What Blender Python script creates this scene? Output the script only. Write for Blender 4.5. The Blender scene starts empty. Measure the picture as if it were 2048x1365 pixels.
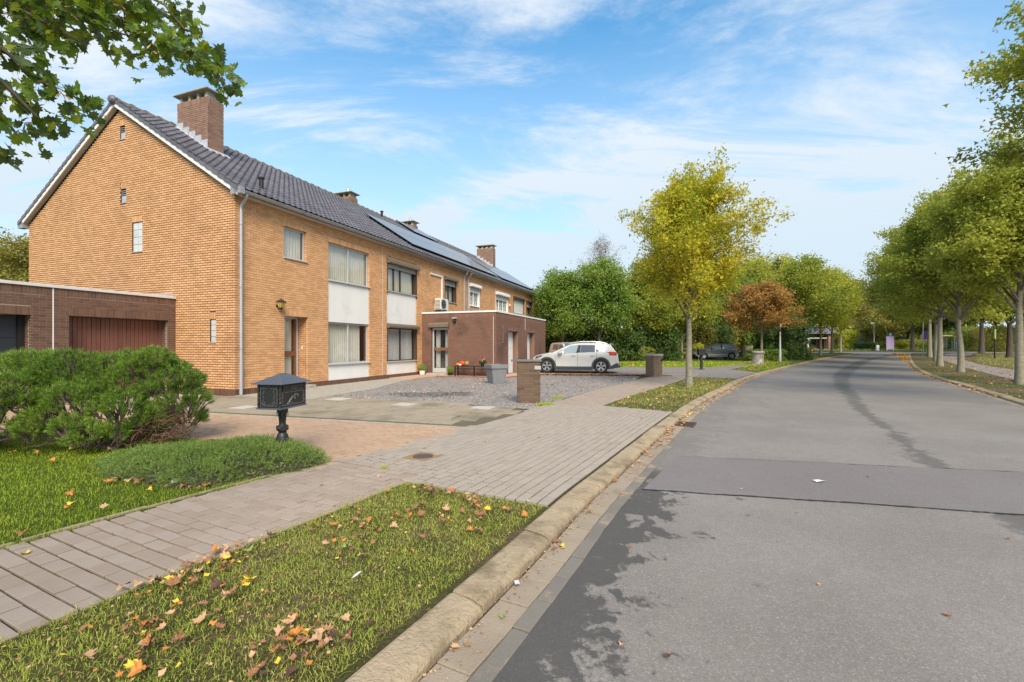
import bpy, math, random
import numpy as np
from mathutils import Vector, Matrix
R_=random.Random(7); NR=np.random.default_rng(7)
S=bpy.context.scene; COL=S.collection
# ---------------------------------------------------------------- camera, sky, sun, exposure
cd=bpy.data.cameras.new('camera'); cam=bpy.data.objects.new('camera',cd); COL.objects.link(cam)
cd.sensor_width=36; cd.lens=16.0; cd.shift_y=(692-682.5)/2048; cd.clip_start=.05; cd.clip_end=6000
cam.location=(0,0,1.42); cam.rotation_euler=(math.radians(90),0,0); S.camera=cam
S.view_settings.view_transform='Standard'; S.view_settings.look='None'; S.view_settings.gamma=1
S.view_settings.exposure=0.80; S.view_settings.use_curve_mapping=False
SUN_EL=math.radians(42); SUN_AZ=math.radians(170)   # clockwise from +Y: behind the camera, a little to its right
sd=bpy.data.lights.new('sun','SUN'); sd.energy=3.1; sd.angle=math.radians(30); sd.color=(1,.89,.73)
so=bpy.data.objects.new('sun',sd); COL.objects.link(so)
dv=Vector((math.sin(SUN_AZ)*math.cos(SUN_EL),math.cos(SUN_AZ)*math.cos(SUN_EL),math.sin(SUN_EL)))
so.rotation_euler=dv.to_track_quat('Z','Y').to_euler(); so.location=(0,-20,60)
W=bpy.data.worlds.new('World'); S.world=W; W.use_nodes=True
def sky():
    nt=W.node_tree; N=nt.nodes; L=nt.links; N.clear()
    out=N.new('ShaderNodeOutputWorld'); bg=N.new('ShaderNodeBackground'); L.new(bg.outputs[0],out.inputs[0])
    sk=N.new('ShaderNodeTexSky'); sk.sky_type='NISHITA'; sk.sun_disc=False
    sk.sun_elevation=SUN_EL; sk.sun_rotation=SUN_AZ; sk.air_density=1.0; sk.dust_density=.6; sk.ozone_density=1.2
    tc=N.new('ShaderNodeTexCoord'); sp=N.new('ShaderNodeSeparateXYZ'); L.new(tc.outputs['Generated'],sp.inputs[0])
    def m(op,a,b=None,c=None):
        n=N.new('ShaderNodeMath'); n.operation=op
        for i,v in enumerate((a,b,c)):
            if v is None: continue
            if hasattr(v,'is_output'): L.new(v,n.inputs[i])
            else: n.inputs[i].default_value=v
        return n.outputs[0]
    z=m('MAXIMUM',sp.outputs[2],.0); zz=m('ADD',z,.16)
    cx=N.new('ShaderNodeCombineXYZ'); L.new(m('DIVIDE',sp.outputs[0],zz),cx.inputs[0]); L.new(m('DIVIDE',sp.outputs[1],zz),cx.inputs[1])
    def noise(scale,stretch,rot,det,rough,dist,seed):
        mp=N.new('ShaderNodeMapping'); mp.inputs['Rotation'].default_value=(0,0,rot); mp.inputs['Scale'].default_value=(stretch,1,1); mp.inputs['Location'].default_value=(seed,seed*.7,0)
        L.new(cx.outputs[0],mp.inputs[0]); n=N.new('ShaderNodeTexNoise'); n.inputs['Scale'].default_value=scale; n.inputs['Detail'].default_value=det
        n.inputs['Roughness'].default_value=rough; n.inputs['Distortion'].default_value=dist; L.new(mp.outputs[0],n.inputs['Vector']); return n.outputs[0]
    big=noise(.55,.6,-.35,4,.5,.4,1.7); wisp=noise(1.7,.42,-.45,8,.66,.9,5.2)
    c=m('ADD',m('MULTIPLY',big,.52),m('MULTIPLY',wisp,.6))
    # right of view a little clearer, low sky paler
    mr=N.new('ShaderNodeMapRange'); mr.interpolation_type='SMOOTHSTEP'; L.new(c,mr.inputs[0]); mr.inputs[1].default_value=.455; mr.inputs[2].default_value=.63
    low=N.new('ShaderNodeMapRange'); L.new(z,low.inputs[0]); low.inputs[1].default_value=.0; low.inputs[2].default_value=.6; low.inputs[3].default_value=.92; low.inputs[4].default_value=.0
    cl=m('MINIMUM',m('ADD',m('MULTIPLY',mr.outputs[0],.90),low.outputs[0]),.93)
    hs=N.new('ShaderNodeHueSaturation'); hs.inputs['Saturation'].default_value=1.34; hs.inputs['Value'].default_value=1.62; hs.inputs['Hue'].default_value=.486; L.new(sk.outputs[0],hs.inputs['Color'])
    cc=N.new('ShaderNodeMix'); cc.data_type='RGBA'; L.new(low.outputs[0],cc.inputs[0]); cc.inputs[6].default_value=(5.5,5.8,6.1,1); cc.inputs[7].default_value=(3.45,4.2,4.8,1)
    gm=N.new('ShaderNodeMix'); gm.data_type='RGBA'; L.new(cl,gm.inputs['Factor']); L.new(hs.outputs[0],gm.inputs[6]); L.new(cc.outputs[2],gm.inputs[7])
    L.new(gm.outputs[2],bg.inputs[0]); bg.inputs[1].default_value=.10
sky()
# ---------------------------------------------------------------- helpers
def tag(o,label=None,cat=None,group=None,kind=None):
    if label: o['label']=label
    if cat: o['category']=cat
    if group: o['group']=group
    if kind: o['kind']=kind
    return o
def empty(name,loc=(0,0,0),rz=0,label=None,cat=None,group=None,kind=None):
    o=bpy.data.objects.new(name,None); COL.objects.link(o); o.location=loc; o.rotation_euler=(0,0,rz); o.empty_display_size=.2
    return tag(o,label,cat,group,kind)
def mesh(name,V,F,mats,midx=None,smooth=False,rnd=None,uv=None):
    """V (n,3); F: (m,k) array or list of faces; rnd: per-face float; uv: per-vertex (n,2)"""
    me=bpy.data.meshes.new(name); V=np.asarray(V,dtype=np.float32).reshape(-1,3)
    if isinstance(F,np.ndarray): tot=np.full(len(F),F.shape[1],dtype=np.int32); flat=F.astype(np.int32).ravel()
    else:
        tot=np.array([len(f) for f in F],dtype=np.int32); flat=np.fromiter((i for f in F for i in f),dtype=np.int32)
    me.vertices.add(len(V)); me.vertices.foreach_set('co',V.ravel())
    me.loops.add(len(flat)); me.loops.foreach_set('vertex_index',flat)
    me.polygons.add(len(tot)); st=np.zeros(len(tot),dtype=np.int32); st[1:]=np.cumsum(tot)[:-1]; me.polygons.foreach_set('loop_start',st)
    for m in (mats if isinstance(mats,(list,tuple)) else [mats]): me.materials.append(m)
    if midx is not None: me.polygons.foreach_set('material_index',np.asarray(midx,dtype=np.int32))
    me.polygons.foreach_set('use_smooth',np.full(len(tot),bool(smooth)))
    if rnd is not None:
        a=me.attributes.new('rnd','FLOAT','FACE'); a.data.foreach_set('value',np.asarray(rnd,dtype=np.float32))
    if uv is not None:
        u=me.uv_layers.new(name='uv'); u.data.foreach_set('uv',np.asarray(uv,dtype=np.float32)[flat].ravel())
    me.update(calc_edges=True); me.validate()
    return me
def add(name,me,parent=None,loc=None,rot=None,scale=None):
    o=bpy.data.objects.new(name,me); COL.objects.link(o)
    if parent is not None: o.parent=parent
    if loc is not None: o.location=loc
    if rot is not None: o.rotation_euler=rot
    if scale is not None: o.scale=scale
    return o
BOXF=np.array([[0,3,2,1],[4,5,6,7],[0,1,5,4],[1,2,6,5],[2,3,7,6],[3,0,4,7]])
def boxes_arr(B):
    B=np.asarray(B,dtype=np.float64).reshape(-1,6); n=len(B)
    x0,x1,y0,y1,z0,z1=B.T
    V=np.stack([np.stack(p,1) for p in ((x0,y0,z0),(x1,y0,z0),(x1,y1,z0),(x0,y1,z0),(x0,y0,z1),(x1,y0,z1),(x1,y1,z1),(x0,y1,z1))],1)
    F=(BOXF[None]+8*np.arange(n)[:,None,None]).reshape(-1,4)
    return V.reshape(-1,3),F,np.repeat(NR.random(n),6)
class MB:
    def __init__(s): s.V=[]; s.F=[]; s.I=[]; s.mi=0; s.T=None
    def v(s,pts):
        n=len(s.V)
        s.V+= [tuple(s.T@Vector(p)) for p in pts] if s.T is not None else [tuple(p) for p in pts]
        return n
    def f(s,fs): s.F+=fs; s.I+=[s.mi]*len(fs); return s
    def box(s,x0,x1,y0,y1,z0,z1):
        n=s.v([(x0,y0,z0),(x1,y0,z0),(x1,y1,z0),(x0,y1,z0),(x0,y0,z1),(x1,y0,z1),(x1,y1,z1),(x0,y1,z1)])
        return s.f([tuple(n+i for i in f) for f in BOXF.tolist()])
    def bbox(s,x0,x1,y0,y1,z0,z1,b=.01):
        """box with chamfered vertical and top edges"""
        n=s.v([(x,y,z) for z,i in ((z0,0),(z1-b,0),(z1,b)) for x,y in ((x0+i+b,y0+i),(x1-i-b,y0+i),(x1-i,y0+i+b),(x1-i,y1-i-b),(x1-i-b,y1-i),(x0+i+b,y1-i),(x0+i,y1-i-b),(x0+i,y0+i+b))])
        fs=[tuple(n+i for i in range(7,-1,-1)),tuple(n+16+i for i in range(8))]
        for k in (0,8):
            for i in range(8): j=(i+1)%8; fs.append((n+k+i,n+k+j,n+k+8+j,n+k+8+i))
        return s.f(fs)
    def prism(s,poly,z0,z1):
        """poly (x,y) ccw"""
        k=len(poly); n=s.v([(x,y,z0) for x,y in poly]+[(x,y,z1) for x,y in poly])
        return s.f([tuple(n+k-1-i for i in range(k)),tuple(n+k+i for i in range(k))]+[(n+i,n+(i+1)%k,n+k+(i+1)%k,n+k+i) for i in range(k)])
    def loft(s,rings,close=True,caps=True):
        k=len(rings[0]); n=s.v([p for r in rings for p in r]); fs=[]
        for a in range(len(rings)-1):
            for i in range(k if close else k-1):
                j=(i+1)%k; fs.append((n+a*k+i,n+a*k+j,n+(a+1)*k+j,n+(a+1)*k+i))
        if caps and close: fs+= [tuple(n+k-1-i for i in range(k)),tuple(n+(len(rings)-1)*k+i for i in range(k))]
        return s.f(fs)
    def lathe(s,prof,cx=0,cy=0,k=20,z=0):
        return s.loft([[(cx+r*math.cos(2*math.pi*i/k),cy+r*math.sin(2*math.pi*i/k),z+h) for i in range(k)] for r,h in prof])
    def tube(s,pts,rad,k=8):
        P=[Vector(p) for p in pts]; rad=rad if isinstance(rad,(list,tuple)) else [rad]*len(P); rings=[]; pu=None
        for i,p in enumerate(P):
            d=(P[min(i+1,len(P)-1)]-P[max(i-1,0)]).normalized()
            u=(Vector((0,0,1)) if abs(d.z)<.95 else Vector((1,0,0))) if pu is None else pu
            a=d.cross(u).normalized() if d.cross(u).length>1e-6 else d.orthogonal().normalized(); u=a.cross(d).normalized(); pu=u
            rings.append([tuple(p+(a*math.cos(2*math.pi*j/k)+u*math.sin(2*math.pi*j/k))*rad[i]) for j in range(k)])
        return s.loft(rings)
    def ball(s,c,r,k=10,rz=None):
        rz=rz or r; s.loft([[(c[0]+r*math.sin(a)*math.cos(2*math.pi*i/k),c[1]+r*math.sin(a)*math.sin(2*math.pi*i/k),c[2]-rz*math.cos(a)) for i in range(k)] for a in [.12+(math.pi-.24)*j/6 for j in range(7)]]); return s
    def quad(s,*p): n=s.v(p); return s.f([tuple(range(n,n+len(p)))])
    def build(s,name,mats,parent=None,smooth=False,**kw):
        me=mesh(name,s.V,s.F,mats,midx=s.I,smooth=False,rnd=None)
        if smooth:
            me.polygons.foreach_set('use_smooth',np.ones(len(me.polygons),dtype=bool)); me.set_sharp_from_angle(angle=math.radians(35))
        return add(name,me,parent,**kw)
# ---------------------------------------------------------------- materials
MATS={}
class NT:
    def __init__(s,name):
        s.m=bpy.data.materials.new(name); s.m.use_nodes=True; s.t=s.m.node_tree; s.N=s.t.nodes; s.L=s.t.links; s.N.clear()
        s.out=s.N.new('ShaderNodeOutputMaterial'); MATS[name]=s.m
    def n(s,t,**k):
        n=s.N.new(t)
        for a,b in k.items(): setattr(n,a,b)
        return n
    def put(s,v,i):
        if hasattr(v,'is_output'): s.L.new(v,i)
        elif v is not None: i.default_value=(tuple(v)+(1,) if isinstance(v,tuple) and len(v)==3 and len(i.default_value)==4 else v) if isinstance(v,tuple) else v
    def math(s,op,a,b=None,c=None,clamp=False):
        n=s.n('ShaderNodeMath',operation=op,use_clamp=clamp)
        for i,v in enumerate((a,b,c)):
            if v is not None: s.put(v,n.inputs[i])
        return n.outputs[0]
    def co(s,kind='Object'): return s.n('ShaderNodeTexCoord').outputs[kind]
    def pos(s): return s.n('ShaderNodeNewGeometry').outputs['Position']
    def noise(s,vec,scale,det=4,rough=.55,dist=0,stretch=None):
        if stretch:
            mp=s.n('ShaderNodeMapping'); mp.inputs['Scale'].default_value=stretch; s.L.new(vec,mp.inputs[0]); vec=mp.outputs[0]
        n=s.n('ShaderNodeTexNoise'); n.inputs['Scale'].default_value=scale; n.inputs['Detail'].default_value=det; n.inputs['Roughness'].default_value=rough; n.inputs['Distortion'].default_value=dist
        s.L.new(vec,n.inputs['Vector']); return n.outputs[0]
    def ramp(s,fac,stops):
        n=s.n('ShaderNodeValToRGB'); s.L.new(fac,n.inputs[0]); e=n.color_ramp.elements
        while len(e)<len(stops): e.new(.5)
        for i,(p,c) in enumerate(stops): e[i].position=p; e[i].color=tuple(c)+(1,) if len(c)==3 else c
        return n.outputs[0]
    def step(s,v,a,b,lo=0,hi=1):
        n=s.n('ShaderNodeMapRange',interpolation_type='SMOOTHSTEP'); s.put(v,n.inputs[0]); n.inputs[1].default_value=a; n.inputs[2].default_value=b; n.inputs[3].default_value=lo; n.inputs[4].default_value=hi; return n.outputs[0]
    def mix(s,f,a,b,mode='MIX'):
        n=s.n('ShaderNodeMix',data_type='RGBA',blend_type=mode); s.put(f,n.inputs[0]); s.put(a,n.inputs[6]); s.put(b,n.inputs[7]); return n.outputs[2]
    def rnd(s):
        a=s.n('ShaderNodeAttribute',attribute_name='rnd').outputs['Fac']; o=s.n('ShaderNodeObjectInfo').outputs['Random']
        return s.math('FRACT',s.math('ADD',a,o))
    def bump(s,h,strength,dist=.01):
        n=s.n('ShaderNodeBump'); n.inputs['Strength'].default_value=strength; n.inputs['Distance'].default_value=dist; s.L.new(h,n.inputs['Height']); return n.outputs[0]
    def pbr(s,col,rough=.8,metal=0,normal=None,spec=.4,coat=0,sheen=0,alpha=None):
        b=s.n('ShaderNodeBsdfPrincipled'); s.put(col,b.inputs['Base Color']); s.put(rough,b.inputs['Roughness']); s.put(metal,b.inputs['Metallic']); b.inputs['Specular IOR Level'].default_value=spec
        b.inputs['Coat Weight'].default_value=coat; b.inputs['Coat Roughness'].default_value=.04
        if normal is not None: s.L.new(normal,b.inputs['Normal'])
        s.L.new(b.outputs[0],s.out.inputs[0]); return b
def M(name,cols,rough=.8,ns=4,nm=.5,bump=.25,bs=80,metal=0,spec=.4,coat=0,dirt=None,stretch=None,bd=.01):
    """colours spread over a mix of per-piece random and noise; dirt=(colour,scale,lo,hi,amount)"""
    if name in MATS: return MATS[name]
    s=NT(name); P=s.pos()
    if len(cols)==1: c=cols[0]; 
    fac=s.math('ADD',s.math('MULTIPLY',s.rnd(),1-nm),s.math('MULTIPLY',s.step(s.noise(P,ns,5,.6,stretch=stretch),.25,.75),nm))
    c=s.ramp(fac,[(i/max(1,len(cols)-1),q) for i,q in enumerate(cols)]) if len(cols)>1 else cols[0]
    if dirt:
        for d in ([dirt] if not isinstance(dirt,list) else dirt):
            k=s.math('MULTIPLY',s.step(s.noise(P,d[1],6,.65),d[2],d[3]),d[4]); c=s.mix(k,c,d[0])
    nr=s.bump(s.noise(P,bs,4,.6),bump,bd) if bump else None
    s.pbr(c,rough,metal,nr,spec,coat); return s.m
FB=1.6
def leafmat(name,cols,trans=.35,rough=.5,clump=.35,cs=1.2):
    s=NT(name); fac=s.math('ADD',s.math('MULTIPLY',s.rnd(),1-clump),s.math('MULTIPLY',s.step(s.noise(s.pos(),cs,3,.6),.3,.7),clump))
    cols=[tuple(min(.62,v*FB) for v in q) for q in cols]
    c=s.ramp(fac,[(i/(len(cols)-1),q) for i,q in enumerate(cols)])
    b=s.n('ShaderNodeBsdfPrincipled'); s.L.new(c,b.inputs['Base Color']); b.inputs['Roughness'].default_value=rough; b.inputs['Specular IOR Level'].default_value=.35
    t=s.n('ShaderNodeBsdfTranslucent'); s.L.new(s.mix(.35,c,(.45,.5,.05),'MIX'),t.inputs[0])
    m=s.n('ShaderNodeMixShader'); m.inputs[0].default_value=trans; s.L.new(b.outputs[0],m.inputs[1]); s.L.new(t.outputs[0],m.inputs[2]); s.L.new(m.outputs[0],s.out.inputs[0]); return s.m
YB=[(.50,.26,.115),(.60,.325,.15),(.67,.385,.195),(.53,.28,.125),(.65,.36,.20)]
BB=[(.105,.055,.035),(.15,.08,.052),(.19,.10,.065),(.13,.065,.045),(.21,.125,.085)]
m_yb=M('yellow_brick',YB,.85,ns=.8,nm=.35,bump=.35,bs=90,dirt=[((.22,.12,.06),.9,.50,.78,.38),((.80,.66,.5),1.6,.58,.8,.22),((.16,.09,.05),14,.62,.78,.30)])
m_ym=M('brown_mortar',[(.055,.033,.024),(.085,.055,.04)],.95,bump=.3)
BB=[tuple(.85*v for v in q) for q in BB]
m_bb=M('brown_brick',BB,.85,ns=1.2,nm=.3,bump=.4,bs=90,dirt=[((.30,.26,.2),3.5,.62,.75,.25),((.04,.035,.03),1.4,.6,.8,.5)])
m_bm=M('beige_mortar',[(.30,.24,.19),(.38,.31,.25)],.95,bump=.3)
m_bmd=M('dark_mortar',[(.075,.045,.033),(.12,.08,.06)],.95,bump=.3)
m_pb=M('mossy_pillar_brick',[(.085,.052,.036),(.12,.075,.052),(.15,.10,.07),(.10,.06,.042)],.9,ns=2,nm=.3,bump=.5,bs=90,dirt=[((.13,.13,.05),3,.5,.7,.55),((.35,.30,.24),9,.62,.72,.35)])
m_cb=M('chimney_brick',[(.17,.095,.07),(.23,.13,.095),(.27,.17,.125),(.2,.11,.08)],.9,ns=2,nm=.3,bump=.4,dirt=[((.45,.42,.38),4,.62,.78,.35)])
m_tile=M('roof_tile',[(.075,.068,.08),(.11,.102,.115),(.15,.142,.155)],.42,ns=1.2,nm=.35,bump=.15,bs=50,spec=.55,dirt=[((.20,.17,.12),2.5,.66,.8,.3)])
m_ridge=M('ridge_tile',[(.10,.09,.085),(.16,.14,.11),(.12,.11,.11)],.8,ns=3,nm=.6,dirt=[((.23,.19,.09),5,.52,.68,.7)])
m_white=M('white_panel',[(.68,.67,.645),(.73,.72,.695)],.45,ns=.8,nm=.8,bump=0,stretch=(3,3,.5),dirt=((.40,.37,.31),1.6,.52,.8,.35))
m_wpaint=M('white_paint',[(.72,.72,.71)],.4,bump=0)
m_alu=M('aluminium_frame',[(.55,.54,.53),(.62,.61,.60)],.4,metal=.35,bump=0)
m_zinc=M('zinc',[(.30,.31,.32),(.42,.43,.44),(.36,.37,.38)],.45,ns=3,nm=.9,metal=.55,bump=.1,bs=20,dirt=((.18,.17,.14),4,.58,.8,.4))
m_pipe=M('grey_pipe',[(.33,.36,.41),(.40,.42,.46)],.45,ns=2,nm=.9,metal=.15,bump=.05,dirt=((.22,.22,.22),5,.6,.8,.3))
m_lead=M('lead_flashing',[(.36,.38,.42),(.55,.57,.60)],.5,ns=6,nm=.7,metal=.3,bump=.3,bs=25)
m_conc=M('old_concrete',[(.26,.235,.19),(.36,.33,.28),(.42,.39,.34)],.9,ns=6,nm=.7,bump=.5,bs=60,dirt=[((.22,.18,.07),7,.56,.7,.45),((.10,.095,.08),3,.58,.75,.5)])
m_bronze=M('brown_shutter_box',[(.16,.125,.09),(.20,.16,.115)],.45,nm=.6,bump=0,metal=.2)
m_dframe=M('dark_bronze_frame',[(.07,.055,.045)],.4,bump=0,metal=.3)
m_shut=M('grey_shutter_slats',[(.42,.41,.40)],.5,bump=0)
m_soff=M('painted_soffit',[(.46,.44,.42),(.55,.53,.51)],.7,ns=2,nm=.8,bump=.1)
m_wood=M('brown_wood',[(.17,.075,.04),(.24,.11,.06)],.5,ns=30,nm=.8,stretch=(1,1,8),bump=.2)
m_gdoor=M('red_brown_door_slat',[(.135,.056,.038),(.18,.078,.055),(.16,.068,.047)],.55,ns=3,nm=.4,bump=.1,dirt=((.07,.035,.025),6,.58,.8,.45))
m_anth=M('anthracite_door',[(.022,.026,.033),(.027,.031,.04)],.45,nm=.5,bump=.15,bs=200)
m_black=M('black_iron',[(.012,.012,.012),(.03,.03,.03)],.42,ns=30,nm=.8,bump=.25,bs=120,spec=.55,dirt=((.22,.22,.21),45,.6,.72,.55))
m_blackm=M('matt_black',[(.015,.014,.014)],.6,bump=0)
m_roofm=M('letterbox_roof_metal',[(.10,.105,.125),(.14,.145,.165)],.5,ns=60,nm=.9,metal=.3,bump=.5,bs=220,bd=.002)
m_pot=M('grey_pot',[(.17,.175,.185),(.21,.215,.225)],.7,nm=.8,bump=.15,bs=40)
m_cream=M('cream_plastic',[(.68,.66,.60)],.45,bump=0)
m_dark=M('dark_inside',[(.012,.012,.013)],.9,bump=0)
m_room=M('room_wall',[(.12,.11,.10)],.9,bump=0)
m_amber=M('amber_glass',[(.50,.33,.06),(.62,.43,.10)],.25,nm=.9,ns=20,bump=0)
m_bark=M('grey_bark',[(.17,.155,.115),(.24,.22,.165),(.30,.28,.21)],.9,ns=7,nm=.9,stretch=(1,1,2.6),bump=.8,bs=26,bd=.02,dirt=[((.19,.19,.08),4,.5,.7,.45),((.09,.07,.055),6,.6,.75,.5)])
m_barkd=M('dark_bark',[(.055,.045,.035),(.11,.09,.07)],.95,ns=9,nm=.9,stretch=(1,1,.3),bump=.8,bs=14,bd=.03)
m_twig=M('twig_bark',[(.13,.10,.075),(.20,.16,.12)],.9,bump=.2)
def glass():
    s=NT('window_glass'); f=s.n('ShaderNodeFresnel'); f.inputs[0].default_value=1.5
    t=s.n('ShaderNodeBsdfTransparent'); t.inputs[0].default_value=(.92,.92,.90,1); g=s.n('ShaderNodeBsdfGlossy'); g.inputs['Roughness'].default_value=.03
    n=s.bump(s.noise(s.co(),1.3,2,.5),.06,.05); s.L.new(n,g.inputs['Normal'])
    m=s.n('ShaderNodeMixShader'); s.L.new(s.math('MULTIPLY',s.math('ADD',f.outputs[0],.10,clamp=True),s.math('SUBTRACT',1.0,s.n('ShaderNodeNewGeometry').outputs['Backfacing'])),m.inputs[0]); s.L.new(t.outputs[0],m.inputs[1]); s.L.new(g.outputs[0],m.inputs[2]); s.L.new(m.outputs[0],s.out.inputs[0]); return s.m
m_glass=glass()
def curt(name,col):
    s=NT(name); d=s.n('ShaderNodeBsdfDiffuse'); d.inputs[0].default_value=col+(1,); e=s.n('ShaderNodeBsdfTranslucent'); e.inputs[0].default_value=col+(1,)
    m=s.n('ShaderNodeMixShader'); m.inputs[0].default_value=.15; s.L.new(d.outputs[0],m.inputs[1]); s.L.new(e.outputs[0],m.inputs[2]); s.L.new(m.outputs[0],s.out.inputs[0]); return s.m
m_curt=curt('net_curtain',(.86,.84,.79)); m_curtb=curt('blue_grey_curtain',(.66,.67,.70))
# ---------------------------------------------------------------- lie of the land
def rise(y):
    t=min(1,max(0,(y-30)/45)); return .6*t*t*(3-2*t)
class Curve:
    def __init__(s,pts,step=.1):
        P=[Vector(p) for p in pts]; P=[P[0]*2-P[1]]+P+[P[-1]*2-P[-2]]; out=[]
        for i in range(1,len(P)-2):
            a,b,c,d=P[i-1:i+3]; n=max(2,int((c-b).length/step))
            for k in range(n):
                t=k/n; out.append(.5*((2*b)+(c-a)*t+(2*a-5*b+4*c-d)*t*t+(3*b-a-3*c+d)*t**3))
        A=np.array([tuple(p) for p in out])
        for _ in range(12): A[1:-1]=(A[:-2]+2*A[1:-1]+A[2:])/4
        s.P=A; dd=np.gradient(A,axis=0); s.D=dd/np.linalg.norm(dd,axis=1)[:,None]; s.Nn=np.stack([-s.D[:,1],s.D[:,0]],1)
        s.S=np.concatenate([[0],np.cumsum(np.linalg.norm(np.diff(A,axis=0),axis=1))]); s.len=s.S[-1]
    def at(s,q,t):
        q=np.asarray(q,float); t=np.asarray(t,float)
        x=np.interp(q,s.S,s.P[:,0])+np.interp(q,s.S,s.Nn[:,0])*t; y=np.interp(q,s.S,s.P[:,1])+np.interp(q,s.S,s.Nn[:,1])*t
        return np.stack([x,y],-1)
    def ang(s,q): return math.atan2(float(np.interp(q,s.S,s.D[:,1])),float(np.interp(q,s.S,s.D[:,0])))
    def inv(s,x,y):
        d=(s.P[:,0]-x)**2+(s.P[:,1]-y)**2; i=int(np.argmin(d)); v=np.array([x,y])-s.P[i]
        return float(s.S[i]+v@s.D[i]),float(v@s.Nn[i])
K=Curve([(-2.6,-1.9),(-1.65,.05),(-.68,2.0),(-.19,2.95),(.24,3.82),(.50,4.35),(1.03,5.32),(1.79,6.72),(2.6,8.2),(3.5,9.8),(5.0,12.35),(6.75,15.0),(9.75,19.6),(13.7,25.0),(21.9,35.2),(31.5,46.2),(42,56.5),(44.5,59.6),(44.2,62),(41,63.6),(30,65)])
RA=Curve([(2.0,-5),(4.6,-1),(7.1,3),(9.7,7),(12.35,11.0),(15.8,15.9),(20.75,23),(30.15,34.6),(49.4,57),(54,61.5),(60,63.5),(80,66)])
def xyz(p,z=0): return (float(p[0]),float(p[1]),z+rise(float(p[1])))
def sheet(name,poly,z,mat,parent=None,kind='structure',bottom=None,cell=None,uvc=None):
    """flat sheet (or slab with walls down to bottom) over a polygon, following the rise of the land"""
    from mathutils.geometry import tessellate_polygon
    P=[Vector((p[0],p[1],0)) for p in poly]; T=tessellate_polygon([P])
    V=[xyz(p,z) for p in poly]; F=[]
    for t in T:
        a,b,c=[Vector(V[i]) for i in t]; F.append(tuple(t) if (b-a).cross(c-a).z>0 else tuple(reversed(t)))
    if bottom is not None:
        n=len(V); V+=[xyz(p,bottom) for p in poly]
        area=sum(P[i].x*P[(i+1)%n].y-P[(i+1)%n].x*P[i].y for i in range(n))
        for i in range(n):
            j=(i+1)%n; F.append((i,n+i,n+j,j) if area>0 else (j,n+j,n+i,i))
    uv=None
    if uvc: uv=[uvc.inv(v[0],v[1]) for v in V]
    o=add(name,mesh(name,V,F,mat,uv=uv),parent)
    if kind and parent is None: tag(o,kind=kind)
    return o
def inside(poly,x,y):
    P=np.asarray(poly,float); x=np.asarray(x); y=np.asarray(y); c=np.zeros(x.shape,bool); j=len(P)-1
    for i in range(len(P)):
        a=(P[i,1]>y)!=(P[j,1]>y)
        with np.errstate(divide='ignore',invalid='ignore'): xx=(P[j,0]-P[i,0])*(y-P[i,1])/(P[j,1]-P[i,1])+P[i,0]
        c^= a&(x<xx); j=i
    return c
def in_frame(x,y,pad=.06): return (y>.5)&(np.abs(x/np.maximum(y,.1))<1.125+pad)
# ---------------------------------------------------------------- ground materials
def m_asphalt(name,base,stains=True):
    s=NT(name); P=s.pos(); n1=s.noise(P,.7,4,.6); n2=s.noise(P,95,3,.8); n3=s.noise(P,9,5,.6)
    c=s.mix(s.step(n1,.3,.7),base[0],base[1]); c=s.mix(s.math('MULTIPLY',s.step(n3,.35,.7),.25),c,base[2])
    c=s.mix(s.math('MULTIPLY',s.step(n2,.54,.68),.55),c,tuple(min(1,2.0*v) for v in base[1])); c=s.mix(s.math('MULTIPLY',s.step(n2,.46,.32),.5),c,tuple(.4*v for v in base[0]))
    if stains:
        uv=s.n('ShaderNodeSeparateXYZ'); s.L.new(s.n('ShaderNodeUVMap',uv_map='uv').outputs[0],uv.inputs[0]); q=uv.outputs[0]; tt=s.math('SUBTRACT',-.52,uv.outputs[1])
        blot=s.noise(P,3.4,5,.6,.3,stretch=(1.25,1,1)); fine=s.noise(P,14,4,.7)
        b=s.math('ADD',s.math('MULTIPLY',blot,.75),s.math('MULTIPLY',fine,.25))
        near=s.step(q,8.9,8.3)
        e=s.step(s.math('ADD',b,s.step(tt,.85,.0,0,.22)),.60,.655); e=s.math('MULTIPLY',e,s.math('ADD',s.math('MULTIPLY',near,.85),.22))
        e=s.math('MULTIPLY',e,s.step(tt,1.35,.8))
        # tar joint along the middle
        mid=s.math('ABSOLUTE',s.math('SUBTRACT',tt,s.math('ADD',2.93,s.math('MULTIPLY',s.noise(P,.5,2,.5),.3))))
        far=s.step(q,11,45,0,.35)
        j=s.step(s.math('ADD',s.math('SUBTRACT',s.math('ADD',.20,far),mid),s.math('MULTIPLY',s.math('SUBTRACT',b,.5),1.0)),.04,.16)
        j=s.math('MULTIPLY',j,s.step(q,4,5.4))
        # worn wheel path further on
        w=s.math('MULTIPLY',s.step(s.noise(P,1.4,6,.7,0,stretch=(3.5,.7,1)),.54,.66),s.math('MULTIPLY',s.step(s.math('ABSOLUTE',s.math('SUBTRACT',tt,1.25)),.8,.3),s.step(q,12,15)))
        r2=s.math('MULTIPLY',s.step(s.math('ADD',blot,s.step(tt,6.2,7.6,0,.3)),.62,.75),s.step(q,20,26))
        sm=s.math('MULTIPLY',s.step(s.noise(P,1.1,5,.6,.5),.70,.76),.6)
        k=s.math('MAXIMUM',s.math('MAXIMUM',e,s.math('MULTIPLY',j,.72)),s.math('MAXIMUM',s.math('MULTIPLY',w,.45),s.math('MAXIMUM',s.math('MULTIPLY',r2,.4),sm)))
        c=s.mix(s.math('MULTIPLY',k,.72),c,(.045,.043,.042))
    s.pbr(c,.82,0,s.bump(s.math('ADD',n2,s.math('MULTIPLY',n3,.3)),.55,.006),.35); return s.m
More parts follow.
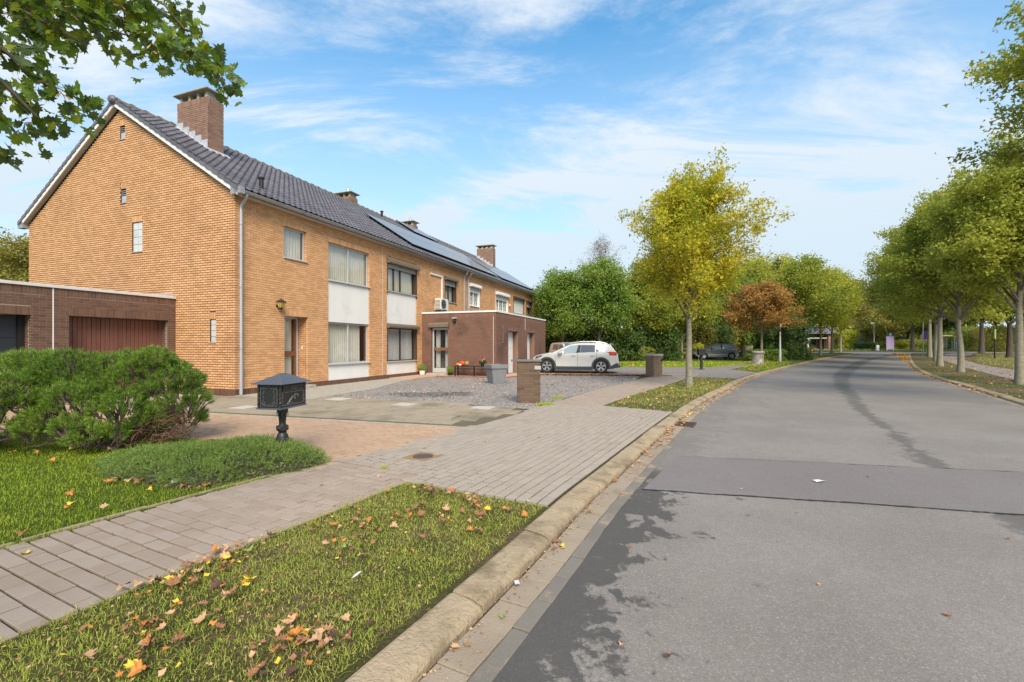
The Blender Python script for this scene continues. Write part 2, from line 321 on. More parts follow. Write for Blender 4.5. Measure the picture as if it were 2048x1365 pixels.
m_road=m_asphalt('asphalt',[(.180,.161,.143),(.222,.201,.180),(.150,.135,.121)])
m_patch=m_asphalt('asphalt_repair',[(.160,.141,.135),(.180,.161,.154),(.144,.129,.124)],False)
m_tar=M('tar_seam',[(.03,.03,.032),(.05,.05,.052)],.7)
m_pav=M('concrete_paver',[(.26,.205,.160),(.33,.265,.215),(.285,.22,.17),(.36,.30,.25)],.9,ns=1.5,nm=.45,bump=.6,bs=160,bd=.004,dirt=[((.13,.11,.09),1.1,.55,.75,.45),((.45,.43,.4),75,.66,.74,.6)])
m_pavb=M('beige_paver',[(.33,.21,.135),(.42,.285,.19),(.36,.24,.16)],.9,ns=.9,nm=.5,bump=.5,bs=120,bd=.005,dirt=[((.2,.14,.09),.8,.5,.75,.4)])
m_slab=M('weathered_slab',[(.235,.19,.135),(.31,.255,.185),(.26,.215,.15)],.92,ns=2,nm=.55,bump=.6,bs=70,dirt=[((.12,.105,.06),.75,.48,.68,.7),((.10,.11,.035),2.6,.6,.72,.5)])
m_slabl=M('pale_slab',[(.40,.37,.32),(.46,.43,.37)],.9,bump=.4)
m_kerb=M('kerb_concrete',[(.25,.185,.115),(.35,.275,.18),(.29,.225,.145)],.95,ns=2.2,nm=.7,bump=1,bs=38,bd=.016,dirt=[((.13,.10,.06),2.3,.47,.68,.75),((.075,.06,.045),30,.60,.70,.7),((.52,.47,.38),34,.64,.72,.55),((.10,.105,.045),5,.60,.72,.5)])
m_gut=M('gutter_stone',[(.24,.19,.14),(.30,.245,.18),(.27,.21,.155)],.92,ns=2.6,nm=.6,bump=.6,bs=80,dirt=[((.14,.10,.065),2.2,.5,.7,.6)])
m_gutg=M('grey_gutter_block',[(.15,.135,.115),(.19,.17,.145)],.92,ns=2.6,nm=.6,bump=.6,bs=80,dirt=[((.34,.25,.17),2.2,.52,.62,.7)])
m_joint=M('joint_soil',[(.03,.024,.016),(.045,.045,.018)],.98,ns=7,nm=1,bump=.5,dirt=((.03,.06,.012),3,.55,.7,.6))
def m_turf(name,g1,g2,soil,amt,sc=1.1):
    s=NT(name); P=s.pos(); c=s.mix(s.step(s.noise(P,2.3,6,.7),.3,.7),g1,g2); c=s.mix(s.step(s.noise(P,45,4,.8),.35,.7),c,tuple(.5*a for a in g1))
    k=s.math('ADD',s.math('MULTIPLY',s.noise(P,sc,5,.65),.7),s.math('MULTIPLY',s.noise(P,14,4,.7),.3)); c=s.mix(s.step(k,amt,amt+.1),c,soil)
    fl=s.noise(P,26,2,.5); c=s.mix(s.math('MULTIPLY',s.step(fl,.69,.72),.7),c,(.42,.27,.07))
    s.pbr(c,.95,0,s.bump(s.noise(P,30,6,.8),1,.04),.2); return s.m
m_lawn=m_turf('lawn_ground',(.085,.125,.010),(.14,.175,.018),(.10,.09,.03),.62)
m_verge=m_turf('verge_ground',(.10,.10,.028),(.15,.125,.05),(.17,.115,.065),.50)
m_land=m_turf('far_grass_ground',(.085,.135,.025),(.13,.165,.04),(.16,.12,.07),.56,.5)
m_rland=m_turf('bare_earth_ground',(.095,.115,.03),(.14,.135,.05),(.155,.105,.065),.47,.35)
def m_gravel():
    s=NT('gravel'); P=s.pos(); v=s.n('ShaderNodeTexVoronoi'); v.inputs['Scale'].default_value=42; s.L.new(P,v.inputs['Vector'])
    sp=s.n('ShaderNodeSeparateXYZ'); s.L.new(v.outputs['Color'],sp.inputs[0])
    c=s.ramp(sp.outputs[0],[(0,(.14,.122,.112)),(.35,(.235,.21,.195)),(.7,(.32,.29,.27)),(1,(.45,.42,.395))])
    d=s.math('ADD',s.math('MULTIPLY',s.noise(P,.45,5,.65,.5),.8),s.math('MULTIPLY',s.noise(P,5,4,.7),.2))
    o=s.n('ShaderNodeVectorMath',operation='DISTANCE'); mp=s.n('ShaderNodeMapping'); mp.inputs['Location'].default_value=(2.3*.55,-13.4,0); mp.inputs['Scale'].default_value=(.55,1,1); s.L.new(P,mp.inputs[0]); s.L.new(mp.outputs[0],o.inputs[0])
    k=s.step(s.math('ADD',s.math('MULTIPLY',d,1.6),s.step(o.outputs['Value'],.2,1.7,.35,-.25)),.92,1.12); c=s.mix(s.math('MULTIPLY',k,.75),c,(.07,.062,.058))
    s.pbr(c,.9,0,s.bump(v.outputs['Distance'],1,.03),.3); return s.m
m_grav=m_gravel()
def m_paverfar():
    s=NT('parking_paver_surface'); P=s.pos(); mp=s.n('ShaderNodeMapping'); mp.inputs['Rotation'].default_value=(0,0,-1.02); s.L.new(P,mp.inputs[0])
    b=s.n('ShaderNodeTexBrick'); s.L.new(mp.outputs[0],b.inputs['Vector']); b.inputs['Scale'].default_value=1; b.inputs['Brick Width'].default_value=.22; b.inputs['Row Height'].default_value=.11; b.inputs['Mortar Size'].default_value=.012
    b.inputs['Color1'].default_value=(.29,.255,.23,1); b.inputs['Color2'].default_value=(.24,.21,.19,1); b.inputs['Mortar'].default_value=(.09,.075,.06,1)
    c=s.mix(s.math('MULTIPLY',s.step(s.noise(P,.9,5,.6),.5,.75),.35),b.outputs['Color'],(.13,.11,.09)); s.pbr(c,.9,0,s.bump(b.outputs['Fac'],-.4,.01),.3); return s.m
m_pfar=m_paverfar()
# ---------------------------------------------------------------- ground
def rows(name,ys,left,right,z,mat,ncol=1,bottom=None,uvc=None,bside='R'):
    V=[];F=[];n=ncol+1
    for y in ys:
        a,b=left(y),right(y)
        for i in range(n): V.append(xyz((a+(b-a)*i/ncol,y),z))
    for j in range(len(ys)-1):
        for i in range(ncol): k=j*n+i; F.append((k,k+1,k+n+1,k+n))
    if bottom is not None:
        m=len(V)
        for j,y in enumerate(ys):
            k=j*n+(ncol if bside=='R' else 0); V.append((V[k][0],V[k][1],V[k][2]-z+bottom))
        for j in range(len(ys)-1):
            k=j*n+(ncol if bside=='R' else 0); q=(k,m+j,m+j+1,k+n); F.append(q if bside=='R' else q[::-1])
    uv=[uvc.inv(v[0],v[1]) for v in V] if uvc else None
    return tag(add(name,mesh(name,V,F,mat,uv=uv)),kind='structure')
imax=int(np.argmax(K.P[:,1]>61.5)); ky,kx=K.P[:imax,1],K.P[:imax,0]
def edge(c,t,lim=61.8):
    q=np.arange(0,c.len,.1); A=c.at(q,np.full(len(q),t)); i=int(np.argmax(A[:,1]>lim)) if (A[:,1]>lim).any() else len(A); A=A[:i]
    return lambda y: float(np.interp(y,A[:,1],A[:,0]))
ke,ae=edge(K,-.02),edge(K,-.50); rk,re=edge(RA,-.36),edge(RA,.01)
YS=list(np.arange(-1.5,20,.4))+list(np.arange(20,61.6,.8))+[61.7]
rows('ground',[-60,-2,0,20,30,36,42,48,54,60,66,72,78,90,150,400,1500,4000],lambda y:-1500,lambda y:2500,-.34,m_land)
rows('grass_land',YS,lambda y:-120,ke,-.025,m_land,bottom=-.3)
rows('earth_bank',YS,rk,lambda y:190,-.02,m_rland,bottom=-.3,bside='L')
road=rows('road',YS+[62.5,63.5],ae,re,-.08,m_road,ncol=12,uvc=K)
rows('crossing_road',[60.5,63,66,69,72.5],lambda y:-40,lambda y:230,-.088,m_patch)
rows('far_bank',[72.4,74,78,90,120,400,1500],lambda y:-400,lambda y:700,.03,m_land)
cst=rows('concrete_strip',[72.1,72.5],lambda y:44,lambda y:120,-.05,m_conc)
sheet('asphalt_repair',[(1.36,4.74),(2.24,6.16),(8.25,4.95),(7.25,3.44)],-.076,m_patch)
def ribbon(name,pts,w,z,mat,seed):
    r=random.Random(seed); V=[];F=[]
    P=[Vector(p) for p in pts]; L=sum((P[i+1]-P[i]).length for i in range(len(P)-1)); n=int(L/.04); d=(P[-1]-P[0]).normalized(); nn=Vector((-d.y,d.x)); o=0
    for i in range(n+1):
        o=o*.9+r.uniform(-.006,.006); q=P[0]+(P[-1]-P[0])*(i/n)+nn*o; ww=w*r.uniform(.25,1.4); V+=[(q.x+nn.x*ww,q.y+nn.y*ww,z),(q.x-nn.x*ww,q.y-nn.y*ww,z)]
    F=[(2*i+1,2*i+3,2*i+2,2*i) for i in range(n)]; return tag(add(name,mesh(name,V,F,mat)),kind='structure')
ribbon('tar_seam',[(1.36,4.74),(7.25,3.44)],.014,-.072,m_tar,1); ribbon('tar_seam',[(2.24,6.16),(8.25,4.95)],.006,-.072,m_tar,2)
# kerb stones and gutter blocks
kerb=tag(empty('kerb'),kind='structure'); gutter=tag(empty('gutter'),kind='structure')
def kprof(jit): # (t,z) from land side to foot
    return [(.0,-.14),(.0,-.002+jit),(-.02,.004+jit),(-.14,-.010+jit),(-.175,-.018+jit),(-.200,-.032+jit),(-.210,-.055),(-.212,-.14)]
def kstone(c,s0,s1,sg,jit,rz,n=4,tofs=0):
    n=8 if s1<14 else n; V=[];F=[];b=.012; ss=[s0,s0+b]+[s0+(s1-s0)*k/n for k in range(1,n)]+[s1-b,s1]; pr=kprof(jit)
    for a,q in enumerate(ss):
        e=.006 if a in (0,len(ss)-1) else 0
        for t,z in pr:
            w_=R_.uniform(-.004,.004) if (t<-.1 and z>-.1 and n==8) else 0; p=c.at(q+(R_.uniform(-.005,.005) if n==8 and a in (0,len(ss)-1) else 0),sg*(t+w_+rz*.5*(q-s0)+tofs)); V.append((float(p[0]),float(p[1]),z-(e if z>-.1 else 0)+w_*.7+rise(float(p[1]))))
    k=len(pr)
    for a in range(len(ss)-1):
        for i in range(k-1): f=(a*k+i,(a+1)*k+i,(a+1)*k+i+1,a*k+i+1); F.append(f if sg<0 else f[::-1])
    e1=tuple(range(k)); e2=tuple(range(len(V)-k,len(V))); F+=[e1 if sg<0 else e1[::-1],e2[::-1] if sg<0 else e2]
    return V,F
def stoneobj(name,V,F,mat,parent):
    A=np.array(V); c=A.mean(0); me=mesh(name,A-c,F,mat); return add(name,me,parent,loc=tuple(c))
sA=K.inv(.33,4.03)[0]; sB=K.inv(3.5,9.8)[0]
q=.15; i=0; tail=([],[])
while q<K.len-14:
    L=1.0 if q<sA-1.2 else (.47 if q<sB else 1.0); L*=R_.uniform(.95,1.04)
    V,F=kstone(K,q,q+L-.018,1,R_.uniform(-.006,.008),R_.uniform(-.012,.012),3)
    F=[f[::-1] for f in F]
    if q<34: stoneobj('kerb_stone',V,F,m_kerb,kerb)
    else: n=len(tail[0]); tail[0].extend(V); tail[1].extend([tuple(n+a for a in f) for f in F])
    q+=L
tag(add('kerb_stones_far',mesh('kerb_stones_far',tail[0],tail[1],m_kerb),kerb),kind='stuff')
rkerb=tag(empty('far_side_kerb'),kind='structure'); q=RA.inv(11.5,9.7)[0]; tail=([],[]); qe=RA.inv(53,60.5)[0]
while q<qe:
    L=R_.uniform(.95,1.04); V,F=kstone(RA,q,q+L-.014,-1,R_.uniform(-.01,.012),R_.uniform(-.015,.015),3,tofs=.37)
    F=[f[::-1] for f in F]
    if q<RA.inv(27,31)[0]: stoneobj('kerb_stone',V,F,m_kerb,rkerb)
    else: n=len(tail[0]); tail[0].extend(V); tail[1].extend([tuple(n+a for a in f) for f in F])
    q+=L
tag(add('kerb_stones_far',mesh('kerb_stones_far',tail[0],tail[1],m_kerb),rkerb),kind='stuff')
def kstrip(name,c,t0,t1,z,mat,s0=0,s1=None,step=.4):
    q=np.arange(s0,s1 or c.len,step); a=c.at(q,np.full(len(q),t0)); b=c.at(q,np.full(len(q),t1)); V=[];F=[]
    for p,r in zip(a,b): V+=[xyz(p,z),xyz(r,z)]
    for i in range(len(q)-1): F.append((2*i,2*i+1,2*i+3,2*i+2) if t0>t1 else (2*i+1,2*i,2*i+2,2*i+3))
    F=[f[::-1] for f in F]; return tag(add(name,mesh(name,V,F,mat)),kind='structure')
kstrip('gutter_bed',K,-.19,-.56,-.088,m_joint,s1=K.len-13)
kstrip('gutter_bed',RA,-.17,.03,-.077,m_gut,s0=RA.inv(11,9)[0],s1=qe)
def block(l,w,h,mat,name,b=.0035):
    key=(name,l,w)
    V=[(x*(l/2-i),y*(w/2-i),z) for z,i in ((-h,0),(-b,0),(0,b)) for x,y in ((-1,-1),(1,-1),(1,1),(-1,1))]
    F=[(8,9,10,11)]+[(k+i,k+(i+1)%4,k+4+(i+1)%4,k+4+i) for k in (0,4) for i in range(4)]
    return mesh(name,V,F,mat)
def pave(parent,name,P,A,l,w,mat,z=0,nind=300,h=.03,zj=.0018,aj=.006,alt=None,lf=None):
    """lay pieces at P (n,2) with angle A; the nearest in the picture become objects, the rest one joined part"""
    P=np.asarray(P); lf=np.ones(len(P)) if lf is None else np.asarray(lf); A=np.broadcast_to(np.asarray(A,float),(len(P),)).copy(); m=block(l,w,h,mat,name); d=np.hypot(P[:,0],P[:,1]+0); vis=in_frame(P[:,0],P[:,1])&(d>1.8)
    order=np.argsort(np.where(vis,d,1e3+d)); ind=[i for i in order[:nind] if vis[i]]; isind=np.zeros(len(P),bool); isind[ind]=True
    zz=NR.normal(0,zj,len(P)); A+=NR.normal(0,aj,len(P)); tx=NR.normal(0,.006,len(P)); ty=NR.normal(0,.006,len(P)); rs=np.array([rise(y) for y in P[:,1]])
    ma=block(l,w,h,alt,name) if alt else None
    for i in ind: add(name,ma if (ma and NR.random()<.07) else m,parent,(P[i,0],P[i,1],z+zz[i]+rs[i]),(tx[i],ty[i],A[i]),(lf[i],1,1))
    r=np.where(~isind)[0]
    if len(r):
        T=np.array([v.co[:] for v in m.vertices]); F0=[tuple(p.vertices) for p in m.polygons]; F0=np.array(F0); ca,sa=np.cos(A[r]),np.sin(A[r])
        TX=T[None,:,0]*lf[r][:,None]; X=TX*ca[:,None]-T[None,:,1]*sa[:,None]+P[r,0][:,None]; Y=TX*sa[:,None]+T[None,:,1]*ca[:,None]+P[r,1][:,None]
        Z=np.repeat(T[None,:,2],len(r),0)+(z+zz[r]+rs[r])[:,None]+T[None,:,1]*tx[r][:,None]-T[None,:,0]*ty[r][:,None]
        F=(F0[None]+12*np.arange(len(r))[:,None,None]).reshape(-1,4)
        tag(add(name+'_field',mesh(name+'_field',np.stack([X,Y,Z],-1).reshape(-1,3),F,mat,rnd=np.repeat(NR.random(len(r)),len(F0))),parent),kind='stuff')
# gutter: inner slabs .3 x .19, outer blocks .3 x .1
def line_of(c,t,l,s0,s1): q=np.arange(s0,s1,l); return c.at(q,np.full(len(q),t)),np.array([c.ang(a) for a in q])
for t,w,mt in ((-.318,.185,m_gut),(-.465,.095,m_gutg)):
    P,A=line_of(K,t,.305,.2 if w>.1 else .3,K.len-14); pave(gutter,'gutter_slab' if w>.1 else 'gutter_block',P,A,.297,w,mt,z=-.072,nind=75,zj=.004,aj=.012)
# drain grate by the kerb
dr=empty('drain_grate',(*K.at(K.inv(3.33,8.6)[0],-.4),-.066),K.ang(K.inv(3.33,8.6)[0]),'rusty iron drain grate set in the gutter by the driveway kerb','drain grate')
b=MB(); b.box(-.25,.25,-.16,-.14,-.02,.01).box(-.25,.25,.14,.16,-.02,.01).box(-.25,-.23,-.14,.14,-.02,.01).box(.23,.25,-.14,.14,-.02,.01); b.build('frame',M('rust_iron',[(.045,.032,.025),(.08,.055,.04)],.8),dr)
MB().box(-.23,.23,-.14,.14,-.03,-.018).build('pit',m_dark,dr)
for k in range(7): MB().box(-.2+k*.063,-.2+k*.063+.028,-.14,.14,-.015,.006).build('bar',MATS['rust_iron'],dr)
# pavement by the kerb
def tl(s): return np.interp(s,[0,K.inv(-3.2,3.86)[0],K.inv(-.15,8.97)[0],K.inv(1.49,12.3)[0],K.inv(5.24,19)[0],K.inv(12,30)[0]],[3.14,3.14,2.82,3.0,3.5,3.6])
def tr(s): return np.interp(s,[0,sA,sB+3,K.inv(9.6,19.3)[0],K.inv(14,27)[0]],[1.75,1.62,1.7,1.9,1.7])
side=tag(empty('pavement'),kind='structure')
sE=K.inv(20,35)[0]
def strip_poly(s0,s1,f0,f1,step=.25):
    q=np.arange(s0,s1,step); return list(map(tuple,K.at(q,f0(q))))+list(map(tuple,K.at(q,f1(q))[::-1]))
P1=strip_poly(0,sE,lambda q:tr(q),lambda q:tl(q)+0*q); o=sheet('pavement_bed',P1,-.016,m_joint)
P2=strip_poly(sA+.05,sB,lambda q:0*q+.02,lambda q:tl(q)); sheet('driveway_bed',P2,-.0155,m_joint)
sD0=sA+.15
pts=[];ang=[];lfs=[]
for k,q in enumerate(np.arange(.2,sE,.1105)):
    if sD0+.25<q<sB-.1: continue
    a,b=float(tr(q)),float(tl(q)); t=a-(.11 if k%2 else 0)
    while t<b-.03:
        t0,t1=max(t,a),min(t+.222,b)
        if t1-t0>.05: pts.append(K.at(q,(t0+t1)/2)); ang.append(K.ang(q)+math.pi/2); lfs.append((t1-t0-.011)/.211)
        t+=.222
pts=np.array(pts); ang=np.array(ang); nearm=pts[:,1]<23
pave(side,'paver',pts[nearm],ang[nearm],.209,.0985,m_pav,lf=np.array(lfs)[nearm])
sheet('pavement_far',[tuple(p) for p in strip_poly(K.inv(10.5,23)[0],sE+14,lambda q:tr(q)+.2,lambda q:tl(q),1)],-.004,m_pfar)
drv=tag(empty('driveway_crossing'),kind='structure'); pts=[];ang=[];lfs=[]
for k,t in enumerate(np.arange(.09,2.95,.1105)):
    a=sD0-.12 if t<1.66 else sD0+.2; b=sB+.12*t if t<tr(sB) else sB-.05; q=a-(.11 if k%2 else 0)
    while q<b-.03:
        q0,q1=max(q,a),min(q+.2215,b); qm=(q0+q1)/2
        if q1-q0>.05 and t<tl(qm)-.02: pts.append(K.at(qm,t)); ang.append(K.ang(qm)); lfs.append((q1-q0-.011)/.211)
        q+=.2215
pts=np.array(pts); mh=(np.abs(pts[:,0]+1.144)<.24)&(np.abs(pts[:,1]-5.847)<.17); keep=~mh
m_pavd=M('driveway_paver',[(.27,.23,.185),(.33,.285,.235),(.30,.255,.21),(.35,.305,.255)],.9,ns=1.1,nm=.5,bump=.5,bs=140,bd=.004,dirt=[((.16,.14,.11),.9,.55,.75,.4),((.42,.28,.2),1.6,.66,.8,.3)])
pave(drv,'paver',pts[keep],np.array(ang)[keep],.208,.0945,m_pavd,lf=np.array(lfs)[keep])
# manhole
mhx=empty('inspection_cover',(-1.144,5.847,0),K.ang(4.5),'small round iron inspection cover in a rust stained square frame among the pavers','manhole cover')
b=MB(); b.lathe([(.001,-.02),(.125,-.02),(.125,.006),(.11,.009),(.001,.007)],k=24); b.build('lid',m_zinc if False else M('iron_lid',[(.06,.05,.045),(.13,.11,.09)],.7,bump=.5,bs=90),mhx)
MB().box(-.33,.33,-.30,.30,-.03,-.004).build('mortar_collar',m_gut,mhx); b=MB(); ring=[[( (.135*math.cos(t),.135*math.sin(t)) if s_==0 else (.185*math.cos(t)/max(abs(math.cos(t)),abs(math.sin(t))),.185*math.sin(t)/max(abs(math.cos(t)),abs(math.sin(t)))))+(z,) for t in [2*math.pi*i/32 for i in range(32)]] for s_,z in ((1,-.03),(1,.003),(0,.003),(0,-.02))]; b.loft(ring,caps=False); b.build('frame',M('rusty_frame',[(.30,.17,.06),(.22,.15,.09)],.85,ns=14,nm=.9),mhx)
# beige brick driveway
bg=[(-2.30,5.30),(-1.25,6.88),(-.80,7.75),(-.80,7.90),(-6.64,9.64),(-13.4,11.65),(-13.4,7.4),(-6.4,7.35),(-3.9,6.75),(-2.7,5.7)]
sheet('brick_driveway_bed',bg,-.014,m_joint)
bd=tag(empty('brick_driveway'),kind='structure'); an=math.atan2(.286,-.958)+math.pi; U=np.array([math.cos(an),math.sin(an)]); Vv=np.array([-U[1],U[0]]); o=np.array([-.75,7.86]); pts=[]
for j in range(48):
    for i in range(64): pts.append(o-Vv*(.06+.108*j)-U*(.1+.2155*i-(.105 if j%2 else 0)))
pts=np.array(pts); pts=pts[inside(bg,pts[:,0],pts[:,1])]; pave(bd,'brick_paver',pts,an,.203,.0945,m_pavb,zj=.002)
# old square slabs
sl=[(.52,10.1),(-.74,7.92),(-6.64,9.68),(-13.2,11.65),(-12.2,9.2),(-10.25,13.75),(-7.87,12.92),(-5.38,12.43),(-1.4,11.24)]
sl=[(.52,10.1),(-.74,7.92),(-6.64,9.68),(-11.9,11.2),(-10.25,13.75),(-7.87,12.92),(-5.38,12.43),(-1.4,11.24)]
sheet('slab_bed',sl+[] ,-.013,M('slab_joint_grit',[(.09,.075,.045),(.13,.11,.07)],.95)); sf=tag(empty('slab_forecourt'),kind='structure'); pts=[]
for j in range(10):
    for i in range(26): pts.append(np.array([-.36,8.0])+Vv*(.28+.505*j)-U*(.1+.505*i+(.25 if j%2 else 0)-.6))
pts=np.array(pts); g=.22; pts=pts[inside(sl,pts[:,0],pts[:,1]+g)|inside(sl,pts[:,0]-g,pts[:,1])|inside(sl,pts[:,0],pts[:,1]-.1)]; pts=pts[np.array([K.inv(*p)[1]>tl(K.inv(*p)[0])+.22 for p in pts])]
kk=np.array([((p[0]+7.87)*.3464+(p[1]-12.92)*.9381,(p[0]+7.87)*-.9381+(p[1]-12.92)*.3464) for p in pts]); pts=pts[~((kk[:,0]>-.2)&(kk[:,1]>-.2))]
pave(sf,'slab',pts,an,.488,.488,m_slab,zj=.003,aj=.004,alt=m_slabl)
for k in range(14): # thin concrete edging strip between slabs and brick
    p=np.array([-.80,7.925])-U*(.5+1.0*k); add('edging_strip',bpy.data.meshes.get('edging_strip') or block(.99,.06,.05,m_conc,'edging_strip'),sf,(p[0],p[1],.004),(0,0,an))
# gravel
gp=[(-5.38,12.43),(-4.54,15.03),(-4.44,18.2),(-3.6,20.75),(.05,21.1),(1.57,22.1),(6.02,21.4),(5.2,19.1),(3.42,15.85),(1.46,12.4),(.86,10.95),(.52,10.15),(-1.4,11.28)]
sheet('gravel',gp,-.008,m_grav)
def stones():
    n=26000; x=NR.uniform(-5.4,6,n); y=12.0+10*NR.random(n)**1.5-1.6; k=inside(gp,x,y); x,y=x[k],y[k]; n=len(x); r=NR.uniform(.006,.015,n)
    T=np.array([(1,0,0),(0,1,0),(-1,0,0),(0,-1,0),(0,0,.8)]); T=T[None]*r[:,None,None]*NR.uniform(.6,1.3,(n,5,3)); a=NR.uniform(0,6.3,n); c,s=np.cos(a)[:,None],np.sin(a)[:,None]
    V=np.stack([T[...,0]*c-T[...,1]*s+x[:,None],T[...,0]*s+T[...,1]*c+y[:,None],T[...,2]-.007],-1).reshape(-1,3)
    F=(np.array([(0,1,4),(1,2,4),(2,3,4),(3,0,4)])[None]+5*np.arange(n)[:,None,None]).reshape(-1,3)
    ms=M('gravel_stone',[(.14,.122,.112),(.25,.225,.21),(.34,.31,.29),(.46,.43,.405)],.85,nm=.1,bump=0)
    tag(add('gravel_stones',mesh('gravel_stones',V,F,ms,rnd=np.repeat(NR.random(n),4))),kind='stuff')
stones()
H0=Vector((-7.8656,12.92,0)); HA=math.atan2(.9381,.3464)
def L2W(u,v): return (H0.x+.3464*u-.9381*v,H0.y+.9381*u+.3464*v)
sheet('concrete_path',[L2W(*p) for p in ((-.02,-.01),(.25,-2.62),(3.1,-2.40),(6.14,-1.40),(7.3,-1.28),(7.3,-.01))][::-1],.006,m_conc,bottom=-.1)
sheet('door_terrace',[L2W(*p) for p in ((7.3,-.01),(7.3,-1.25),(9.0,-1.3),(9.45,-4.45),(12.2,-5.3),(12.2,-3.9),(10,-3.9),(10,-.01))][::-1],.03,M('pink_brick_path',[(.42,.27,.19),(.48,.32,.23)],.9,ns=3,nm=.6),bottom=-.1)
ed=empty('brick_edging',(0,0,0),0,'red brick edging strewn with leaves between gravel and parking bay','edging')
ep=[L2W(9.0,-1.36),L2W(9.38,-4.5)]; m_red=M('red_edging_brick',[(.22,.085,.05),(.30,.13,.08),(.19,.08,.05)],.9,ns=5,nm=.4)
me=block(.1,.07,.12,m_red,'brick')
def edg(a,b):
    a,b=Vector(a),Vector(b); d=b-a; n=int(d.length/.11); an_=math.atan2(d.y,d.x)
    for i in range(n): p=a+d*((i+.5)/n); add('brick',me,ed,(p.x,p.y,.045+R_.uniform(-.004,.004)),(0,0,an_))
edg(L2W(8.95,-1.38),L2W(9.35,-4.55)); edg(L2W(9.4,-4.58),L2W(11.7,-5.25)); edg(L2W(11.8,-5.3),(6.05,21.5)); edg((6.05,21.5),(7.5,21.3))
sheet('parking_bay',[L2W(11.9,-5.2),(6.2,21.6),(7.45,21.2),(9.75,19.65),(13.2,26.6),(12.0,27.6),(13.5,30.2),(6.4,30.4),(6.0,36.5),(-2,40),L2W(10.1,-3.95),],.0,m_pfar,bottom=-.05)
sheet('driveway_apron',[(9.55,19.45)]+[tuple(K.at(s_,.03)) for s_ in np.arange(K.inv(9.8,19.55)[0],K.inv(13.5,27.2)[0]-2.4,.5)]+[(13.3,27.0),(11.8,27.9),(8.6,21.2)],.004,m_pfar)
# path on the far side of the road
rp=[(12,5.5),(16.5,12),(21.5,19.6),(26.9,26.4),(35.6,36.9),(44,47),(52.6,55.5),(59,61)]; rq=[(16,4),(22,13),(26,20.5),(30.2,27.5),(38,37.5),(47,47.6),(56,55.5),(62,61)]
def strip2(name,a,b,z,mat,n=40):
    A=Curve(a,.5);B=Curve(b,.5); f=np.linspace(0,1,n); V=[];F=[]
    for t in f: V+=[xyz(A.at(t*A.len,0),z),xyz(B.at(t*B.len,0),z)]
    for i in range(n-1): F.append((2*i,2*i+1,2*i+3,2*i+2))
    return tag(add(name,mesh(name,V,F,mat)),kind='structure')
strip2('footpath',rp,rq,-.008,M('path_asphalt',[(.20,.17,.15),(.25,.215,.19)],.9,ns=.6,nm=.9,bump=.3,dirt=((.14,.11,.08),1.5,.55,.7,.5)))
# ---------------------------------------------------------------- grass blades
def blades(name,poly,n,hmin,hmax,w,mat,z=-.01,parent=None,bias=0,lean=.5,clump=0,seg=2):
    A=np.array(poly); x0,y0=A.min(0); x1,y1=A.max(0); r=np.random.default_rng(n%997)
    x=r.uniform(x0,x1,n); y=y0+(y1-y0)*r.random(n)**(1+bias); k=inside(poly,x,y)&in_frame(x,y,.1)&(y>1.2); x,y=x[k],y[k]
    if clump:
        g=np.sin(x*5.1+np.sin(y*4.3)*1.7)*np.sin(y*6.3+np.cos(x*3.1)*2)+r.normal(0,.5,len(x)); k=g>-clump; x,y=x[k],y[k]
    n=len(x); h=r.uniform(hmin,hmax,n); a=r.uniform(0,6.283,n); le=r.normal(0,lean,n)*h; dx,dy=np.cos(a),np.sin(a); b=r.uniform(0,6.283,n); lx,ly=np.cos(b)*le,np.sin(b)*le
    w=w*r.uniform(.6,1.3,n); zb=z+np.array([rise(q) for q in y]) if y.max()>29 else np.full(n,z)
    if seg==2:
        V=np.stack([np.stack(p,-1) for p in ((x-dx*w,y-dy*w,zb),(x+dx*w,y+dy*w,zb),(x-dx*w*.8+lx*.35,y-dy*w*.8+ly*.35,zb+h*.6),(x+dx*w*.8+lx*.35,y+dy*w*.8+ly*.35,zb+h*.6),(x+lx,y+ly,zb+h*(1-.35*np.minimum(1,np.abs(le)/h))))],1)
        F=(np.array([(0,1,3),(0,3,2),(2,3,4)])[None]+5*np.arange(n)[:,None,None]).reshape(-1,3); m=3
    else:
        V=np.stack([np.stack(p,-1) for p in ((x-dx*w,y-dy*w,zb),(x+dx*w,y+dy*w,zb),(x+lx,y+ly,zb+h))],1); F=np.arange(3*n).reshape(-1,3); m=1
    o=add(name,mesh(name,V.reshape(-1,3),F,mat,rnd=np.repeat(r.random(n),m)),parent); 
    return tag(o,kind='stuff') if parent is None else o
m_gr=leafmat('verge_grass',[(.10,.15,.014),(.165,.225,.022),(.24,.295,.038),(.35,.33,.08),(.18,.24,.027),(.47,.38,.17)],.3,.6,.45,1.6)
m_gl=leafmat('lawn_grass',[(.10,.165,.008),(.16,.235,.012),(.22,.29,.018),(.27,.30,.035)],.35,.55,.4,1.0)
m_gy=leafmat('dry_grass',[(.12,.15,.03),(.22,.23,.06),(.33,.28,.12)],.3,.6,.3,1.0)
v1=[tuple(p) for p in K.at(np.arange(0,sA-.05,.2),.015+0*np.arange(0,sA-.05,.2))]+[(.30,4.05),(-.25,4.28),(-.95,4.72),(-1.08,4.76)]+[tuple(p) for p in K.at(np.arange(sA-.15,0,-.2),1.70+0*np.arange(sA-.15,0,-.2))]
sheet('grass_verge',v1,-.018,m_verge)
v1i=[tuple(p) for p in K.at(np.arange(0,sA-.1,.2),.045+0*np.arange(0,sA-.1,.2))]+v1[len(np.arange(0,sA-.05,.2)):]
blades('grass',v1i,300000,.010,.034,.0014,m_gr,bias=.5,lean=1.3,clump=1.0)
blades('tall_grass',v1i,12000,.03,.06,.0018,m_gr,bias=.5,lean=.7,clump=-.55)
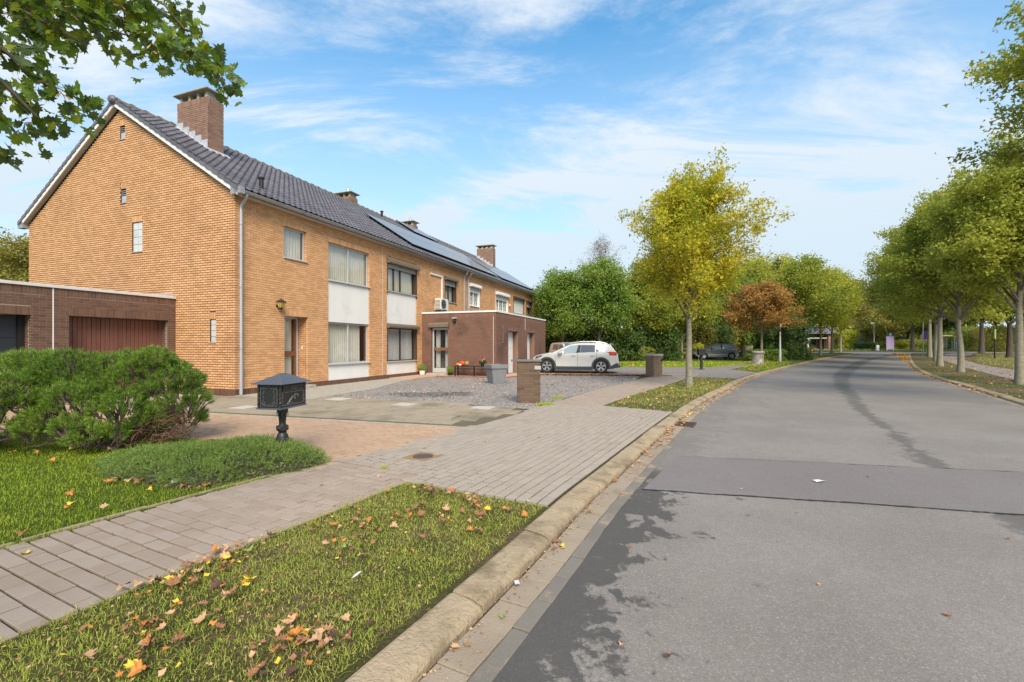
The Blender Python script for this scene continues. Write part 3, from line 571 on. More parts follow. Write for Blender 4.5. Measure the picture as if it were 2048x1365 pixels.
v2=[tuple(p) for p in K.at(np.arange(sB+.1,K.inv(9.5,19.2)[0],.3),.015+0*np.arange(sB+.1,K.inv(9.5,19.2)[0],.3))]+[(9.5,19.35),(8.8,19.7),(7.75,19.5),(5.3,16.1),(3.95,14.1),(2.35,10.9),(2.3,10.6)]
sheet('grass_verge',v2,-.018,m_verge)
blades('grass',v2,42000,.02,.07,.004,m_gr,clump=.25,lean=.6,seg=1)
lawn=[(-12,1),(-3.75,2.9)]+[(-3.5,3.2),(-3.28,3.82),(-3.1,4.15),(-2.98,4.36),(-2.45,4.98),(-2.32,5.28),(-2.7,5.7),(-3.9,6.75),(-6.4,7.35),(-13,7.4)]
sheet('lawn',lawn,-.017,m_lawn)
blades('lawn_grass',lawn,150000,.016,.042,.0022,m_gl,bias=.1,lean=.9)
blades('lawn_grass',[(6.2,30.5),(13.6,30.3),(14.6,31.2),(22,36.2),(24,39),(6,39)],26000,.05,.12,.012,m_gl,z=-.02,seg=1,lean=.4)
v3=[(13.6,27.5),(16.2,31.6),(18.4,34.9),(20.2,36.0),(21.4,34.9)]+[tuple(p) for p in K.at(np.arange(K.inv(21,34)[0],K.inv(13.9,25.3)[0],-.8),.05+0*np.arange(K.inv(21,34)[0],K.inv(13.9,25.3)[0],-.8))]
blades('grass',v3,12000,.04,.1,.01,m_gl,z=-.02,seg=1)
blades('far_grass',[(60,73),(230,73),(260,130),(40,130),(36,73)],30000,.15,.45,.03,m_gy,z=.03,seg=1)


E2=rk
rs=[(E2(y)+.1,y) for y in np.arange(10,34,1)]+[(30,33.5),(24.5,23.2),(17,12)]
blades('sparse_grass',rs,16000,.02,.08,.006,m_gr,z=-.015,clump=-.5,seg=1)
blades('dry_grass',[(30.6,27.4),(38.3,37.4),(56,55),(80,60),(75,35),(45,25)],40000,.05,.16,.016,m_gy,z=-.02,seg=1)
# edging between lawn and pavement
le=empty('lawn_edging',label='narrow mossy concrete edging strip between lawn and pavement',cat='edging')
for k,qq in enumerate(np.arange(.2,K.inv(-2.4,5.0)[0],.8)):
    p=K.at(qq+.4,tl(qq)+.06); add('edging_block',bpy.data.meshes.get('edging_block') or block(.785,.035,.06,m_kerb,'edging_block'),le,(p[0],p[1],.002+R_.uniform(-.006,.003)),(0,R_.uniform(-.004,.004),K.ang(qq+.4)+R_.uniform(-.012,.012)))
# ---------------------------------------------------------------- brickwork
def bricklay(L,z0,z1,opens,soldiers=(),plen=.2,ph=.0705,joint=.011,shape=None,off=0,cut=None):
    """course bricks on a wall of horizontal range L; opens/soldiers: (s0,s1,z0,z1); shape(z)->(s0,s1); returns (s0,s1,z0,z1)"""
    out=[]; n=int(round((z1-z0)/ph)); ph=(z1-z0)/n; j=joint/2
    blk=list(opens)+list(soldiers)
    for c in range(n):
        a,b=z0+c*ph,z0+(c+1)*ph; zm=(a+b)/2; s0,s1=shape(zm) if shape else L
        cuts=[(o[0],o[1]) for o in blk if o[2]<zm<o[3]]
        segs=[(s0,s1)]
        for c0,c1 in cuts: segs=[q for p in segs for q in ((p[0],min(p[1],c0)),(max(p[0],c1),p[1])) if q[1]-q[0]>.015]
        for p,q in segs:
            k=math.floor((p-off)/plen-.5)-1
            while True:
                x=off+k*plen+(plen/2 if c%2 else 0); k+=1
                if x>=q: break
                u,v=max(x,p),min(x+plen,q)
                if v-u>.025: out.append((u+j,v-j,a+j,b-j))
    for (a,b,c,d) in soldiers:
        n=max(1,int(round((b-a)/.0705))); w=(b-a)/n
        for i in range(n): out.append((a+i*w+j,a+(i+1)*w-j,c+j,d-j))
    return out
def mortar(mb,L,z0,z1,opens,map_,g=.006):
    xs=sorted({L[0],L[1],*[o[0]-g for o in opens],*[o[1]+g for o in opens]}); zs=sorted({z0,z1,*[o[2]-g for o in opens],*[o[3]+g for o in opens]})
    xs=[x for x in xs if L[0]<=x<=L[1]]; zs=[z for z in zs if z0<=z<=z1]
    for i in range(len(zs)-1):
        run=None
        for k in range(len(xs)-1):
            xm,zm=(xs[k]+xs[k+1])/2,(zs[i]+zs[i+1])/2; solid=not any(o[0]-g<xm<o[1]+g and o[2]-g<zm<o[3]+g for o in opens)
            if solid: run=(run[0],xs[k+1]) if run else (xs[k],xs[k+1])
            if run and (not solid or k==len(xs)-2): map_(mb,run[0],run[1],zs[i],zs[i+1]); run=None
def wallbricks(parent,boxes,mat,n_ind=300,cam_of=None,name='brick',field='brickwork'):
    """boxes (x0,x1,y0,y1,z0,z1) in parent's frame; the n_ind largest in the picture are objects"""
    B=np.asarray(boxes); 
    if n_ind:
        C=np.stack([(B[:,0]+B[:,1])/2,(B[:,2]+B[:,3])/2],1); a=parent.rotation_euler[2]; R=np.array([[math.cos(a),-math.sin(a)],[math.sin(a),math.cos(a)]]); Wd=C@R.T+np.array(parent.location[:2])
        ex=np.maximum(B[:,1]-B[:,0],B[:,3]-B[:,2]); d=np.hypot(Wd[:,0],Wd[:,1])-ex*2; ok=in_frame(Wd[:,0],Wd[:,1],0); order=np.argsort(np.where(ok,d,999)); ind=order[:n_ind]
    else: ind=np.array([],int)
    cache={}
    for i in ind:
        b=B[i]; sz=tuple(round(float(v),3) for v in (b[1]-b[0],b[3]-b[2],b[5]-b[4]))
        if sz not in cache:
            h=[v/2 for v in sz]; V,F,_=boxes_arr([(-h[0],h[0],-h[1],h[1],-h[2],h[2])]); cache[sz]=mesh(name,V,F,mat)
        add(name,cache[sz],parent,((b[0]+b[1])/2,(b[2]+b[3])/2,(b[4]+b[5])/2))
    m=np.ones(len(B),bool); m[ind]=False
    if m.any(): V,F,r=boxes_arr(B[m]); tag(add(field,mesh(field,V,F,mat,rnd=r),parent),kind='stuff')
# ---------------------------------------------------------------- terraced houses
UB=[0,6.85,14.72,21.9,29.25]; RK=(9.27-5.86)/5.35   # roof slope
def rz(v): return 5.86+(v+.22)*RK
DZ=.17
def curtain(parent,x0,x1,y,z0,z1,mat,amp=.022,wl=.11,name='curtain'):
    n=max(8,int((x1-x0)/(wl/6))); V=[];F=[]
    for i in range(n+1):
        x=x0+(x1-x0)*i/n; d=amp*math.sin(2*math.pi*(x-x0)/wl+.8*math.sin(x*7)); V+=[(x,y+d,z0),(x+.004*math.sin(x*31),y+d*.9,z1)]
    F=[(2*i,2*i+2,2*i+3,2*i+1) for i in range(n)]
    return add(name,mesh(name,V,F,mat,smooth=True),parent)
def window(parent,x0,x1,z0,z1,depth=.1,frame=m_alu,splits=(.5,),cmat=m_curt,sill=True,fw=.045,curt=(0,1),bars=0,name='window',lower=None):
    w=add(name,None,parent) ; b=MB()
    b.box(x0,x1,depth,depth+.06,z1-fw,z1).box(x0,x1,depth,depth+.06,z0,z0+fw).box(x0,x0+fw,depth,depth+.06,z0+fw,z1-fw).box(x1-fw,x1,depth,depth+.06,z0+fw,z1-fw)
    b.build('frame',frame,w)
    xs=[x0+fw]+[x0+(x1-x0)*s for s in splits]+[x1-fw]
    for s in splits: MB().box(x0+(x1-x0)*s-fw*.6,x0+(x1-x0)*s+fw*.6,depth-.004,depth+.056,z0+fw,z1-fw).build('mullion',frame,w)
    for i in range(len(xs)-1): MB().box(xs[i]+.012,xs[i+1]-.012,depth+.03,depth+.036,z0+fw-.004,z1-fw+.004).build('pane',m_glass,w)
    if bars:
        for i in range(len(xs)-1):
            m=MB(); xa,xb=xs[i],xs[i+1]; m.box((xa+xb)/2-.01,(xa+xb)/2+.01,depth+.022,depth+.028,z0+fw,z1-fw)
            for k in range(1,bars): zz=z0+(z1-z0)*k/bars; m.box(xa+.02,xb-.02,depth+.018,depth+.0215,zz-.01,zz+.01)
            m.build('glazing_bar',frame,w)
    if cmat: curtain(w,x0+(x1-x0)*curt[0]+.02,x0+(x1-x0)*curt[1]-.02,depth+.14,z0,z1,cmat)
    MB().box(x0-.3,x1+.3,depth+.9,depth+.93,z0-.3,z1+.3).build('room_wall',m_room,w)
    if sill: MB().bbox(x0-.02,x1+.03,-.045,depth+.01,z0-.035,z0-.002,.004).build('sill',frame if frame!=m_dframe else m_alu,w)
    return w
def shutter_box(parent,x0,x1,z0,z1,mat,drop=.2,slat=m_shut,front=0,rail=m_dframe):
    s=add('roller_shutter',None,parent); b=MB()
    b.loft([[(x,-.005+front,z0),(x,-.16+front,z0),(x,-.18+front,z0+.02),(x,-.18+front,z0+(z1-z0)*.55),(x,-.12+front,z1),(x,-.005+front,z1)] for x in (x0-.05,x1+.05)]); b.build('shutter_box',mat,s)
    n=int(drop/.045)
    if n:
        m=MB()
        for k in range(n): m.bbox(x0+.03,x1-.03,.03,.045,z0-.045*(k+1)+.004,z0-.045*k,.004)
        m.build('slats',slat,s)
    for a,c in ((x0-.001,x0+.035),(x1-.035,x1+.001)): MB().box(a,c,-.02,.07,z0-(1.32 if z0>4 else 1.5),z0-.001).build('guide_rail',rail,s)
    return s
def house(i,label,opens,soldiers,groups):
    u0,u1=UB[i],UB[i+1]; x,y=L2W(u0,0); r=empty('terraced_house',(x,y,0),HA,label,'house','terraced houses with yellow brick walls'); w=u1-u0
    op=[(a-u0,b-u0,c,d) for a,b,c,d in opens]; so=[(a-u0,b-u0,c,d) for a,b,c,d in soldiers]
    fx0=.101 if i==0 else 0; fx1=w if i<3 else w-.101
    br=bricklay((fx0,fx1),DZ,DZ+5.64,op,so,off=-u0%.2-.1,joint=.009)
    B=[(a,b,0,.1,c,d) for a,b,c,d in br]; G=[]
    mb=MB(); mortar(mb,(.014,w),0,5.9,op,lambda m,a,b,c,d:m.box(a,b,.0125,.30,c,d)); m0=(m_bmd if i else m_ym)
    mb.build('wall',m0,r)
    pl=[(a,b,-.004,.05,.0,DZ-.006) for a,b,_,_ in bricklay((fx0 and .0,w),0,.0705,[o for o in op if o[2]<.1],plen=.0705,joint=.012)]; P=wallbricks(r,pl,m_bb,60 if i<2 else 0,name='plinth_brick',field='plinth_brickwork')
    return r,B,br
# house 1
o1=[(1.70,2.64,4.26,5.26),(3.66,5.97,.15,5.17),(1.73,2.70,.06,2.38)]
s1=[(1.70,2.64,5.26,5.47),(3.66,5.97,5.17,5.38),(1.73,2.70,2.38,2.59)]
h1,B1,_=house(0,'end terrace house with the wide brick gable, tall chimney and two storey white window bay',o1,s1,0)
apex_v=5.13; GW=10.26
def gsh(z):
    t=max(0,(z-5.80)/RK); return (.0+t-.0,GW-t)
def glim(z): return (0 if z<5.78 else (z-5.78)/RK+.02, GW if z<5.78 else GW-(z-5.78)/RK-.02)
og=[(4.86,5.10,8.07,8.50),(4.80,5.06,6.02,6.46),(4.02,4.50,4.40,5.33),(.77,1.0,1.52,2.19)]
sg=[(4.86,5.10,8.50,8.72),(4.80,5.06,6.46,6.68),(4.02,4.50,5.33,5.54),(.77,1.0,2.19,2.4)]
gb=bricklay((0,GW),DZ,9.15,og,sg,shape=glim,joint=.019)
B1+=[(0,.1,a,b,c,d) for a,b,c,d in gb if b-a>.03]
wallbricks(h1,B1,m_yb,300)
gm=MB(); mortar(gm,(.012,GW),0,5.8,og,lambda m,a,b,c,d:m.box(.01,.30,a,b,c,d)); 
def gtri(m,a,b,c,d):
    # trapezoid strip of gable between heights c,d clipped to roof line
    l0,l1=max(a,glim(c)[0]-.0),max(a,glim(d)[0]); r0,r1=min(b,glim(c)[1]),min(b,glim(d)[1])
    if l0>=r0: return
    l1=min(l1,r1) if l1>r1 else l1; pts=[(l0,c),(r0,c),(max(r1,l1),d),(l1,d)]; n=m.v([(.01,p,q) for p,q in pts]+[(.30,p,q) for p,q in pts]); m.f([(n+3,n+2,n+1,n),(n+4,n+5,n+6,n+7)]+[(n+i,n+(i+1)%4,n+4+(i+1)%4,n+4+i) for i in range(4)])
zs_=sorted({5.8,9.13,*[o[2] for o in og if o[2]>5.8],*[o[3] for o in og if o[3]>5.8],*np.arange(5.95,9.1,.25)})
for c_,d_ in zip(zs_[:-1],zs_[1:]):
    e=[o for o in og if o[2]<(c_+d_)/2<o[3]]
    if e: gtri(gm,0,e[0][0]-.005,c_,d_); gtri(gm,e[0][1]+.005,GW,c_,d_)
    else: gtri(gm,0,GW,c_,d_)
gm.build('gable_wall',m_ym,h1)
wallbricks(h1,[(-.006,.05,a,b,.0,DZ-.006) for a,b,_,_ in bricklay((0,GW),0,.0705,[],plen=.0705,joint=.012)],m_bb,60,name='plinth_brick',field='plinth_brickwork')
m_block=M('glass_block',[(.38,.41,.40),(.55,.57,.55),(.46,.48,.46)],.18,ns=9,nm=.5,bump=.6,bs=18,spec=.8)
def vent(v0,v1,z0,z1,kind):
    g=add('glass_block_window' if kind else 'wall_vent',None,h1); nz=(4 if kind==2 else 4); ny=2 if kind==2 else 1
    if kind:
        for a in range(ny):
            for b_ in range(nz):
                ya=v0+(v1-v0)*a/ny; za=z0+(z1-z0)*b_/nz; m=MB(); yb,zb=ya+(v1-v0)/ny,za+(z1-z0)/nz
                m.box(.035,.11,ya+.006,yb-.006,za+.006,zb-.006); m.build('glass_block',m_block,g)
        MB().box(.06,.12,v0-.003,v1+.003,z0-.003,z1+.003).build('mortar_bed',m_conc,g)
    else:
        MB().box(.03,.11,v0,v1,z0,z0+(z1-z0)*.52).build('zinc_panel',m_lead,g)
        for k in range(3): MB().loft([[(x,v,z) for v in (v0,v1) for x,z in ()] for _ in ()]) if False else None
        for k in range(3):
            za=z0+(z1-z0)*(.58+.14*k); m=MB(); n=m.v([(.01,v0,za-.01),(.01,v1,za-.01),(.08,v1,za+.045),(.08,v0,za+.045),(.01,v0,za+.008),(.01,v1,za+.008),(.08,v1,za+.06),(.08,v0,za+.06)]); m.f([tuple(n+i for i in f) for f in BOXF.tolist()]); m.build('louvre',m_zinc,g)
        MB().box(.10,.12,v0,v1,z0,z1).build('vent_backing',m_dark,g)
    MB().box(-.02,.1,v0-.03,v1+.03,z0-.03,z0-.001).build('sill',m_conc,g)
vent(4.86,5.10,8.07,8.50,0); vent(4.80,5.06,6.02,6.46,0); vent(4.02,4.50,4.40,5.33,2); vent(.77,1.0,1.52,2.19,1)
# ... its openings
window(h1,1.70,2.64,4.26,5.26,.1,m_alu,(),M_ if (M_:=None) else m_curt)
wd=window(h1,3.66,5.97,3.80,5.17,.1,m_alu,(.5,),m_curt); wg=window(h1,3.66,5.97,.76,2.27,.1,m_alu,(.5,),m_curt,curt=(0,.88))
MB().box(3.80,5.9,.10,.16,2.2,2.2001)
def panels(r,x0,x1,z0,z1,n=2,d=.03):
    for k in range(n):
        a=x0+(x1-x0)*k/n+.004; b=x0+(x1-x0)*(k+1)/n-.004; MB().box(a,b,d,d+.04,z0,z1).build('infill_panel',m_white,r)
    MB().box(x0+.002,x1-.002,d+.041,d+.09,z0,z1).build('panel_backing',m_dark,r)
panels(h1,3.67,5.96,2.285,3.755); panels(h1,3.67,5.96,.155,.715)
# door of house 1
dr=add('front_door',None,h1); x0,x1,dd=1.73,2.70,.42
MB().box(x0+.02,x1-.02,dd+.02,dd+.035,.14,2.36).build('pane',m_glass,dr)
b=MB(); b.box(x0,x0+.05,dd,dd+.06,.12,2.38).box(x1-.09,x1,dd,dd+.06,.12,2.38).box(x0+.05,x1-.09,dd,dd+.06,2.32,2.38).box(x0+.05,x1-.09,dd,dd+.06,.12,.18); b.build('frame',m_alu,dr)
MB().box(x0+.05,x1-.09,dd-.006,dd+.05,1.08,1.24).build('mid_rail',m_wood,dr); MB().box(x1-.16,x1-.09,dd-.003,dd+.05,.18,2.32).build('stile',m_wood,dr)
curtain(dr,x0+.05,x1-.2,dd+.12,.18,2.32,m_curt,wl=.09); MB().box(x0-.3,x1+.3,1.4,1.42,0,2.7).build('hall_wall',m_room,dr)
B=[]
for (a,b_,c,d) in bricklay((.105,.42),DZ,2.38,[],plen=.2): B+=[(x1+.002,x1+.05,a,b_,c,d),(x0-.05,x0-.002,a,b_,c,d)]
wallbricks(h1,B,m_yb,0,field='door_reveal_bricks'); MB().box(x1+.012,x1+.2,.102,.5,.1,2.4).box(x0-.2,x0-.012,.102,.5,.1,2.4).build('door_reveal',m_ym,h1); MB().box(x0-.2,x1+.2,.101,.5,2.385,2.6).build('door_lintel',m_soff,h1)
MB().bbox(x0-.05,x1+.05,-.32,.45,0,.11,.01).build('doorstep',m_conc,h1)
bt=MB(); bt.T=Matrix.Translation((x1-.001,.25,1.35)); bt.box(-.014,0,-.03,.03,-.05,.05); bt.build('doorbell',m_cream,h1)
# ---------------- roofs
def tile_roof(r,u0,u1,front=True,first=False):
    """interlocking tiles on the slope facing the street"""
    nx=int(round((u1-u0)/.222)); tw=(u1-u0)/nx; ny=22; sl=math.hypot(5.35,RK*5.35); tl_=(sl-.1)/ny; ca,sa=5.35/sl,RK*5.35/sl
    prof=[(0,.030),(.10,.036),(.22,.026),(.32,.004),(.78,.000),(.90,.010),(1.0,.030)]
    T=[]; 
    for (yy,h) in ((-.035,.032),(tl_,-.002)):
        for px,pz in prof: T.append((px*tw*.985,yy,pz+h))
    k=len(prof); T+=[(px*tw*.985,-.035,pz+.004) for px,pz in prof]
    F=[(i,i+1,k+i+1,k+i) for i in range(k-1)]+[(2*k+i,2*k+i+1,i+1,i) for i in range(k-1)]+[(k-1,2*k+k-1,2*k-1)]
    T=np.array(T); return T,F,nx,ny,tw,tl_,ca,sa
def roof_for(i,root):
    u0=UB[i]; w=UB[i+1]-u0; lo=-.14 if i==0 else 0; hi=w+(.14 if i==3 else 0)
    T,F,nx,ny,tw,tl_,ca,sa=tile_roof(root,lo,hi); me=mesh('roof_tile',T,[tuple(f) for f in F],m_tile); al=math.atan2(sa,ca)
    pos=[]
    for j in range(ny):
        for k in range(nx):
            d=j*tl_+.03; pos.append((lo+k*tw,-.24+d*ca,rz(-.24)+d*sa+.02))
    pos=np.array(pos); W_=pos[:,:2]@np.array([[math.cos(HA),math.sin(HA)],[-math.sin(HA),math.cos(HA)]])+np.array(root.location[:2]); dist=np.hypot(W_[:,0],W_[:,1])
    hide=np.zeros(len(pos),bool)
    if i==0: hide=(pos[:,0]>1.5)&(pos[:,0]<2.1)&(pos[:,1]>3.6)&(pos[:,1]<4.85)
    if i==3: hide=(pos[:,0]>5.2)&(pos[:,0]<5.75)&(pos[:,1]>3.6)&(pos[:,1]<4.85)
    order=np.argsort(np.where(hide,1e6,dist)); nind=300 if i==0 else 0; ind=order[:nind]
    for q in ind: add('roof_tile',me,root,tuple(pos[q]+np.array([0,0,R_.uniform(-.003,.004)])),(al,0,0))
    m=np.ones(len(pos),bool); m[ind]=False; m&=~hide; Q=pos[m]
    X=T[None,:,0]+Q[:,0:1]; Y=T[None,:,1]*ca-T[None,:,2]*sa+Q[:,1:2]; Z=T[None,:,1]*sa+T[None,:,2]*ca+Q[:,2:3]; V=np.stack([X,Y,Z],-1).reshape(-1,3)
    FF=[tuple(a+len(T)*n for a in f) for n in range(len(Q)) for f in F]; tag(add('roof_tiles',mesh('roof_tiles',V,FF,m_tile,rnd=np.repeat(NR.random(len(Q)),len(F))),root),kind='stuff')
    b=MB(); zf=rz(-.26)-.0; zr=rz(5.13)
    b.loft([[(x,-.24,zf-.12),(x,-.24,zf),(x,5.13,zr),(x,10.5,zf),(x,10.5,zf-.12),(x,5.13,zr-.14)] for x in (lo+.02,hi-.02)]); b.build('roof_deck',m_tile,root)
    for k in range(int(w/.42)+1): # ridge tiles
        x=lo+.02+k*.42
        if i==0 and 1.3<x<1.9: pass
        m=MB(); m.loft([[(x+d,5.13+.14*s_*math.cos(a),zr-.035+.13*s_*math.sin(a)) for a in [math.pi*(-.15+1.3*t/8) for t in range(9)]] for d,s_ in ((0,1.14),(.10,1.13),(.12,.98),(.45,.9))],close=False,caps=False); m.loft([[(x+d,5.13+.13*s_*math.cos(a),zr-.04+.12*s_*math.sin(a)) for a in [math.pi*(-.15+1.3*t/8) for t in range(9)]] for d,s_ in ((0,1.13),(0.001,.0))],close=False,caps=False); m.build('ridge_tile',m_ridge,root)
    # gutter and its fascia
    m=MB(); zg=5.80
    m.loft([[(x,-.30+.085*math.cos(a),zg+.0+.085*math.sin(a)) for a in [math.pi*(1+t/8) for t in range(9)]]+[(x,-.30+.075*math.cos(a),zg+.0+.075*math.sin(a)) for a in [math.pi*(2-t/8) for t in range(9)]] for x in (lo-.02 if i==0 else 0,hi)]); m.build('gutter',m_zinc,root,smooth=True)
    for k in range(int(w/.62)): x=.3+k*.62; m=MB(); m.loft([[(x+d,-.30+.094*math.cos(a),zg+.094*math.sin(a)) for a in [math.pi*(.97+1.06*t/8) for t in range(9)]] for d in (0,.022)],close=False,caps=False); m.box(x,x+.022,-.22,-.10,zg+.0,zg+.02); m.build('gutter_bracket',m_zinc,root)
    MB().box(lo+.03,hi-.02,-.21,-.002,5.70,5.83).build('soffit',m_soff,root)
for_roof=[h1]
def pipe(root,x,zb=.02,side=1):
    p=add('downpipe',None,root); z=5.72; MB().tube([(x,-.30,z),(x,-.30,z-.05),(x-.0,-.26,z-.13),(x,-.13,z-.26),(x,-.08,z-.34),(x,-.08,z-.45)],.042,12).build('bend',m_zinc,p,smooth=True)
    MB().tube([(x,-.08,z-.44),(x,-.08,.95 if zb<1 else zb)],.04,12).build('pipe',m_pipe,p,smooth=True)
    if zb<1: MB().tube([(x,-.08,.95),(x,-.08,zb)],.046,12).build('cast_foot',m_pipe,p,smooth=True)
    for zz in (4.9,3.1,1.35) if zb<1 else (4.6,): MB().lathe([(.052,-.02),(.052,.02)],x,-.08,12,zz).box(x-.01,x+.01,-.05,.0,zz-.01,zz+.01).build('pipe_clip',m_zinc,p)
pipe(h1,.13)
# chimneys
def chimney(root,x0,x1,y0,y1,zb,zt,cap,cowl=False,flash=True,n_ind=0):
    c=add('chimney',None,root); B=[]
    sk=[(zt-.19,zt)]
    for a,b_,cc,d in bricklay((x0,x1),zb,zt-.19,[],plen=.2,joint=.012): B.append((a,b_,y0,y0+.05,cc,d))
    for a,b_,cc,d in bricklay((y0+.05,y1),zb,zt-.19,[],plen=.2,joint=.012,off=.05): B+=[(x0,x0+.05,a,b_,cc,d),(x1-.05,x1,a,b_,cc,d)]
    for a,b_,_,_ in bricklay((y0,y1),0,.0705,[],plen=.0705,joint=.012): B+=[(x0-.002,x0+.05,a,b_,zt-.185,zt)]
    for a,b_,_,_ in bricklay((x0+.052,x1),0,.0705,[],plen=.0705,joint=.012): B+=[(a,b_,y0-.002,y0+.05,zt-.185,zt)]
    wallbricks(c,B,m_cb,0,field='chimney_brickwork') if not n_ind else None
    if n_ind:
        V=None; Bn=np.array(B); wallbricks(c,B,m_cb,300,field='chimney_brickwork')
    MB().box(x0+.008,x1-.008,y0+.008,y1-.008,zb-.1,zt-.006).build('chimney_core',m_bm,c)
    n=4; L=y1-y0
    m=MB(); m.box(x0+.05,x1-.05,y0+.06,y0+.2,zt,zt+.23)
    for k in range(1,n): yy=y0+.06+(L-.22)*k/(n-1) if k<n-1 else y1-.18; m.box(x0+.05,x1-.05,yy,yy+.1,zt,zt+.23)
    m.build('flue_pier',m_conc,c); MB().box(x0+.02,x1-.02,y0+.02,y1-.02,zt+.001,zt+.02).build('flue_bed',m_conc,c)
    mm=M('lichen_concrete',[(.25,.23,.19),(.34,.32,.27)],.9,ns=4,nm=.8,bump=.5,dirt=[((.36,.25,.03),3,.5,.62,.85),((.1,.1,.08),7,.6,.75,.5)])
    m=MB(); m.loft([[(x,y,z) for x,y in ((x0-e,y0-e),(x1+e,y0-e),(x1+e,y1+e),(x0-e,y1+e))] for e,z in ((.09,zt+.23),(.10,zt+.25),(.09,zt+.28),(-.1,zt+.34))]); m.build('cap_slab',mm,c)
    if cowl: MB().lathe([(.09,0),(.12,.02),(.11,.05),(.095,.1),(.07,.2),(.02,.27),(.001,.28)],(x0+x1)/2-.1,(y0+y1)/2-.35,12,zt+.33).build('cowl',m_zinc,c)
    if flash:
        k=5
        for q in range(k):
            ya=y0+(y1-y0)*q/k; zz=rz(ya+.28)+.0; m=MB(); n_=m.v([(x0-.006,ya-.01,rz(ya)+.03),(x0-.006,ya+(y1-y0)/k+.03,rz(ya+(y1-y0)/k)+.03),(x0-.006,ya+(y1-y0)/k+.03,zz+.2),(x0-.006,ya-.01,zz+.2)]+[(x0+.004,ya-.01,rz(ya)+.03),(x0+.004,ya+(y1-y0)/k+.03,rz(ya+(y1-y0)/k)+.03),(x0+.004,ya+(y1-y0)/k+.03,zz+.2),(x0+.004,ya-.01,zz+.2)])
            m.f([tuple(n_+i for i in f) for f in ((3,2,1,0),(4,5,6,7),(0,1,5,4),(1,2,6,5),(2,3,7,6),(3,0,4,7))]); m.build('step_flashing',m_lead,c)
        m=MB(); 
        for a,b_,xx0,xx1 in ((y0-.22,y0-.0,x0-.16,x1+.16),): n_=m.v([(xx0,a,rz(a)+.055),(xx1,a,rz(a)+.055),(xx1,b_,rz(b_)+.10),(xx0,b_,rz(b_)+.10),(xx0,a,rz(a)+.045),(xx1,a,rz(a)+.045),(xx1,b_,rz(b_)+.0),(xx0,b_,rz(b_)+.0)]); m.f([(n_,n_+1,n_+2,n_+3),(n_+4,n_+5,n_+1,n_),(n_+7,n_+4,n_,n_+3),(n_+1,n_+5,n_+6,n_+2)])
        n_=m.v([(x0-.16,y0,rz(y0)+.07),(x0-.0,y0,rz(y0)+.075),(x0,y1,rz(y1)+.075),(x0-.16,y1,rz(y1)+.07)]); m.f([(n_,n_+1,n_+2,n_+3)]); m.build('apron_flashing',m_lead,c)
    return c
chimney(h1,1.62,2.22,3.34,4.86,7.85,9.98,0,n_ind=1)
# verge of the gable: barge boards, soffit, verge tiles
def verge(root,x,sg):
    for s_ in (1,-1):
        m=MB(); P=[(-.28,rz(-.28)-.05),(5.13,rz(5.13)-.05)] if s_>0 else [(10.54,rz(-.28)-.05),(5.13,rz(5.13)-.05)]
        m.loft([[(x-.16*sg,y,z-.13),(x-.13*sg,y,z-.13),(x-.13*sg,y,z+.02),(x-.16*sg,y,z+.02)] for y,z in P]); m.build('barge_board',m_wpaint,root)
        m=MB(); m.loft([[(x-.13*sg,y,z-.115),(x-.002*sg,y,z-.115),(x-.002*sg,y,z-.09),(x-.13*sg,y,z-.09)] for y,z in P]); m.build('verge_soffit',m_soff,root)
        n=22; (ya,za),(yb,zb)=P
        for k in range(n):
            a,b_=k/n,(k+1)/n; y0,z0=ya+(yb-ya)*a,za+(zb-za)*a+.075; y1,z1=ya+(yb-ya)*b_,za+(zb-za)*b_+.075; e=(y1-y0)*.08
            m=MB(); m.loft([[(x-.185*sg,y,z-.10+h),(x-.165*sg,y,z-.10+h),(x-.165*sg,y,z-.015+h),(x+.03*sg,y,z-.01+h),(x+.03*sg,y,z+.018+h),(x-.185*sg,y,z+.018+h)] for y,z,h in ((y0-e,z0-.0,.028),(y1,z1,.0))]); m.build('verge_tile',m_tile,root)
verge(h1,0,1)
m=MB(); m.lathe([(.001,0),(.135,.0),(.15,.02),(.14,.06),(.1,.12),(.001,.15)],k=16); m.T=None
e=m.build('ridge_end',m_tile,h1); e.location=(-.16,5.13,rz(5.13)+.0); e.rotation_euler=(0,-math.pi/2,0)
MB().box(-.16,-.01,-.40,-.02,5.68,5.86).build('gutter_return_box',m_zinc,h1); MB().box(-.16,.02,10.27,10.6,5.66,5.86).build('gutter_return_box',m_zinc,h1)
# other houses
h2,B2,_=house(1,'terrace house with brown shutter boxes, air conditioner and dark windows beside the end house',[(7.15,9.50,.13,5.08),(12.27,13.60,3.80,5.06)],[(7.15,9.50,5.08,5.29),(12.27,13.60,5.06,5.27)],0)
wallbricks(h2,B2,m_yb,120)
u=UB[1]; window(h2,7.17-u,9.48-u,3.82,4.99,.12,m_dframe,(.28,.5),m_curt); shutter_box(h2,7.15-u,9.50-u,5.0,5.22,m_bronze,.2); panels(h2,7.17-u,9.48-u,2.40,3.78)
window(h2,7.17-u,9.48-u,.74,2.20,.12,m_dframe,(.5,),m_curtb); shutter_box(h2,7.15-u,9.50-u,2.20,2.38,m_bronze,.0); panels(h2,7.17-u,9.48-u,.135,.70)
window(h2,12.29-u,13.58-u,3.82,4.97,.12,m_dframe,(.5,),m_curtb); shutter_box(h2,12.27-u,13.60-u,4.97,5.17,m_bronze,.28)
pipe(h2,14.45-u,2.9)
h3,B3,_=house(2,'terrace house with white framed barred windows under white shutter boxes behind the garage annex',[(15.33,16.78,3.83,5.1),(19.45,21.82,3.83,5.05)],[(15.33,16.78,5.1,5.31),(19.45,21.82,5.05,5.26)],0)
wallbricks(h3,B3,m_yb,0); u=UB[2]
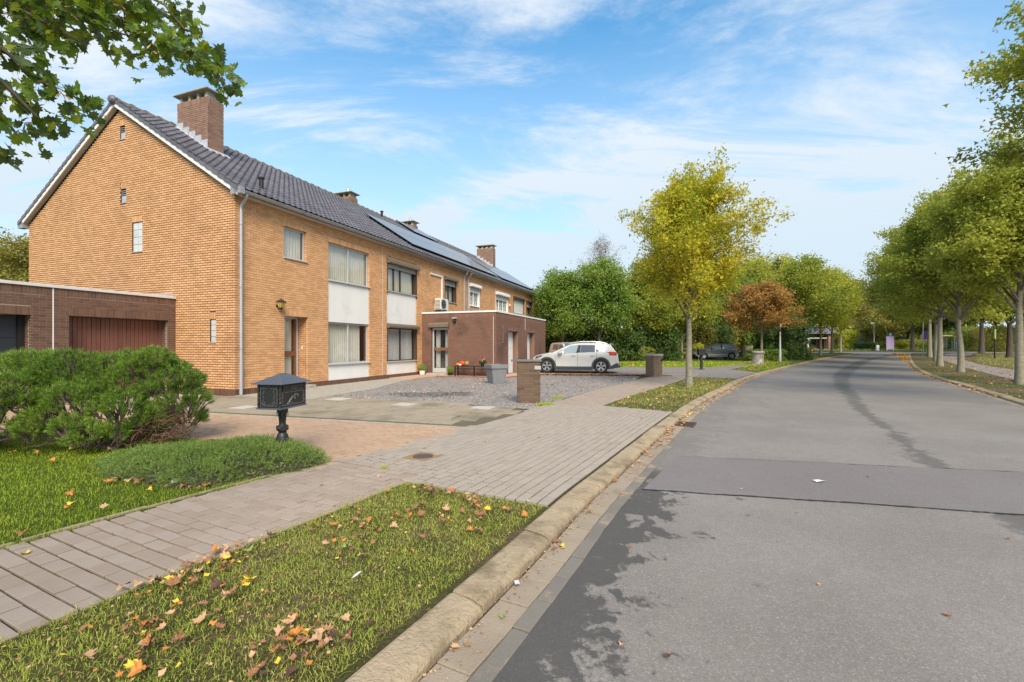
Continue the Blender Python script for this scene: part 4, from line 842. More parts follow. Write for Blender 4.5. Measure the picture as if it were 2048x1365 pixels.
window(h3,15.35-u,16.76-u,3.85,4.98,.07,m_wpaint,(.5,),m_curt,bars=4,fw=.07); shutter_box(h3,15.33-u,16.78-u,4.98,5.18,m_wpaint,.34,m_wpaint,rail=m_wpaint)
window(h3,19.47-u,21.80-u,3.85,4.94,.07,m_wpaint,(.33,.66),m_curt,bars=4,fw=.07); shutter_box(h3,19.45-u,21.82-u,4.93,5.16,m_wpaint,.34,m_wpaint,rail=m_wpaint); pipe(h3,15.0-u,2.9)
h4,B4,_=house(3,'farthest terrace house with one closed white shutter and a small dark window',[(23.02,25.36,3.9,5.1),(26.1,27.3,3.95,5.1)],[(23.02,25.36,5.1,5.31),(26.1,27.3,5.1,5.31)],0)
u=UB[3]; w4=UB[4]-u
B4+=[(w4-.1,w4,a,b_,c,d) for a,b_,c,d in bricklay((0,GW),DZ,9.15,[],shape=glim,joint=.014)]; wallbricks(h4,B4,m_yb,0)
window(h4,23.04-u,25.34-u,3.92,4.98,.12,m_dframe,(.5,),None); shutter_box(h4,23.02-u,25.36-u,4.98,5.18,m_dframe,1.05,m_wpaint)
window(h4,26.12-u,27.28-u,3.97,4.98,.12,m_dframe,(.5,),m_curtb); shutter_box(h4,26.1-u,27.3-u,4.98,5.16,m_dframe,.36,m_wpaint)
gm=MB(); mortar(gm,(0,GW),0,5.8,[],lambda m,a,b_,c,d:m.box(w4-.3,w4-.012,a,b_,c,d)); n=gm.v([(x,y,z) for x in (w4-.3,w4-.012) for y,z in ((0,5.8),(GW,5.8),(5.13,9.12))]); gm.f([(n,n+1,n+2),(n+5,n+4,n+3),(n,n+2,n+5,n+3),(n+1,n+4,n+5,n+2)]); gm.build('gable_wall',m_ym,h4); verge(h4,w4,-1); pipe(h4,w4-.12,.02)
chimney(h4,5.05,5.65,3.34,4.86,7.85,9.9,0); chimney(h2,11.2-UB[1],11.8-UB[1],5.3,6.7,8.4,9.72,0,cowl=True,flash=False); chimney(h3,17.5-UB[2],18.1-UB[2],5.3,6.7,8.4,9.72,0,cowl=True,flash=False)
for i,h in enumerate((h1,h2,h3,h4)):
    roof_for(i,h); w=UB[i+1]-UB[i]; MB().box(.014,w,GW-.3,GW,0,5.8).build('back_wall',m_bmd,h); MB().box(.31,w-.31,.31,GW-.31,2.55,2.7).build('upper_floor',m_room,h)
def cowlpipe(root,x,y,h=.28):
    MB().lathe([(.07,-.12),(.07,h),(.075,h+.01),(.10,h+.02),(.10,h+.06),(.03,h+.09),(.001,h+.09)],x,y,12,rz(y)+.05).build('roof_vent',m_blackm,root)
cowlpipe(h1,1.3,.5); cowlpipe(h2,13.2-UB[1],4.7)
# hairline rendered joint between house 1 and 2
MB().box(6.83,6.86,-.004,.01,.17,5.68).build('movement_joint',M('pale_mastic',[(.55,.5,.45)],.8),h1)
# solar panels
def m_solar():
    s=NT('solar_glass'); g=s.n('ShaderNodeBsdfPrincipled'); s.put((.15,.15,.15),g.inputs['Base Color']); g.inputs['Roughness'].default_value=.42; g.inputs['Specular IOR Level'].default_value=.7; g.inputs['Coat Weight'].default_value=.25; g.inputs['IOR'].default_value=1.9; g.inputs['Coat IOR'].default_value=1.9; s.L.new(g.outputs[0],s.out.inputs[0]); return s.m
m_sol=m_solar(); m_solf=M('panel_frame',[(.05,.05,.055)],.35,metal=.6,bump=0); al=math.atan(RK)
b=MB(); b.box(-.495,.495,-.83,.83,0,.035); sf_me=mesh('frame',b.V,b.F,m_solf); b=MB(); b.box(-.485,.485,-.82,.82,.0352,.038); sg_me=mesh('solar_glass',b.V,b.F,m_sol)
def solar(root,u,v):
    o=empty('solar_panel',group='solar panels on the terrace roof',cat='solar panel',label=None)
    x,y=L2W(u,v); o.location=(x,y,rz(v)+.17); o.rotation_mode='XYZ'; o.rotation_euler=(Matrix.Rotation(HA,3,'Z')@Matrix.Rotation(al,3,'X')).to_euler()
    add('frame',sf_me,o); add('glass',sg_me,o); return o
ca=math.cos(al)
ORD=['first','second','third','fourth','fifth','sixth','seventh','eighth','ninth','tenth','eleventh']
for row in range(2):
    for k in range(11): solar(h2,9.9+1.0*k,.85+1.68*ca*row)['label']='%s solar panel from the near end of the %s row in the long roof array'%(ORD[k],('lower','upper')[row])
for k in range(3): solar(h2,15.6+1.0*k,4.35)['label']='%s solar panel of the short top row beside the third chimney'%ORD[k]
for row in range(2):
    for k in range(8): solar(h4,21.5+1.0*k,.85+1.68*ca*row)['label']='%s solar panel from the near end of the %s row in the far roof array'%(ORD[k],('lower','upper')[row])
for v_ in (.3,1.3,2.0,3.0): pass
for nm_,u0_,u1_ in (('a',9.4,20.4),('b',21.0,29.0)):
    r_=empty('mounting_rail',label='black rail set carrying the %s solar array'%('long' if nm_=='a' else 'far'),cat='rail'); x,y=L2W(u0_,0); r_.location=(x,y,0); r_.rotation_euler=(0,0,HA)
    for v in (.45,1.25,1.9,2.7): MB().box(0,u1_-u0_,v-.02,v+.02,rz(v)+.09,rz(v)+.15).build('rail',m_blackm,r_)
    for k in range(2): MB().box(.02+k*(u1_-u0_-.06),.05+k*(u1_-u0_-.06),-.0,.01,rz(0)+.07,rz(0)+.1).build('clamp',m_zinc,r_)
# air conditioner, duct, wall things
ac=empty('air_conditioner',(*L2W(11.05,-.02),3.22),HA,'cream air conditioner outdoor unit on wall brackets under a white duct','air conditioner')
MB().bbox(0,.82,-.42,-.08,.06,.62,.012).build('casing',m_cream,ac)
b=MB(); b.lathe([(.001,0),(.24,0),(.24,.012),(.001,.012)],k=24); g=b.build('fan_opening',m_dark,ac); g.location=(.31,-.421,.34); g.rotation_euler=(math.pi/2,0,0)
for k in range(6): MB().box(.06,.56,-.436,-.43,.12+k*.085,.128+k*.085).build('grille_bar',m_cream,ac)
for k in range(7): MB().box(-.012,-.004,-.39,-.11,.10+k*.068,.12+k*.068).build('side_fin',m_dark,ac)
for x in (.1,.7): MB().box(x,x+.03,-.45,.01,.02,.05).box(x,x+.03,-.012,.012,.02,.35).build('bracket',m_cream,ac)
du=empty('cable_duct',(*L2W(10.75,-.005),0),HA,'white cable duct bent along the wall above the air conditioner','duct'); MB().box(0,1.2,-.06,.0,5.03,5.11).build('horizontal_run',m_wpaint,du); MB().box(1.12,1.2,-.065,-.002,3.84,5.029).build('vertical_run',m_wpaint,du)
al_=empty('alarm_box',(*L2W(22.05,-.01),4.35),HA,'small red and white alarm fitting between the shuttered upper windows','alarm'); MB().bbox(-.05,.05,-.1,0,0,.14,.01).build('white_casing',m_wpaint,al_); MB().lathe([(.05,0),(.06,-.06),(.03,-.1)],0,-.06,10).build('red_lens',M('red_plastic',[(.5,.03,.02)],.3,bump=0),al_)
# wall lantern
wl=empty('wall_lantern',(*L2W(1.45,-.0),2.66),HA,'black coach lantern with amber panes on the wall over the front door','wall lamp')
MB().lathe([(.001,-.05),(.055,-.05),(.05,.02),(.001,.02)],0,0,14).build('wall_plate',m_black,wl).rotation_euler=(math.pi/2,0,0)
MB().tube([(0,-.0,-.02),(0,-.06,-.09),(0,-.14,-.10),(0,-.16,-.05)],.012).box(-.008,.008,-.168,-.152,-.2,-.1).build('arm',m_black,wl)
b=MB(); b.loft([[(r*math.cos(a),-.16+r*math.sin(a),z) for a in [math.pi/4+i*math.pi/2 for i in range(4)]] for r,z in ((.07,-.05),(.125,.12))]); b.build('amber_pane',m_amber,wl)
b=MB(); 
for i in range(8): a=i*math.pi/4+math.pi/4; r0,r1=(.071,.128) if i%2==0 else (.052,.092); b.tube([(r0*math.cos(a),-.16+r0*math.sin(a),-.05),(r1*math.cos(a),-.16+r1*math.sin(a),.12)],.006,5)
b.loft([[(r*math.cos(a),-.16+r*math.sin(a),z) for a in [math.pi/4+i*math.pi/2 for i in range(4)]] for r,z in ((.15,.115),(.155,.125),(.07,.19),(.03,.205))]); b.ball((0,-.16,.22),.022); b.lathe([(.05,-.08),(.07,-.05),(.02,-.1)],0,-.16,8); b.build('cage',m_black,wl)
# ---------------------------------------------------------------- left garages
ga=empty('garage_building',(*L2W(0,2.46),0),HA,'flat roofed brown brick garages with one red brown slatted door','garage')
gop=[(-2.56,-.22,.0,2.17),(-5.75,-3.28,.0,2.14)]; gso=[(-2.56,-.22,2.17,2.38),(-5.75,-3.28,2.14,2.35)]
cap_s=[(-3.0,-.02,2.65,2.83),(-8,-3.22,2.65,2.83)]
gb=bricklay((-8.0,-.012),0,2.83,gop,gso+[(-2.62,-.012,2.64,2.83),(-8,-3.05,2.64,2.83)],plen=.25,ph=.066,joint=.012)
Bg=[(a,b_,0,.1,c,d) for a,b_,c,d in gb]
for (a,b_,c,d) in bricklay((.105,.45),0,2.14,[],plen=.25,ph=.066): Bg+=[(-3.28,-3.18,a,b_,c,d)]+[(-2.66,-2.56,a,b_,c,d)]
for (a,b_,c,d) in bricklay((.105,.45),0,2.17,[],plen=.25,ph=.066): Bg+=[(-.22,-.12,a,b_,c,d)]
wallbricks(ga,Bg,m_bb,300)
mb=MB(); mortar(mb,(-8,-.014),0,2.83,gop,lambda m,a,b_,c,d:m.box(a,b_,.007,.44,c,d)); mb.build('wall',m_bm,ga)
MB().box(-8.0,-.002,.0,6.0,2.84,2.87).build('roof_slab',m_dark,ga); MB().bbox(-8.02,-.004,-.035,.06,2.835,2.905,.006).build('roof_trim',M('aluminium_trim',[(.58,.57,.56),(.66,.65,.64)],.5,bump=0,dirt=((.35,.33,.3),3,.5,.8,.4)),ga)
b=MB(); n=b.v([(-.9,.1,2.87),(-.01,.1,2.87),(-.01,.5,2.87),(-.9,.5,2.87),(-.35,.12,2.95),(-.01,.12,3.02),(-.01,.5,3.02),(-.35,.5,2.95)]); b.f([tuple(n+i for i in f) for f in BOXF.tolist()]); b.build('roof_flashing',m_lead,ga)
MB().box(-2.885,-2.862,-.006,.01,.0,2.83).build('movement_joint',M('white_mastic',[(.72,.7,.7)],.7),ga)
gd=add('garage_door',None,ga); n=23
for k in range(n):
    a=-2.56+.003+2.334*k/n; MB().bbox(a+.004,a+2.334/n-.005,.30+(k%2)*.006,.33,.03,2.16,.003).build('slat',m_gdoor,gd)
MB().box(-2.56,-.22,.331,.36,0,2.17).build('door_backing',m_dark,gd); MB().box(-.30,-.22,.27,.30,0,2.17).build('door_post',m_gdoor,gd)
gd=add('sectional_door',None,ga)
for k in range(4): MB().bbox(-5.74,-3.40,.30,.34,.02+k*.53,.02+(k+1)*.53-.008,.004).build('door_panel',m_anth,gd)
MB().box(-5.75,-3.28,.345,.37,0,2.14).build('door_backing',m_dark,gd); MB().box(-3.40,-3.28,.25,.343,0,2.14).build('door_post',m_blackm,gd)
# ---------------------------------------------------------------- garage annex in front of houses 2 and 3
an_=empty('garage_annex',(*L2W(9.98,0),0),HA,'brown brick annex with two white garage doors and an aluminium front door','annex')
AV=-3.91; AL=8.2; AH=2.98
# side wall facing the camera (x=0), y from AV to 0 ; front wall y=AV
sop=[(-1.43,-.50,.10,2.30)]; sb=bricklay((AV,-.002),0,AH-.0,sop,[(AV,-.002,AH-.2,AH),(-1.5,-.43,2.32,2.52)],plen=.25,ph=.062,joint=.010)
fop=[(1.62,3.08,0,2.15),(4.58,5.92,0,2.15)]; fb=bricklay((.101,AL),0,AH,fop,[(.101,AL,AH-.2,AH),(1.62,3.08,2.15,2.35),(4.58,5.92,2.15,2.35)],plen=.25,ph=.062,joint=.010)
m_ab=M('annex_brick',[(.15,.075,.052),(.20,.105,.072),(.175,.09,.06),(.225,.125,.09)],.85,ns=1.2,nm=.3,bump=.4,dirt=[((.07,.045,.035),.9,.5,.7,.6),((.62,.58,.54),6,.71,.74,.6)])
Ba=[(0,.1,a,b_,c,d) for a,b_,c,d in sb]+[(a,b_,AV,AV+.1,c,d) for a,b_,c,d in fb]
for a,b_,c,d in bricklay((AV+.105,AV+.6),0,2.15,[],plen=.25,ph=.062):
    for x in (3.08,5.92): Ba.append((x,x+.08,a,b_,c,d))
for i_,bb in enumerate(Ba):
    pass
wallbricks(an_,Ba,m_ab,300)
mb=MB(); mortar(mb,(AV+.012,-.002),0,AH,sop,lambda m,a,b_,c,d:m.box(.012,.25,a,b_,c,d)); mortar(mb,(.2501,AL-.001),0,AH,fop,lambda m,a,b_,c,d:m.box(a,b_,AV+.012,AV+.6,c,d)); mb.build('wall',M('light_mortar',[(.27,.20,.16),(.33,.25,.2)],.95),an_)
MB().box(.02,AL,AV+.02,-.002,AH+.0,AH+.03).build('roof_slab',m_dark,an_)
m=MB(); m.box(-.03,AL+.02,AV-.03,AV+.05,AH+.001,AH+.075).box(-.03,.05,AV+.05,-.003,AH+.001,AH+.075); m.build('roof_trim',m_wpaint,an_)
MB().box(-.004,.01,AV+.12,AV+.135,.35,AH-.2).build('movement_joint',MATS['white_mastic'],an_)
MB().box(4.2,4.22,AV-.01,AV+.02,2.3,AH-.02).build('cable',m_wpaint,an_)
for x0,x1 in ((1.62,3.08),(4.58,5.92)):
    g=add('garage_door',None,an_)
    for k in range(5): MB().bbox(x0+.01,x1-.01,AV+.30,AV+.34,.02+k*.425,.02+(k+1)*.425-.008,.004).build('door_panel',m_wpaint,g)
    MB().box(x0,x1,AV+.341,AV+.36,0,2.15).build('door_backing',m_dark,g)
d=add('front_door',None,an_); y0,y1=-1.42,-.51
m=MB(); m.box(.11,.17,y0,y0+.05,.12,2.28).box(.11,.17,y1-.09,y1,.12,2.28).box(.11,.17,y0+.05,y1-.09,2.2,2.28).box(.11,.17,y0+.05,y1-.09,.12,.34); m.build('frame',m_alu,d)
MB().box(.135,.142,y0+.05,y1-.09,.34,2.2).build('pane',m_glass,d); MB().box(.10,.17,y0+.04,y1-.08,1.2,1.33).build('mid_rail',m_wood,d)
for a,b_ in ((y0+.05,y0+.3),(y1-.35,y1-.1)): 
    m=MB(); n=m.v([(.3+.02*math.sin(k*2.2),a+(b_-a)*k/9,z) for z in (.35,2.2) for k in range(10)]); m.f([(n+k,n+k+1,n+k+11,n+k+10) for k in range(9)]); m.build('curtain',m_curtb,d)
MB().box(1.1,1.12,-2.2,-.05,0,2.6).build('hall_wall',m_room,d); MB().box(.101,.13,y1-.02,y1+.06,.1,2.3).build('door_jamb',m_dframe,an_)
m=MB(); m.loft([[(-.001,y,2.30),(-.13,y,2.30),(-.14,y,2.32),(-.14,y,2.44),(-.08,y,2.52),(-.001,y,2.52)] for y in (-1.5,-.43)]); m.build('shutter_box',m_bronze,an_)
MB().bbox(-.3,.12,-1.6,-.4,.03,.11,.01).build('doorstep',m_conc,an_)
lt=empty('bulkhead_lamp',(*L2W(9.98,-1.82),2.66),HA,'dark round bulkhead lamp with pale hood on the brown annex wall','wall lamp'); m=MB(); m.ball((-.07,0,-.06),.075,rz=.10); m.build('globe',m_blackm,lt); MB().box(-.16,.0,-.1,.1,.06,.085).build('hood',m_wpaint,lt); MB().box(-.05,.0,-.05,.05,-.1,.06).build('back_plate',m_blackm,lt)
mb_=MB(); mb_.bbox(.0,.08,AV-.06,AV-.001,1.3,1.42,.005)
orn=empty('wall_ornament',(*L2W(10.86,AV),1.55),HA,'weathered vertical metal ornament on the annex wall left of the garage doors','ornament')
m=MB(); 
for k,(w_,z_) in enumerate(((.05,.75),(.08,.68),(.04,.6),(.09,.5),(.07,.40),(.05,.3),(.08,.2),(.06,.1),(.08,.0))): m.box(-w_,w_,-.03,-.002,z_,z_+.075)
m.build('relief',M('weathered_bronze',[(.22,.20,.14),(.15,.12,.09)],.8),orn)
# ---------------------------------------------------------------- vegetation
def sph(n,r): 
    v=r.normal(size=(n,3)); return v/np.linalg.norm(v,axis=1)[:,None]
def leaves_mesh(name,P,Nn,size,mat,r,fold=.25,tpl='rhomb',rnd=None):
    """small folded leaf faces at P with normals about Nn"""
    n=len(P); N_=Nn/np.maximum(1e-6,np.linalg.norm(Nn,axis=1))[:,None]; t=np.cross(N_,sph(n,r)); t/=np.maximum(1e-6,np.linalg.norm(t,axis=1))[:,None]; b=np.cross(N_,t); s=(size*r.uniform(.6,1.3,n))[:,None] if np.isscalar(size) else size[:,None]
    if tpl=='rhomb': L=[(-1,0,0),(0,-.62,1),(.9,0,0),(0,.62,1)]; F0=[(0,1,2),(0,2,3)]
    else: # five pointed maple outline
        L=[(-1,0,0),(-.25,-.35,.4),(-.15,-1,1),(.2,-.42,.5),(1.1,0,.1),(.2,.42,.5),(-.15,1,1),(-.25,.35,.4)]; F0=[(1,2,3),(5,6,7),(1,3,5),(1,5,7),(3,4,5)]
    V=np.stack([P+t*s*a+b*s*c+N_*s*fold*d for a,c,d in L],1).reshape(-1,3); F=(np.array(F0)[None]+len(L)*np.arange(n)[:,None,None]).reshape(-1,3)
    rn=r.random(n) if rnd is None else rnd
    return mesh(name,V,F,mat,rnd=np.repeat(rn,len(F0)))
def make_tree(seed,H,tr,cz,R,Rz,nleaf,lsize,mat,bark=m_bark,nlimb=16,top=None,droop=0,tpl='rhomb',spread=.085,lean=0,dens_low=1,cone=0,sub=7,spike=.28):
    """returns (trunk mesh, branches mesh, crown mesh); crown centre height cz, radii R,Rz"""
    r=np.random.default_rng(seed); q=random.Random(seed); b=MB(); hs=cz-Rz*.72
    tp=[(0,0,-.1),(0,0,.05),(.01,0,.4)]; zt=cz+Rz*.4; nst=8
    for k in range(1,nst+1): f=k/nst; tp.append((lean*f+q.uniform(-.012,.012)*R*.4,q.uniform(-.012,.012)*R*.4,.4+(zt-.4)*f))
    rad=[tr*1.45,tr*1.2,tr]+[tr*(1-.85*(k/nst)**.9) for k in range(1,nst+1)]
    b.tube(tp,rad,10); tm=mesh('trunk',b.V,b.F,bark,smooth=True); lb=MB(); tips=[]
    def on(z):
        for i in range(len(tp)-1):
            if tp[i][2]<=z<=tp[i+1][2]: f=(z-tp[i][2])/(tp[i+1][2]-tp[i][2]+1e-9); return Vector(tp[i]).lerp(Vector(tp[i+1]),f),rad[i]*(1-f)+rad[i+1]*f
        return Vector(tp[-1]),rad[-1]
    for i in range(nlimb):
        f=(i+.5)/nlimb; z=hs*.98+(zt-hs)*f**1.1*.95; p0,r0=on(z); a=i*2.4+q.uniform(-.4,.4)
        el=-.35+1.75*f+q.uniform(-.15,.15); ex=q.uniform(.56,.80)+(q.random()<.35)*spike*q.random()
        cr=(1-cone*max(0,f)) ; d=Vector((math.cos(a)*math.cos(el),math.sin(a)*math.cos(el),math.sin(el)))
        e=Vector((lean*.6,0,cz))+Vector((d.x*R*ex*cr,d.y*R*ex*cr,d.z*Rz*ex)); 
        if e.z<hs*.9: e.z=hs*.9
        m1=p0.lerp(e,.45)+Vector((0,0,.10*R-droop*.1)); pts=[p0,p0.lerp(m1,.5)+Vector((0,0,.03*R)),m1,m1.lerp(e,.55)+Vector((q.uniform(-.05,.05)*R,q.uniform(-.05,.05)*R,.02*R)),e]; rr=min(r0*.55,tr*.5)
        lb.tube(pts,[rr,rr*.8,rr*.55,rr*.32,rr*.1],5)
        for j in range(sub):
            g=.28+.72*(j+q.random())/sub; k=min(3,int(g*4)); s=pts[k].lerp(pts[k+1],g*4-k); dd=(e-p0).normalized(); sd_=Vector(sph(1,r)[0]); sd_=(sd_-dd*sd_.dot(dd)*.3); L=R*q.uniform(.16,.42)*(1.15-.45*g)
            t=s+(dd*.55+sd_.normalized()).normalized()*L+Vector((0,0,.06*R-droop*L)); lb.tube([s,s.lerp(t,.5)+Vector((0,0,.03*R)),t],[rr*.25,rr*.16,rr*.06],4); tips.append((s,t,L))
        tips.append((pts[3],e,(e-pts[3]).length))
    if nleaf==0: return tm,mesh('branches',lb.V,lb.F,bark),None
    Ls=np.array([t[2] for t in tips]); ci=r.choice(len(tips),nleaf,p=Ls/Ls.sum()); A=np.array([tuple(t[0]) for t in tips])[ci]; B=np.array([tuple(t[1]) for t in tips])[ci]; f=r.random(nleaf)**.75
    sg=spread*R*(.45+.75*(1-f)); P=A+(B-A)*f[:,None]+r.normal(size=(nleaf,3))*sg[:,None]*np.array([1,1,.75]); P[:,2]-=droop*np.abs(r.normal(size=nleaf))*.5
    Nn=r.normal(size=(nleaf,3))*.8+np.array([0,0,.75])
    tipc=r.random(len(tips)); rn=(tipc[ci]*.55+r.random(nleaf)*.45)
    return tm,mesh('branches',lb.V,lb.F,m_twig if bark is m_bark else bark),leaves_mesh('crown',P,Nn,lsize,mat,r,tpl=tpl,rnd=rn)
def place_tree(name,meshes,x,y,label,group=None,rz=0,s=1,cat='tree',z=-.02,sz=None):
    o=empty(name,(x,y,z+rise(y)),rz,label,cat,group); o.scale=(s,s,sz or s); add('trunk',meshes[0],o); add('branches',meshes[1],o)
    if meshes[2]: add('crown',meshes[2],o)
    return o
m_lyel=leafmat('yellow_green_leaf',[(.10,.14,.012),(.18,.22,.015),(.30,.28,.018),(.46,.31,.02),(.60,.34,.02),(.20,.23,.015),(.50,.36,.03)],.42,.5,.5,.9)
m_lgrn=leafmat('street_tree_leaf',[(.095,.13,.018),(.145,.185,.024),(.21,.24,.034),(.30,.29,.045),(.165,.20,.03),(.34,.27,.055)],.5,.5,.4,.7)
m_lgr2=leafmat('fresh_green_leaf',[(.05,.095,.014),(.085,.15,.02),(.13,.20,.03),(.17,.22,.045),(.09,.15,.02)],.35,.5,.45,.5)
m_ldk=leafmat('dark_hedge_leaf',[(.018,.042,.01),(.035,.07,.014),(.055,.095,.018),(.03,.06,.012)],.25,.5,.4,.8)
m_lbrn=leafmat('rusty_leaf',[(.16,.07,.025),(.26,.12,.035),(.32,.17,.05),(.16,.12,.03),(.22,.09,.035)],.35,.6,.45,.8)
m_lolv=leafmat('olive_leaf',[(.10,.10,.02),(.17,.155,.03),(.23,.19,.045),(.12,.13,.02)],.35,.6,.45,.5)
m_lylg=leafmat('lime_leaf',[(.11,.15,.014),(.19,.23,.02),(.28,.29,.025),(.34,.28,.03),(.09,.13,.015)],.4,.5,.5,.6)
m_lblu=leafmat('blue_conifer_needle',[(.06,.09,.085),(.10,.14,.13),(.15,.19,.18)],.15,.6,.4,.6)
m_lcon=leafmat('dark_conifer_needle',[(.025,.05,.025),(.05,.08,.035),(.08,.11,.05)],.15,.6,.4,.6)
# street tree with yellowing crown
T=make_tree(11,9,.115,4.6,2.85,3.35,50000,.054,m_lyel,nlimb=38,tpl='maple',spread=.085,sub=9,spike=.12)
place_tree('street_tree',T,6.2,15.95,'yellow and green autumn tree alone on the grass verge beside the driveway','trees along the street')
# the row across the road
TA=make_tree(21,8,.125,4.65,3.2,3.3,60000,.060,m_lgrn,nlimb=28,spread=.085,sub=8)
TB=make_tree(22,9,.125,4.9,3.8,3.9,72000,.064,m_lgrn,nlimb=30,spread=.085,sub=8,lean=-.25)
place_tree('street_tree',TA,18.85,16.9,'green street tree with pale mottled trunk nearest the frame edge across the road','trees along the street',.4,1.12)
place_tree('street_tree',TB,24.5,24.85,'leaning green street tree second along the far kerb','trees along the street',0,1.2)
place_tree('street_tree',TA,30.0,31.9,'third street tree along the far kerb with darker trunk','trees along the street',2.1,1.38)
place_tree('street_tree',TB,38.0,40.8,'fourth slim street tree along the far kerb','trees along the street',4.0,1.5)
place_tree('street_tree',TA,44.6,48.6,'farthest street tree of the row before the information board','trees along the street',1.0,1.65)
TC=make_tree(23,10,.16,6.9,3.4,3.2,40000,.062,leafmat('near_yellow_leaf',[(.08,.11,.014),(.13,.16,.02),(.20,.21,.025),(.38,.34,.03),(.10,.13,.02)],.4,.5,.4,.7),nlimb=28,tpl='maple',spread=.08)
place_tree('street_tree',TC,13.25,9.6,'tall tree overhanging the upper edge of the view, trunk outside the frame','trees along the street')
# left row beyond the driveway
TD=make_tree(31,6,.10,3.9,2.8,2.5,20000,.075,m_lbrn,nlimb=22,spread=.12)
place_tree('street_tree',TD,21.4,39.0,'rusty brown street tree beyond the second brick pillar','trees along the street',0,1.25,sz=1.1)
TE=make_tree(32,7,.11,4.2,3.1,3.2,20000,.085,m_lgrn,nlimb=22,spread=.13); TF=make_tree(33,7,.11,4.2,3.1,3.2,20000,.085,m_lylg,nlimb=22,spread=.13); TG=make_tree(34,7,.11,4.1,3.2,3.0,18000,.09,m_lolv,nlimb=22,spread=.13)
for k,(t,px,y,s,lb) in enumerate(((TF,1560,62,1.75,'yellow green crown rising behind the rusty street tree'),(TE,1500,58,1.6,'green crown between the yellow tree and the rusty one'),(TG,1585,52,1.3,'olive crown above the tall clipped hedge'),(TE,1607,45,1.38,'dark green street tree just past the tall clipped hedge'),(TF,1641,53.5,1.32,'yellow green street tree second past the clipped hedge'),(TF,1664,60,1.5,'bright yellow green street tree third past the clipped hedge'),(TG,1681,66,1.62,'olive brown street tree at the bend of the road'))):
    place_tree('street_tree',t,(px-1024)/910*y,y,lb,'trees along the street',k*1.7,s)
# garden trees behind the parking bay
GT=make_tree(41,9,.13,4.7,3.5,4.4,34000,.095,m_lgr2,nlimb=30,spread=.14,sub=8,droop=.1); GT2=make_tree(42,9,.13,4.4,3.3,4.2,30000,.10,m_lgrn,nlimb=30,spread=.14,sub=8)
for t,x,y,s,rz_,lb in ((GT,7.4,38.5,1.02,0,'big green garden tree with layered branches behind the white car'),(GT,4.3,38.5,.92,2.0,'rounded green tree between the annex and the big garden tree'),(GT2,12.0,41.5,1.05,1,'green garden tree behind the yellow street tree'),(GT2,16.8,45,1.12,3,'green tree rising over the grey hatchback'),(GT,22.5,50,1.25,4,'broad pale green tree behind the rusty street tree'),(GT2,31,60,1.4,2,'green tree far behind the clipped hedge')):
    place_tree('garden_tree',t,x,y,lb,'garden trees behind the lawn',rz_,s)
BT=make_tree(43,12,.13,8.6,2.7,4.2,5200,.05,M('dry_birch_leaf',[(.16,.11,.07),(.26,.19,.12)],.8,bump=0),nlimb=34,spread=.10,sub=10,droop=.35)
place_tree('birch_tree',BT,8.6,44,'nearly bare birch with fine drooping twigs behind the green trees')
# conifers
def make_conifer(seed,H,R,n,mat,z0=.6,ls=.09,lay=34):
    r=np.random.default_rng(seed); q=random.Random(seed); b=MB(); b.tube([(0,0,0),(0,0,H*.5),(0,0,H)],[.14,.08,.01],6); tm=mesh('trunk',b.V,b.F,m_barkd); lb=MB(); A=[];B=[]
    for i in range(lay):
        z=z0+(H-z0)*(i/lay); rr=R*(1-(i/lay))**.8*q.uniform(.75,1.1)+.12
        for k in range(6): a=q.uniform(0,6.28); p=(0,0,z); e=(math.cos(a)*rr,math.sin(a)*rr,z+rr*q.uniform(-.12,.28)); lb.tube([p,(e[0]*.5,e[1]*.5,z-.02*rr),e],[.02,.014,.005],4); A.append(p);B.append(e)
    A=np.array(A);B=np.array(B); ci=r.choice(len(A),n,p=np.linalg.norm(B-A,axis=1)/np.linalg.norm(B-A,axis=1).sum()); f=r.random(n)**.6; P=A[ci]+(B-A)[ci]*f[:,None]+r.normal(size=(n,3))*np.array([.10,.10,.06])*R*.5
    return tm,mesh('branches',lb.V,lb.F,m_barkd),leaves_mesh('crown',P,r.normal(size=(n,3)),ls,mat,r,rnd=r.random(n))
CN=make_conifer(51,10,2.6,9000,m_lcon); CB=make_conifer(52,12,3.4,14000,m_lblu,ls=.12)
place_tree('conifer',CN,35.0,60,'dark conifer tip rising over the trees above the rusty street tree','conifers',0,1.25)
place_tree('conifer',CB,81,100,'silvery blue conifer top behind the lamp post and olive trees','conifers',0,1.5)
place_tree('conifer',CN,-26,26.5,'feathery dark conifer beyond the gable end of the house','conifers',0,.95)
CG=make_tree(53,6,.1,4.2,2.2,2.3,9000,.07,m_lolv,nlimb=20,spread=.13)
place_tree('garden_tree',CG,-24.5,23.5,'dull olive shrubby tree behind the flat garage roof','garden trees by the garages',0,1.15); place_tree('garden_tree',CG,-28,25,'second olive tree at the picture edge behind the garages','garden trees by the garages',2,1.1)
